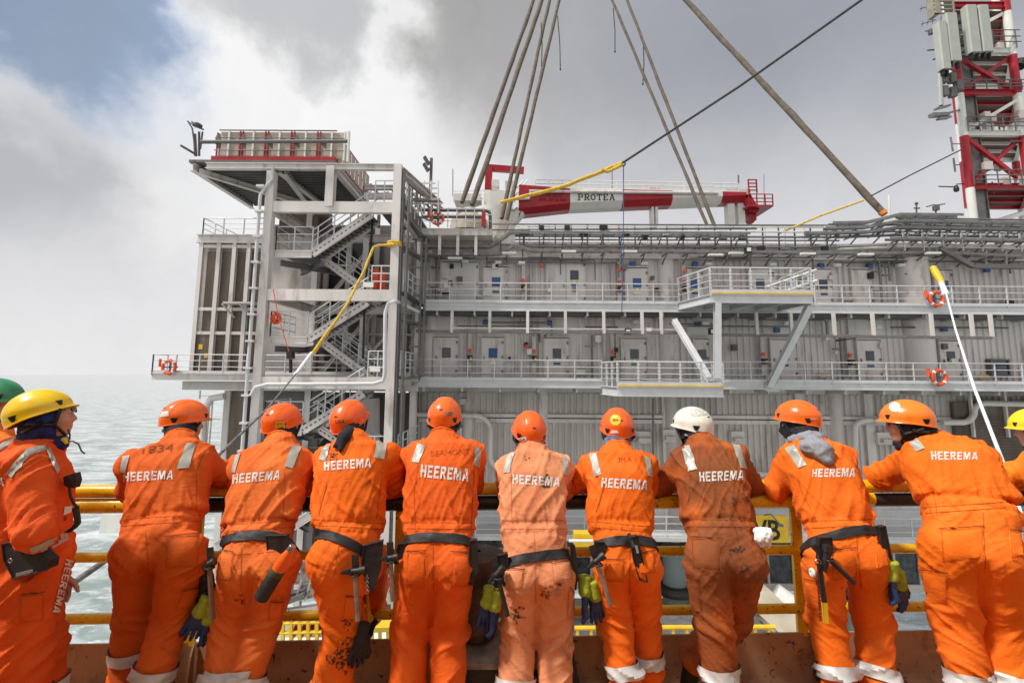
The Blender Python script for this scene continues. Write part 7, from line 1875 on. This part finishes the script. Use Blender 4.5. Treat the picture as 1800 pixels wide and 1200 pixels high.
# ---- 2: green helmet, mostly outside
p = Person('man in green helmet half hidden at the left edge behind the yellow helmet',
    dict(head=(-10, 712, 0), neck=(-14, 765, 0), sl=(-10, 790, .2), sr=(-2, 795, -.18), el=(10, 880, .2), er=(5, 880, -.2), wl=(40, 900, .2), wr=(40, 905, -.1), waist=(-30, 930, 0), hl=(-30, 990, .1), hr=(-34, 990, -.1), kl=(-25, 1090, .1), kr=(-30, 1090, -.1), al=(-30, 1190, .1), ar=(-30, 1190, -.1)),
    (1, .1, 0), (.2, .2, .19, .19), cloth_mat('coverall_edge', (0.80, .17, .012), .1, seed=11), (helmet_mat('helmet_green', (.03, .24, .09)), 0), {'Y': 2.85})
p.patch('shoulder_stripe', ((0, 792), (0, 780), (34, 762), (38, 772)), M_tape, (4, 6))
PEOPLE[2] = p
# ---- 12: yellow helmet at right edge
p = Person('man in yellow helmet cut by the right edge, his sleeves resting on the rail',
    base_joints((1822, 752), (1850, 790), (1836, 815), (1925, 820), (1776, 838), (1930, 870), (1900, 930), (1880, 990), (1950, 990), (1880, 1090), (1950, 1090), (1880, 1190), (1950, 1190), wl=(1850, 852), wr=(1860, 858), dep=dict(sl=-.14, el=0.0, wl=.10, wr=.12)),
    (-.8, 1, -.1), (.2, .2, .19, .2), cloth_mat('coverall_right', (0.86, .24, .015), .05, seed=12), (helmet_mat('helmet_yellow_b', (.85, .60, .015)), 0), {'up': (0, 0, 1)})
PEOPLE[12] = p
# ================================================================ belts, tools and other things the crew carry
def belt(p, py_l, py_r, pxl, pxr, w=.048, back=.0):
    """webbing belt: plane through two photo points on the back of the hips"""
    a = catch(p.bvh, pxl, py_l, 0) ; b = catch(p.bvh, pxr, py_r, 0)
    if a is None or b is None: print('belt miss', p.id); return
    c = (a+b)/2; pel = Vector(p.J['hl']+p.J['hr'])/2; wa = Vector(p.J['waist']); t = 0
    d0 = (wa-pel).normalized(); sd = (b-a).normalized(); ax_ = (d0 - sd*d0.dot(sd)).normalized()
    fp_ = Vector(p.fp); cen = c + (fp_-ax_*fp_.dot(ax_))*.13
    o = p.ring('tool_belt', pel, wa, .5, w, M_belt, .006, .30, 56, c0=cen, axis=ax_, thick=.005, parent=p.root)
    if o is None: print('NO RING', p.id)
    return o
belt(PEOPLE[6], 950, 955, 716, 826); belt(PEOPLE[7], 984, 973, 908, 984); belt(PEOPLE[8], 962, 952, 1046, 1142)
belt(PEOPLE[4], 948, 948, 400, 500); belt(PEOPLE[5], 942, 975, 558, 650); belt(PEOPLE[10], 948, 936, 1436, 1538)
belt(PEOPLE[1], 962, 972, 18, 70, .04)
def on(p, px, py, out=.03):
    h = catch(p.bvh, px, py, 0)
    if h is None:
        pel = (p.J['hl']+p.J['hr'])/2; return at(px, py, pel[1]-.02)
    return h - ray(px, py).normalized()*out
def pxs(pts, p, out=.03, ref=None):
    """photo polyline hung in one plane at the depth of the first point"""
    b = on(p, *(ref or pts[0]), out); return [at(x, y, b.y) for x, y in pts]
# glove pair built once, then copied
def glove_meshes():
    fd = Field(); fc = Field()
    fd.ell((0, 0, -.115), (.042, .017, .05), None, .01)
    for i, (x, L) in enumerate(((-.032, .068), (-.011, .082), (.011, .078), (.031, .060))):
        fd.cap((x, 0, -.145), (x*1.25, .006*(i-1.5), -.150-L*.6), .0115, .0108, .004); fd.cap((x*1.25, .006*(i-1.5), -.150-L*.6), (x*1.2, .01, -.150-L), .0108, .0095, .004)
    fd.cap((.035, 0, -.105), (.062, .006, -.150), .013, .0115, .006); fd.cap((.062, .006, -.150), (.060, .01, -.178), .0115, .010, .004)
    fc.cap((0, 0, -.002), (0, 0, -.085), .032, .030, .01); fc.ell((0, 0, -.085), (.043, .020, .03), None, .015); fc.half((0, 0, .0), (0, 0, 1), (-.1, -.1, -.05), (.1, .1, .1), .004)
    fc.cap((.028, 0, -.075), (.040, 0, -.105), .014, .014, .01)
    return fd.mesh(.0055, 1), fc.mesh(.006, 1)
GM = glove_meshes(); GB = {}
M_gblue = mat('blue_latex', (.012, .035, .12), .5, var=.3, scale=25, bump=.4); M_glime = mat('lime_knit', (.30, .37, .03), .85, var=.2, scale=40, bump=.4); M_gblack = mat('black_glove_knit', (.014, .014, .016), .7, var=.3, scale=30, bump=.4)
def glove(pos, rot, sc, label, mats, group='work gloves hanging from belts'):
    key = mats[0].name
    if key not in GB:
        a = np_mesh('fingers', GM[0][0], GM[0][1], mats[0], (0,0,0)).data; b = np_mesh('cuff', GM[1][0], GM[1][1], mats[1], (0,0,0)).data
        for o in [o for o in COL.objects if o.data in (a, b)]: bpy.data.objects.remove(o)
        GB[key] = (a, b)
    root = bpy.data.objects.new('glove', GB[key][1]); COL.objects.link(root); ch = bpy.data.objects.new('dipped_fingers', GB[key][0]); COL.objects.link(ch); ch.parent = root
    root.location = pos; root.rotation_euler = rot; root.scale = (sc, sc*1.2, sc); tag(root, label, 'glove', group); return root
BL = (M_gblue, M_glime); BK_ = (M_gblack, M_gblack)
def gl2(px, py, p, out, rot, label, mats, sc=1.0): glove(on(p, px, py, out), rot, sc, label, mats)
gl2(366, 1046, PEOPLE[4], .05, (0, R(22), R(15)), 'blue and lime glove hanging left of the man with the bottle, nearer its carabiner', BL)
gl2(372, 1060, PEOPLE[4], .02, (.2, R(-4), R(60)), 'lime side of a blue glove hanging behind another, left of the man with the bottle', BL)
gl2(860, 1030, PEOPLE[7], .03, (0, R(6), R(10)), 'blue and lime glove hanging left of the salmon coveralls over the fairlead', BL, 1.0)
gl2(873, 1036, PEOPLE[7], .05, (.1, R(4), R(75)), 'lime edged glove, right one of the pair over the fairlead', BL, 1.0)
gl2(1028, 1010, PEOPLE[8], .05, (0, R(6), R(80)), 'lime backed glove hanging between the salmon coveralls and the knife carrier, left one', BL, 1.0)
gl2(1042, 1018, PEOPLE[8], .03, (0, R(-8), R(10)), 'blue fingered glove hanging between the salmon coveralls and the knife carrier, right one', BL, 1.0)
gl2(1566, 985, PEOPLE[10], .0, (0, R(-8), R(70)), 'lime and blue glove hanging right of the man with the grey hood', BL, 1.0)
gl2(1576, 1000, PEOPLE[10], -.03, (0, R(-10), R(20)), 'dark blue glove fingers behind another, right of the man with the grey hood', BL, 1.0)
gl2(642, 1094, PEOPLE[5], .10, (0, R(12), R(20)), 'black glove hanging from a yellow clip on the man with the raised knee', BK_, .95)
gl2(658, 1086, PEOPLE[5], .06, (.2, R(-32), R(200)), 'second black glove splayed to the right under the yellow clip', BK_, .95)
gl2(364, 985, PEOPLE[3], .0, (0, R(3), 0), 'black glove hanging between the two leftmost leaning men', BK_, 1.0)
# hammers and podger tools
def tool(p, head, tip, label, ref=None, out=.06, headw=.055, hrot=0.0, holster=None):
    b = on(p, *(ref or head), out); y = b.y; a = at(head[0], head[1], y); t_ = at(tip[0], tip[1], y-.01); d = (t_-a).normalized(); x = Vector((0, 1, 0)).cross(d).normalized()
    q = math.cos(hrot)*x+math.sin(hrot)*d
    th = Thing('hammer', label, 'hammer', 'hammers hanging from belts')
    th.part('handle', MB().tube([a, a.lerp(t_, .3), t_], [.011, .0125, .0135], 10), M_steel if holster is None else holster, smooth=True)
    mb = MB().tube([a-q*headw, a-q*headw*.45], .020, 12).tube([a-q*headw*.45, a+q*headw*.3], .015, 10); mb.prism([a+q*headw*.3+d*.014+Vector((0,-.012,0)), a+q*headw*1.3+d*.002+Vector((0,-.012,0)), a+q*headw*1.3-d*.004+Vector((0,-.012,0)), a+q*headw*.3-d*.014+Vector((0,-.012,0))], (0,0,0), (0,.024,0))
    th.part('head', mb, M_bleather, smooth=True); th.done()
    s2 = Thing('tool_loop', 'leather tool loop ' + label.split(' on ', 1)[-1].join(['on ', '']), 'tool holder', 'tool loops on belts')
    s2.part('loop', MB().torus(tuple(a+d*.02), .022, .005, 16, 6, 'z'), M_bleather, smooth=True); s2.part('strap', MB().beam(a-d*.075+Vector((0,.012,0)), a+d*.02+Vector((0,.016,0)), .035, .006, (0,1,0)), M_bleather); s2.done()
tool(PEOPLE[5], (624, 1003), (629, 1090), 'hammer with grey steel shaft on the hip of the man with the raised knee', out=.07)
tool(PEOPLE[6], (686, 980), (691, 1055), 'hammer with bright shaft on the left hip of the straight legged man', (705, 985), .05, .04)
tool(PEOPLE[7], (874, 1008), (892, 1082), 'dark hammer on the left hip of the salmon coveralls', (890, 1000), .06, .05, .5, M_bleather)
tool(PEOPLE[8], (1049, 985), (1073, 1063), 'hammer with pale shaft on the left hip beside the lime gloves', (1060, 985), .06, .05, .35)
tool(PEOPLE[10], (1452, 978), (1502, 1024), 'hammer lying aslant on the hip of the man with the grey hood', (1452, 985), .06, .06, .6, M_bleather)
tool(PEOPLE[4], (690-322, 990), (374, 1088), 'hammer with brown wooden shaft on the left of the bottle carrier', (392, 990), .03, .03, .2, mat('tool_wood', (.16, .08, .04), .6))
# holsters and pouches
def holster(p, quad, label, name='tool_pouch', cat='pouch', m=None, out=.045, th_=.03, ref=None, extra=None):
    b = on(p, *(ref or quad[0]), out); P_ = [at(x, y, b.y) for x, y in quad]; mb = MB().prism(P_, (0,0,0), (0, th_, 0))
    t = Thing(name, label, cat); t.part('body', mb, m or M_bleather)
    rim = MB(); 
    for i in range(len(P_)): rim.tube([P_[i]-Vector((0,.001,0)), P_[(i+1) % len(P_)]-Vector((0,.001,0))], .0035, 6)
    t.part('edge_stitching', rim, M_belt); 
    for (nm, mbx, mm) in (extra or []): t.part(nm, mbx, mm, smooth=True)
    return t.done()
holster(PEOPLE[4], [(468, 941), (505, 940), (502, 980), (487, 1010), (473, 1000)], 'black leather belt pouch behind the orange bottle', ref=(480, 950))
holster(PEOPLE[6], [(826, 950), (838, 948), (840, 1000), (832, 1028), (824, 1026)], 'slim black sheath on the right hip of the straight legged man', 'sheath', 'sheath', ref=(822, 960))
holster(PEOPLE[6], [(700, 955), (714, 955), (704, 990), (694, 990)], 'small black frog on the left hip of the straight legged man', ref=(712, 960))
holster(PEOPLE[7], [(1003, 955), (1010, 958), (1016, 1005), (1012, 1036), (1006, 1030)], 'slim black sheath on the right hip of the salmon coveralls', 'sheath', 'sheath', ref=(996, 970))
holster(PEOPLE[7], [(874, 976), (892, 972), (894, 1012), (886, 1030), (878, 1015)], 'black leather pouch on the left hip of the salmon coveralls', ref=(892, 985))
holster(PEOPLE[8], [(1046, 952), (1062, 952), (1066, 1000), (1052, 1006), (1044, 985)], 'black leather frog on the left hip above the lime gloves', ref=(1056, 965))
holster(PEOPLE[8], [(1108, 944), (1121, 941), (1126, 968), (1138, 1022), (1124, 1018), (1114, 985)], 'black knife sheath aslant on the back of a belt', 'knife_sheath', 'sheath', ref=(1115, 965),
    extra=[('knife_handle', MB().tube([on(PEOPLE[8], 1115, 962, .06), on(PEOPLE[8], 1105, 937, .055)], [.012, .010], 10), M_bleather), ('clasp', MB().beam(on(PEOPLE[8], 1118, 958, .066), on(PEOPLE[8], 1121, 972, .066), .014, .004, (0,1,0)), M_steel)])
holster(PEOPLE[5], [(640, 958), (672, 950), (668, 1000), (656, 1040), (646, 1030), (636, 990)], 'black leather pouch on the hip of the man with the raised knee', ref=(645, 970))
holster(PEOPLE[10], [(1440, 945), (1462, 944), (1464, 985), (1448, 1000), (1440, 985)], 'black leather pouch on the left hip of the man with the grey hood', ref=(1450, 960))
holster(PEOPLE[10], [(1546, 926), (1556, 924), (1568, 985), (1566, 1015), (1556, 1000)], 'slim black sheath on the right hip of the man with the grey hood', 'sheath', 'sheath', ref=(1538, 945))
holster(PEOPLE[1], [(4, 955), (46, 948), (86, 985), (84, 1000), (24, 1016), (8, 985)], 'black fabric pouch with reflective strip on the hip nearest the camera', m=M_belt, out=.05, th_=.05, ref=(30, 980),
    extra=[('reflective_strip', MB().beam(on(PEOPLE[1], 28, 1010, .075), on(PEOPLE[1], 76, 998, .075), .012, .004, (0,1,0)), M_tape), ('zip_pull', MB().torus(tuple(on(PEOPLE[1], 18, 985, .08)), .008, .0025, 12, 6), M_steel)])
# bottle
b = on(PEOPLE[4], 488, 1000, .09); y = b.y; B0, B1 = at(458, 1052, y), at(515, 958, y); d = (B1-B0); L = d.length; d.normalize()
def along(prof, n=20):
    mb = MB(); mb.tube([B0+d*(L*t) for r, t in prof], [r for r, t in prof], n); return mb
BT = Thing('drink_bottle', 'orange steel bottle with metal cap in a black sleeve hanging aslant from a belt', 'bottle')
BT.part('sleeve', along([(.030, 0), (.036, .02), (.037, .42), (.034, .45)]), M_belt, smooth=True)
BT.part('band', along([(.0362, .452), (.0372, .46), (.0372, .54), (.0358, .55)]), mat('dark_green_band', (.05, .06, .03), .7), smooth=True)
BT.part('flask', along([(.034, .552), (.034, .66), (.030, .76), (.021, .86), (.017, .90)]), mat('bottle_orange', (.80, .11, .012), .35), smooth=True)
BT.part('cap', along([(.0165, .902), (.0185, .91), (.0185, .985), (.015, 1.0)]), M_steel, smooth=True)
BT.done()
# chain and yellow glove clip, cutter, rag
def link_chain(name, label, p, pts, ref, out, r=.007, m=None):
    b = on(p, *ref, out); P_ = [at(x, y, b.y) for x, y in pts]; mb = MB(); n = 8
    for k in range(n):
        c = P_[0].lerp(P_[-1], (k+.5)/n); mb.torus(tuple(c), r, r*.25, 12, 5, 'y' if k % 2 else 'x')
    solo(name, label, 'chain', mb, m or M_steel, smooth=True)
link_chain('steel_chain', 'short steel chain linking a belt carabiner to the yellow glove clip', PEOPLE[5], [(645, 1010), (646, 1042)], (640, 1020), .11)
b = on(PEOPLE[5], 640, 1050, .115); q = lambda x, y: at(x, y, b.y)
CL = Thing('glove_clip', 'bright yellow plastic glove clip holding black gloves', 'clip')
CL.part('clip', MB().tube([q(645, 1044), q(647, 1060), q(640, 1066)], .008, 8).torus(tuple(q(637, 1083)), .020, .006, 16, 6, 'y').torus(tuple(q(649, 1086)), .020, .006, 16, 6, 'y').beam(q(647, 1060), q(650, 1094), .014, .012).beam(q(640, 1066), q(634, 1094), .012, .012), M_yel, smooth=True); CL.done()
b = on(PEOPLE[10], 1440, 1000, .07); q = lambda x, y: at(x, y, b.y)
CT = Thing('utility_knife', 'yellow and black utility knife hanging by a coiled cord from the hooded man', 'knife')
CT.part('blade_holder', MB().beam(q(1440, 990), q(1449, 1058), .022, .014, (0,1,0)), M_bleather); CT.part('yellow_body', MB().beam(q(1449, 1058), q(1452, 1094), .022, .016, (0,1,0)), M_yel)
sp = [q(1436+1.3*(i/60)*3, 995+i*1.55)+Vector((.006*math.cos(i*1.7), -.012, .006*math.sin(i*1.7))) for i in range(62)]
CT.part('coiled_cord', MB().tube(sp, .0022, 5), M_black); CT.part('carabiner', MB().torus(tuple(q(1438, 988)), .016, .003, 16, 6), M_steel, smooth=True); CT.done()
solo('tape_roll', 'small white tape roll clipped at the hip of the hooded man', 'tape', MB().torus(tuple(on(PEOPLE[10], 1428, 1006, .03)), .014, .011, 18, 8, 'x'), M_white, smooth=True)
b = on(PEOPLE[9], 1330, 945, .0); rnd = random.Random(2)
fr_ = Field(); rc = A(at(1341, 944, PEOPLE[9].J['hr'][1]-.06))
for k in range(9): o = np.array([rnd.uniform(-.035, .035), rnd.uniform(-.02, .02), rnd.uniform(-.045, .045)]); fr_.cap(rc+o, rc+o*.2+np.array([rnd.uniform(-.03, .03), 0, rnd.uniform(-.03, .03)]), .018, .022, .008)
v, F_ = fr_.mesh(.0055, 0); n = vnormals(v, F_); v = v+n*(.006*ridge(pnoise((v-rc)*42)))[:,None]
o = np_mesh('rag', v, F_, mat('white_cloth_rag', (.72, .70, .70), .9, var=.1, scale=20, bump=.4), rc); o.location = tuple(rc); tag(o, 'crumpled white rag hanging from the back pocket of the grimy coveralls', 'rag')
# radio microphone with coiled lead
p1 = PEOPLE[1]; Yr_ = 2.34; q = lambda x, y, dy=0: at(x, y, Yr_+dy)
RD = Thing('radio_microphone', 'black speaker microphone with coiled lead on the chest of the yellow helmeted man', 'radio microphone')
RD.part('housing', MB().prism([q(111, 838), q(130, 831), q(133, 845), q(129, 858), q(118, 856), q(112, 852)], (0,0,0), (0,.035,0)), M_black)
gr_ = MB()
for k in range(6): gr_.beam(q(128.5, 836+k*3, -.002), q(133.5, 834+k*3, -.002), .003, .003)
RD.part('grille', gr_, M_bleather)
RD.part('lead', MB().tube([q(122, 856), q(124, 872), q(131, 886), q(138, 892)], .006, 8), M_black, smooth=True)
sp = []
for i in range(150):
    t = i/149; cx, cy = 133+3*math.sin(t*2.6)-max(0, t-.6)*38, 892+t*46-max(0, t-.75)*14; sp.append(q(cx, cy)+Vector((.011*math.cos(i*1.25), .011*math.sin(i*1.25), 0)))
RD.part('coiled_lead', MB().tube(sp, .0032, 5), M_black, smooth=True); RD.done()
b = A(p1.J['head']); Yh = p1.J['head'][1]-.04; q = lambda x, y: at(x, y, Yh)
CS = Thing('strap_end', 'thin black strap with orange toggle dangling below the chin of the yellow helmeted man', 'strap')
CS.part('strap', MB().tube([q(119, 754), q(123, 764), q(122, 772), q(119, 776), q(128, 775), q(138, 780), q(143, 792), q(149, 797)], .0035, 6), M_black, smooth=True); CS.part('toggle', MB().beam(q(112, 770), q(120, 778), .022, .012), M_yel); CS.done()
# crest on the chest pocket
p1.patch('chest_badge', ((110, 905), (124, 900), (126, 888), (112, 890)), M_white, (2, 2), .004)
p1.patch('chest_badge', ((112, 915), (117, 913), (117, 905), (112, 907)), M_red, (2, 2), .004)
# gauge and carabiner between the two left men
solo('pressure_gauge', 'small round gauge hanging between the two leftmost leaning men', 'gauge', MB().torus(tuple(on(PEOPLE[4], 361, 1050, .06)), .024, .007, 20, 8, 'y'), M_bleather, smooth=True)
# grey hood
p = PEOPLE[10]; nb = p.J['neck']; fd = Field()
h1, h2, h3 = A(on(p, 1420, 785, .02)), A(on(p, 1445, 792, .03)), A(on(p, 1455, 808, .025))
nu = nrm(p.J['head']-nb)
for t in range(9):
    a = R(-100+t*38); c = nb+nu*.035 + p.front*.066*math.cos(a)+nrm(p.J['sr']-p.J['sl'])*.082*math.sin(a); fd.ell(c, (.032, .032, .034), None, .04)
fd.cap(h1, h2, .045, .048, .04); fd.cap(h2, h3, .046, .030, .04); fd.cap(nb-p.front*.05+nu*.02, h2, .05, .045, .04)
v, F_ = fd.mesh(.0075, 1); n = vnormals(v, F_); rel = v-nb; v = v+n*(.009*(ridge(pnoise(rel@np.array([[14,4,0],[0,16,5],[9,0,22.]])+4))-.4))[:,None]
p.child(np_mesh('hood', v, F_, mat('grey_jersey', (.26, .265, .29), .9, var=.15, scale=60, bump=.4), p.org))
# collars: folded edge round each neck
for k in (3, 4, 5, 6, 7, 8, 9, 11, 1, 2, 12):
    p = PEOPLE[k]; nb = p.J['neck']; nd = nrm(p.J['head']-nb); sd = nrm(p.J['sr']-p.J['sl']); fr2 = nrm(np.cross(nd, sd)); mb = MB(); rr2 = .082; pts = []
    for t in range(29):
        a = 2*math.pi*t/28; pts.append(nb+nd*(.040+.006*math.sin(a*2+k))+sd*rr2*math.cos(a)+fr2*rr2*math.sin(a))
    p.mbchild('collar', mb.tube(pts, .009, 8, False), p.cover.data.materials[0], True, p.cover)
# head cloth tail of the man with the raised knee
p = PEOPLE[5]; fd = Field(); a = A(on(p, 605, 768, .03)); b = A(on(p, 598, 790, .018)); c0 = p.J['neck']+nrm(p.J['head']-p.J['neck'])*.07
fd.cap(c0-p.front*.05, a, .05, .034, .03); fd.cap(a, b, .036, .014, .02); fd.cap(a, A(on(p, 588, 784, .02)), .03, .012, .02)
v, F_ = fd.mesh(.008, 1); p.child(np_mesh('head_cloth', v, F_, M_gaiter, p.org))
# helmet stickers
def stick(k, quad, m, name='sticker'): return PEOPLE[k].patch(name, quad, m, (5, 5), .0022, PEOPLE[k].hbvh, parent=PEOPLE[k].helmet)
def disc(k, cx, cy, rx, ry, m, name='sticker', off=.0022):
    p = PEOPLE[k]; mb = MB(); N_ = 20; ok = True; c = catch(p.hbvh, cx, cy, off)
    if c is None: return
    mb.v.append(tuple(c))
    for rr in (.5, 1):
        for i in range(N_):
            h = catch(p.hbvh, cx+rx*rr*math.cos(2*math.pi*i/N_), cy+ry*rr*math.sin(2*math.pi*i/N_), off)
            if h is None: return
            mb.v.append(tuple(h))
    for i in range(N_): j = (i+1) % N_; mb.f.append((0, 1+i, 1+j)); mb.f.append((1+i, 1+N_+i, 1+N_+j, 1+j))
    p.mbchild(name, mb, m, True, p.helmet)
stick(4, ((484, 753), (501, 752), (500, 741), (484, 741)), M_yel); PEOPLE[4].text('NEMESA', ((486, 747), (499, 746.5), (499, 743), (486, 743)), M_ink, PEOPLE[4].hbvh, .0, .0035, parent=PEOPLE[4].helmet); PEOPLE[4].text('15143', ((487, 752), (498, 751.5), (498, 748.5), (487, 748.5)), M_ink, PEOPLE[4].hbvh, .0, .0035, parent=PEOPLE[4].helmet)
PEOPLE[5].text('LAN', ((590, 744), (604, 743), (604, 737), (590, 738)), M_ink, PEOPLE[5].hbvh, .02, .003, parent=PEOPLE[5].helmet)
stick(6, ((780, 731), (797, 731), (797, 723), (780, 723)), mat('pink_sticker', (.75, .20, .10), .5)); PEOPLE[6].text('A 5086', ((782, 727), (795, 727), (795, 724), (782, 724)), M_ink, PEOPLE[6].hbvh, .01, .0035, parent=PEOPLE[6].helmet); PEOPLE[6].text('17582', ((784, 730.5), (794, 730.5), (794, 728), (784, 728)), M_ink, PEOPLE[6].hbvh, .01, .0035, parent=PEOPLE[6].helmet)
stick(7, ((907, 779), (926, 774), (925, 767), (907, 771)), M_white); PEOPLE[7].text('ASIA', ((909, 777.5), (924, 773.5), (923.5, 769), (909, 772.5)), M_ink, PEOPLE[7].hbvh, .02, .0035, parent=PEOPLE[7].helmet)
disc(8, 1082, 738, 9.5, 9.5, M_yel); PEOPLE[8].text('SEA', ((1077, 740), (1087, 740), (1087, 736), (1077, 736)), M_ink, PEOPLE[8].hbvh, .02, .0035, parent=PEOPLE[8].helmet)
stick(8, ((1073, 761), (1088, 761), (1085, 756), (1076, 756)), M_white)
disc(11, 1573, 715, 10, 8.5, M_white); disc(11, 1622, 714, 7, 9, M_white)
stick(3, ((281, 733), (297, 731), (296, 722), (281, 724)), M_white); stick(10, ((1424, 738), (1437, 738), (1437, 733), (1424, 733)), mat('pink_sticker', (.75, .20, .10), .5))
stick(9, ((1214, 733), (1243, 729), (1241, 716), (1212, 720)), mat('worn_grey_patch', (.50, .49, .43), .6, var=.2, scale=30))
# ink on the backs and shoulder stripes
for k, txt, qd in ((3, '1834', ((250, 798), (304, 792), (306, 780), (252, 784))), (4, '15143', ((512, 821), (518, 822), (528, 792), (521, 790))), (6, 'BEAMONT', ((757, 802), (826, 798), (826, 788), (757, 792))), (8, '3M A', ((1086, 812), (1110, 811), (1110, 802), (1086, 804)))):
    PEOPLE[k].text(txt, qd, mat('faded_ink', (.22, .06, .01), .85) if k in (3, 4) else mat('faint_ink', (.46, .075, .006), .85), bold=0.0, off=.0026 if k != 4 else .005)
# grime splats that stay on the cloth
def stain_mat():
    if 'oil_stain' in MATS: return MATS['oil_stain']
    m, t, b = principled('oil_stain'); g = t.new('ShaderNodeNewGeometry').outputs['Position']
    b.inputs['Base Color'].default_value = (.05, .026, .018, 1); b.inputs['Roughness'].default_value = .85
    t.put(b.inputs['Alpha'], t.ss(t.noise(g, 70, 4, .7, .6), .44, .60, 0, .85)); MATS['oil_stain'] = m; return m
def splat(k, cx, cy, r, seed, m=None, n=5):
    n = int(n*1.6)
    p = PEOPLE[k]; rnd = random.Random(seed); ma = m or stain_mat()
    mb = MB()
    for _ in range(n):
        x, y = cx+rnd.gauss(0, r*.6), cy+rnd.gauss(0, r*.6); rr = r*rnd.uniform(.25, .75); st = rnd.uniform(.5, 1.8); N_ = 9; o_ = len(mb.v); pts = [catch(p.bvh, x, y, .0022)]
        for i in range(N_): a = 2*math.pi*i/N_; q_ = rr*rnd.uniform(.45, 1.2); pts.append(catch(p.bvh, x+q_*math.cos(a)/st, y+q_*math.sin(a)*st, .0022))
        if any(h is None for h in pts) or max((Vector(h)-Vector(pts[0])).length for h in pts[1:]) > .08: continue
        mb.v += [tuple(h) for h in pts]; mb.f += [(o_, o_+1+i, o_+1+(i+1) % N_) for i in range(N_)]
    p.mbchild('stain', mb, ma, True, p.cover)
for a in ((7, 953, 838, 9, 1), (7, 975, 1030, 7, 2), (7, 905, 1080, 9, 3, None, 7), (7, 960, 1045, 8, 4), (7, 925, 805, 4, 5, None, 3), (5, 592, 1180, 0.1, 6), (5, 602, 1150, 16, 7, None, 12), (5, 610, 1095, 8, 8, None, 7), (5, 590, 805, 9, 9, None, 6), (5, 615, 812, 5, 10, None, 3), (5, 650, 990, 6, 11, None, 4), (4, 398, 1018, 6, 12, None, 4), (4, 425, 1050, 7, 13, None, 4), (9, 1308, 995, 7, 14, None, 7), (9, 1297, 965, 9, 15, None, 6), (9, 1290, 880, 6, 16, None, 6), (6, 722, 1020, 4, 17, None, 5), (6, 815, 1018, 4, 18, None, 3), (3, 283, 935, 2.5, 19, None, 2), (8, 1140, 1030, 3, 20, None, 3), (10, 1478, 1030, 3, 21, None, 3)):
    splat(*a)
bpy.context.view_layer.update()
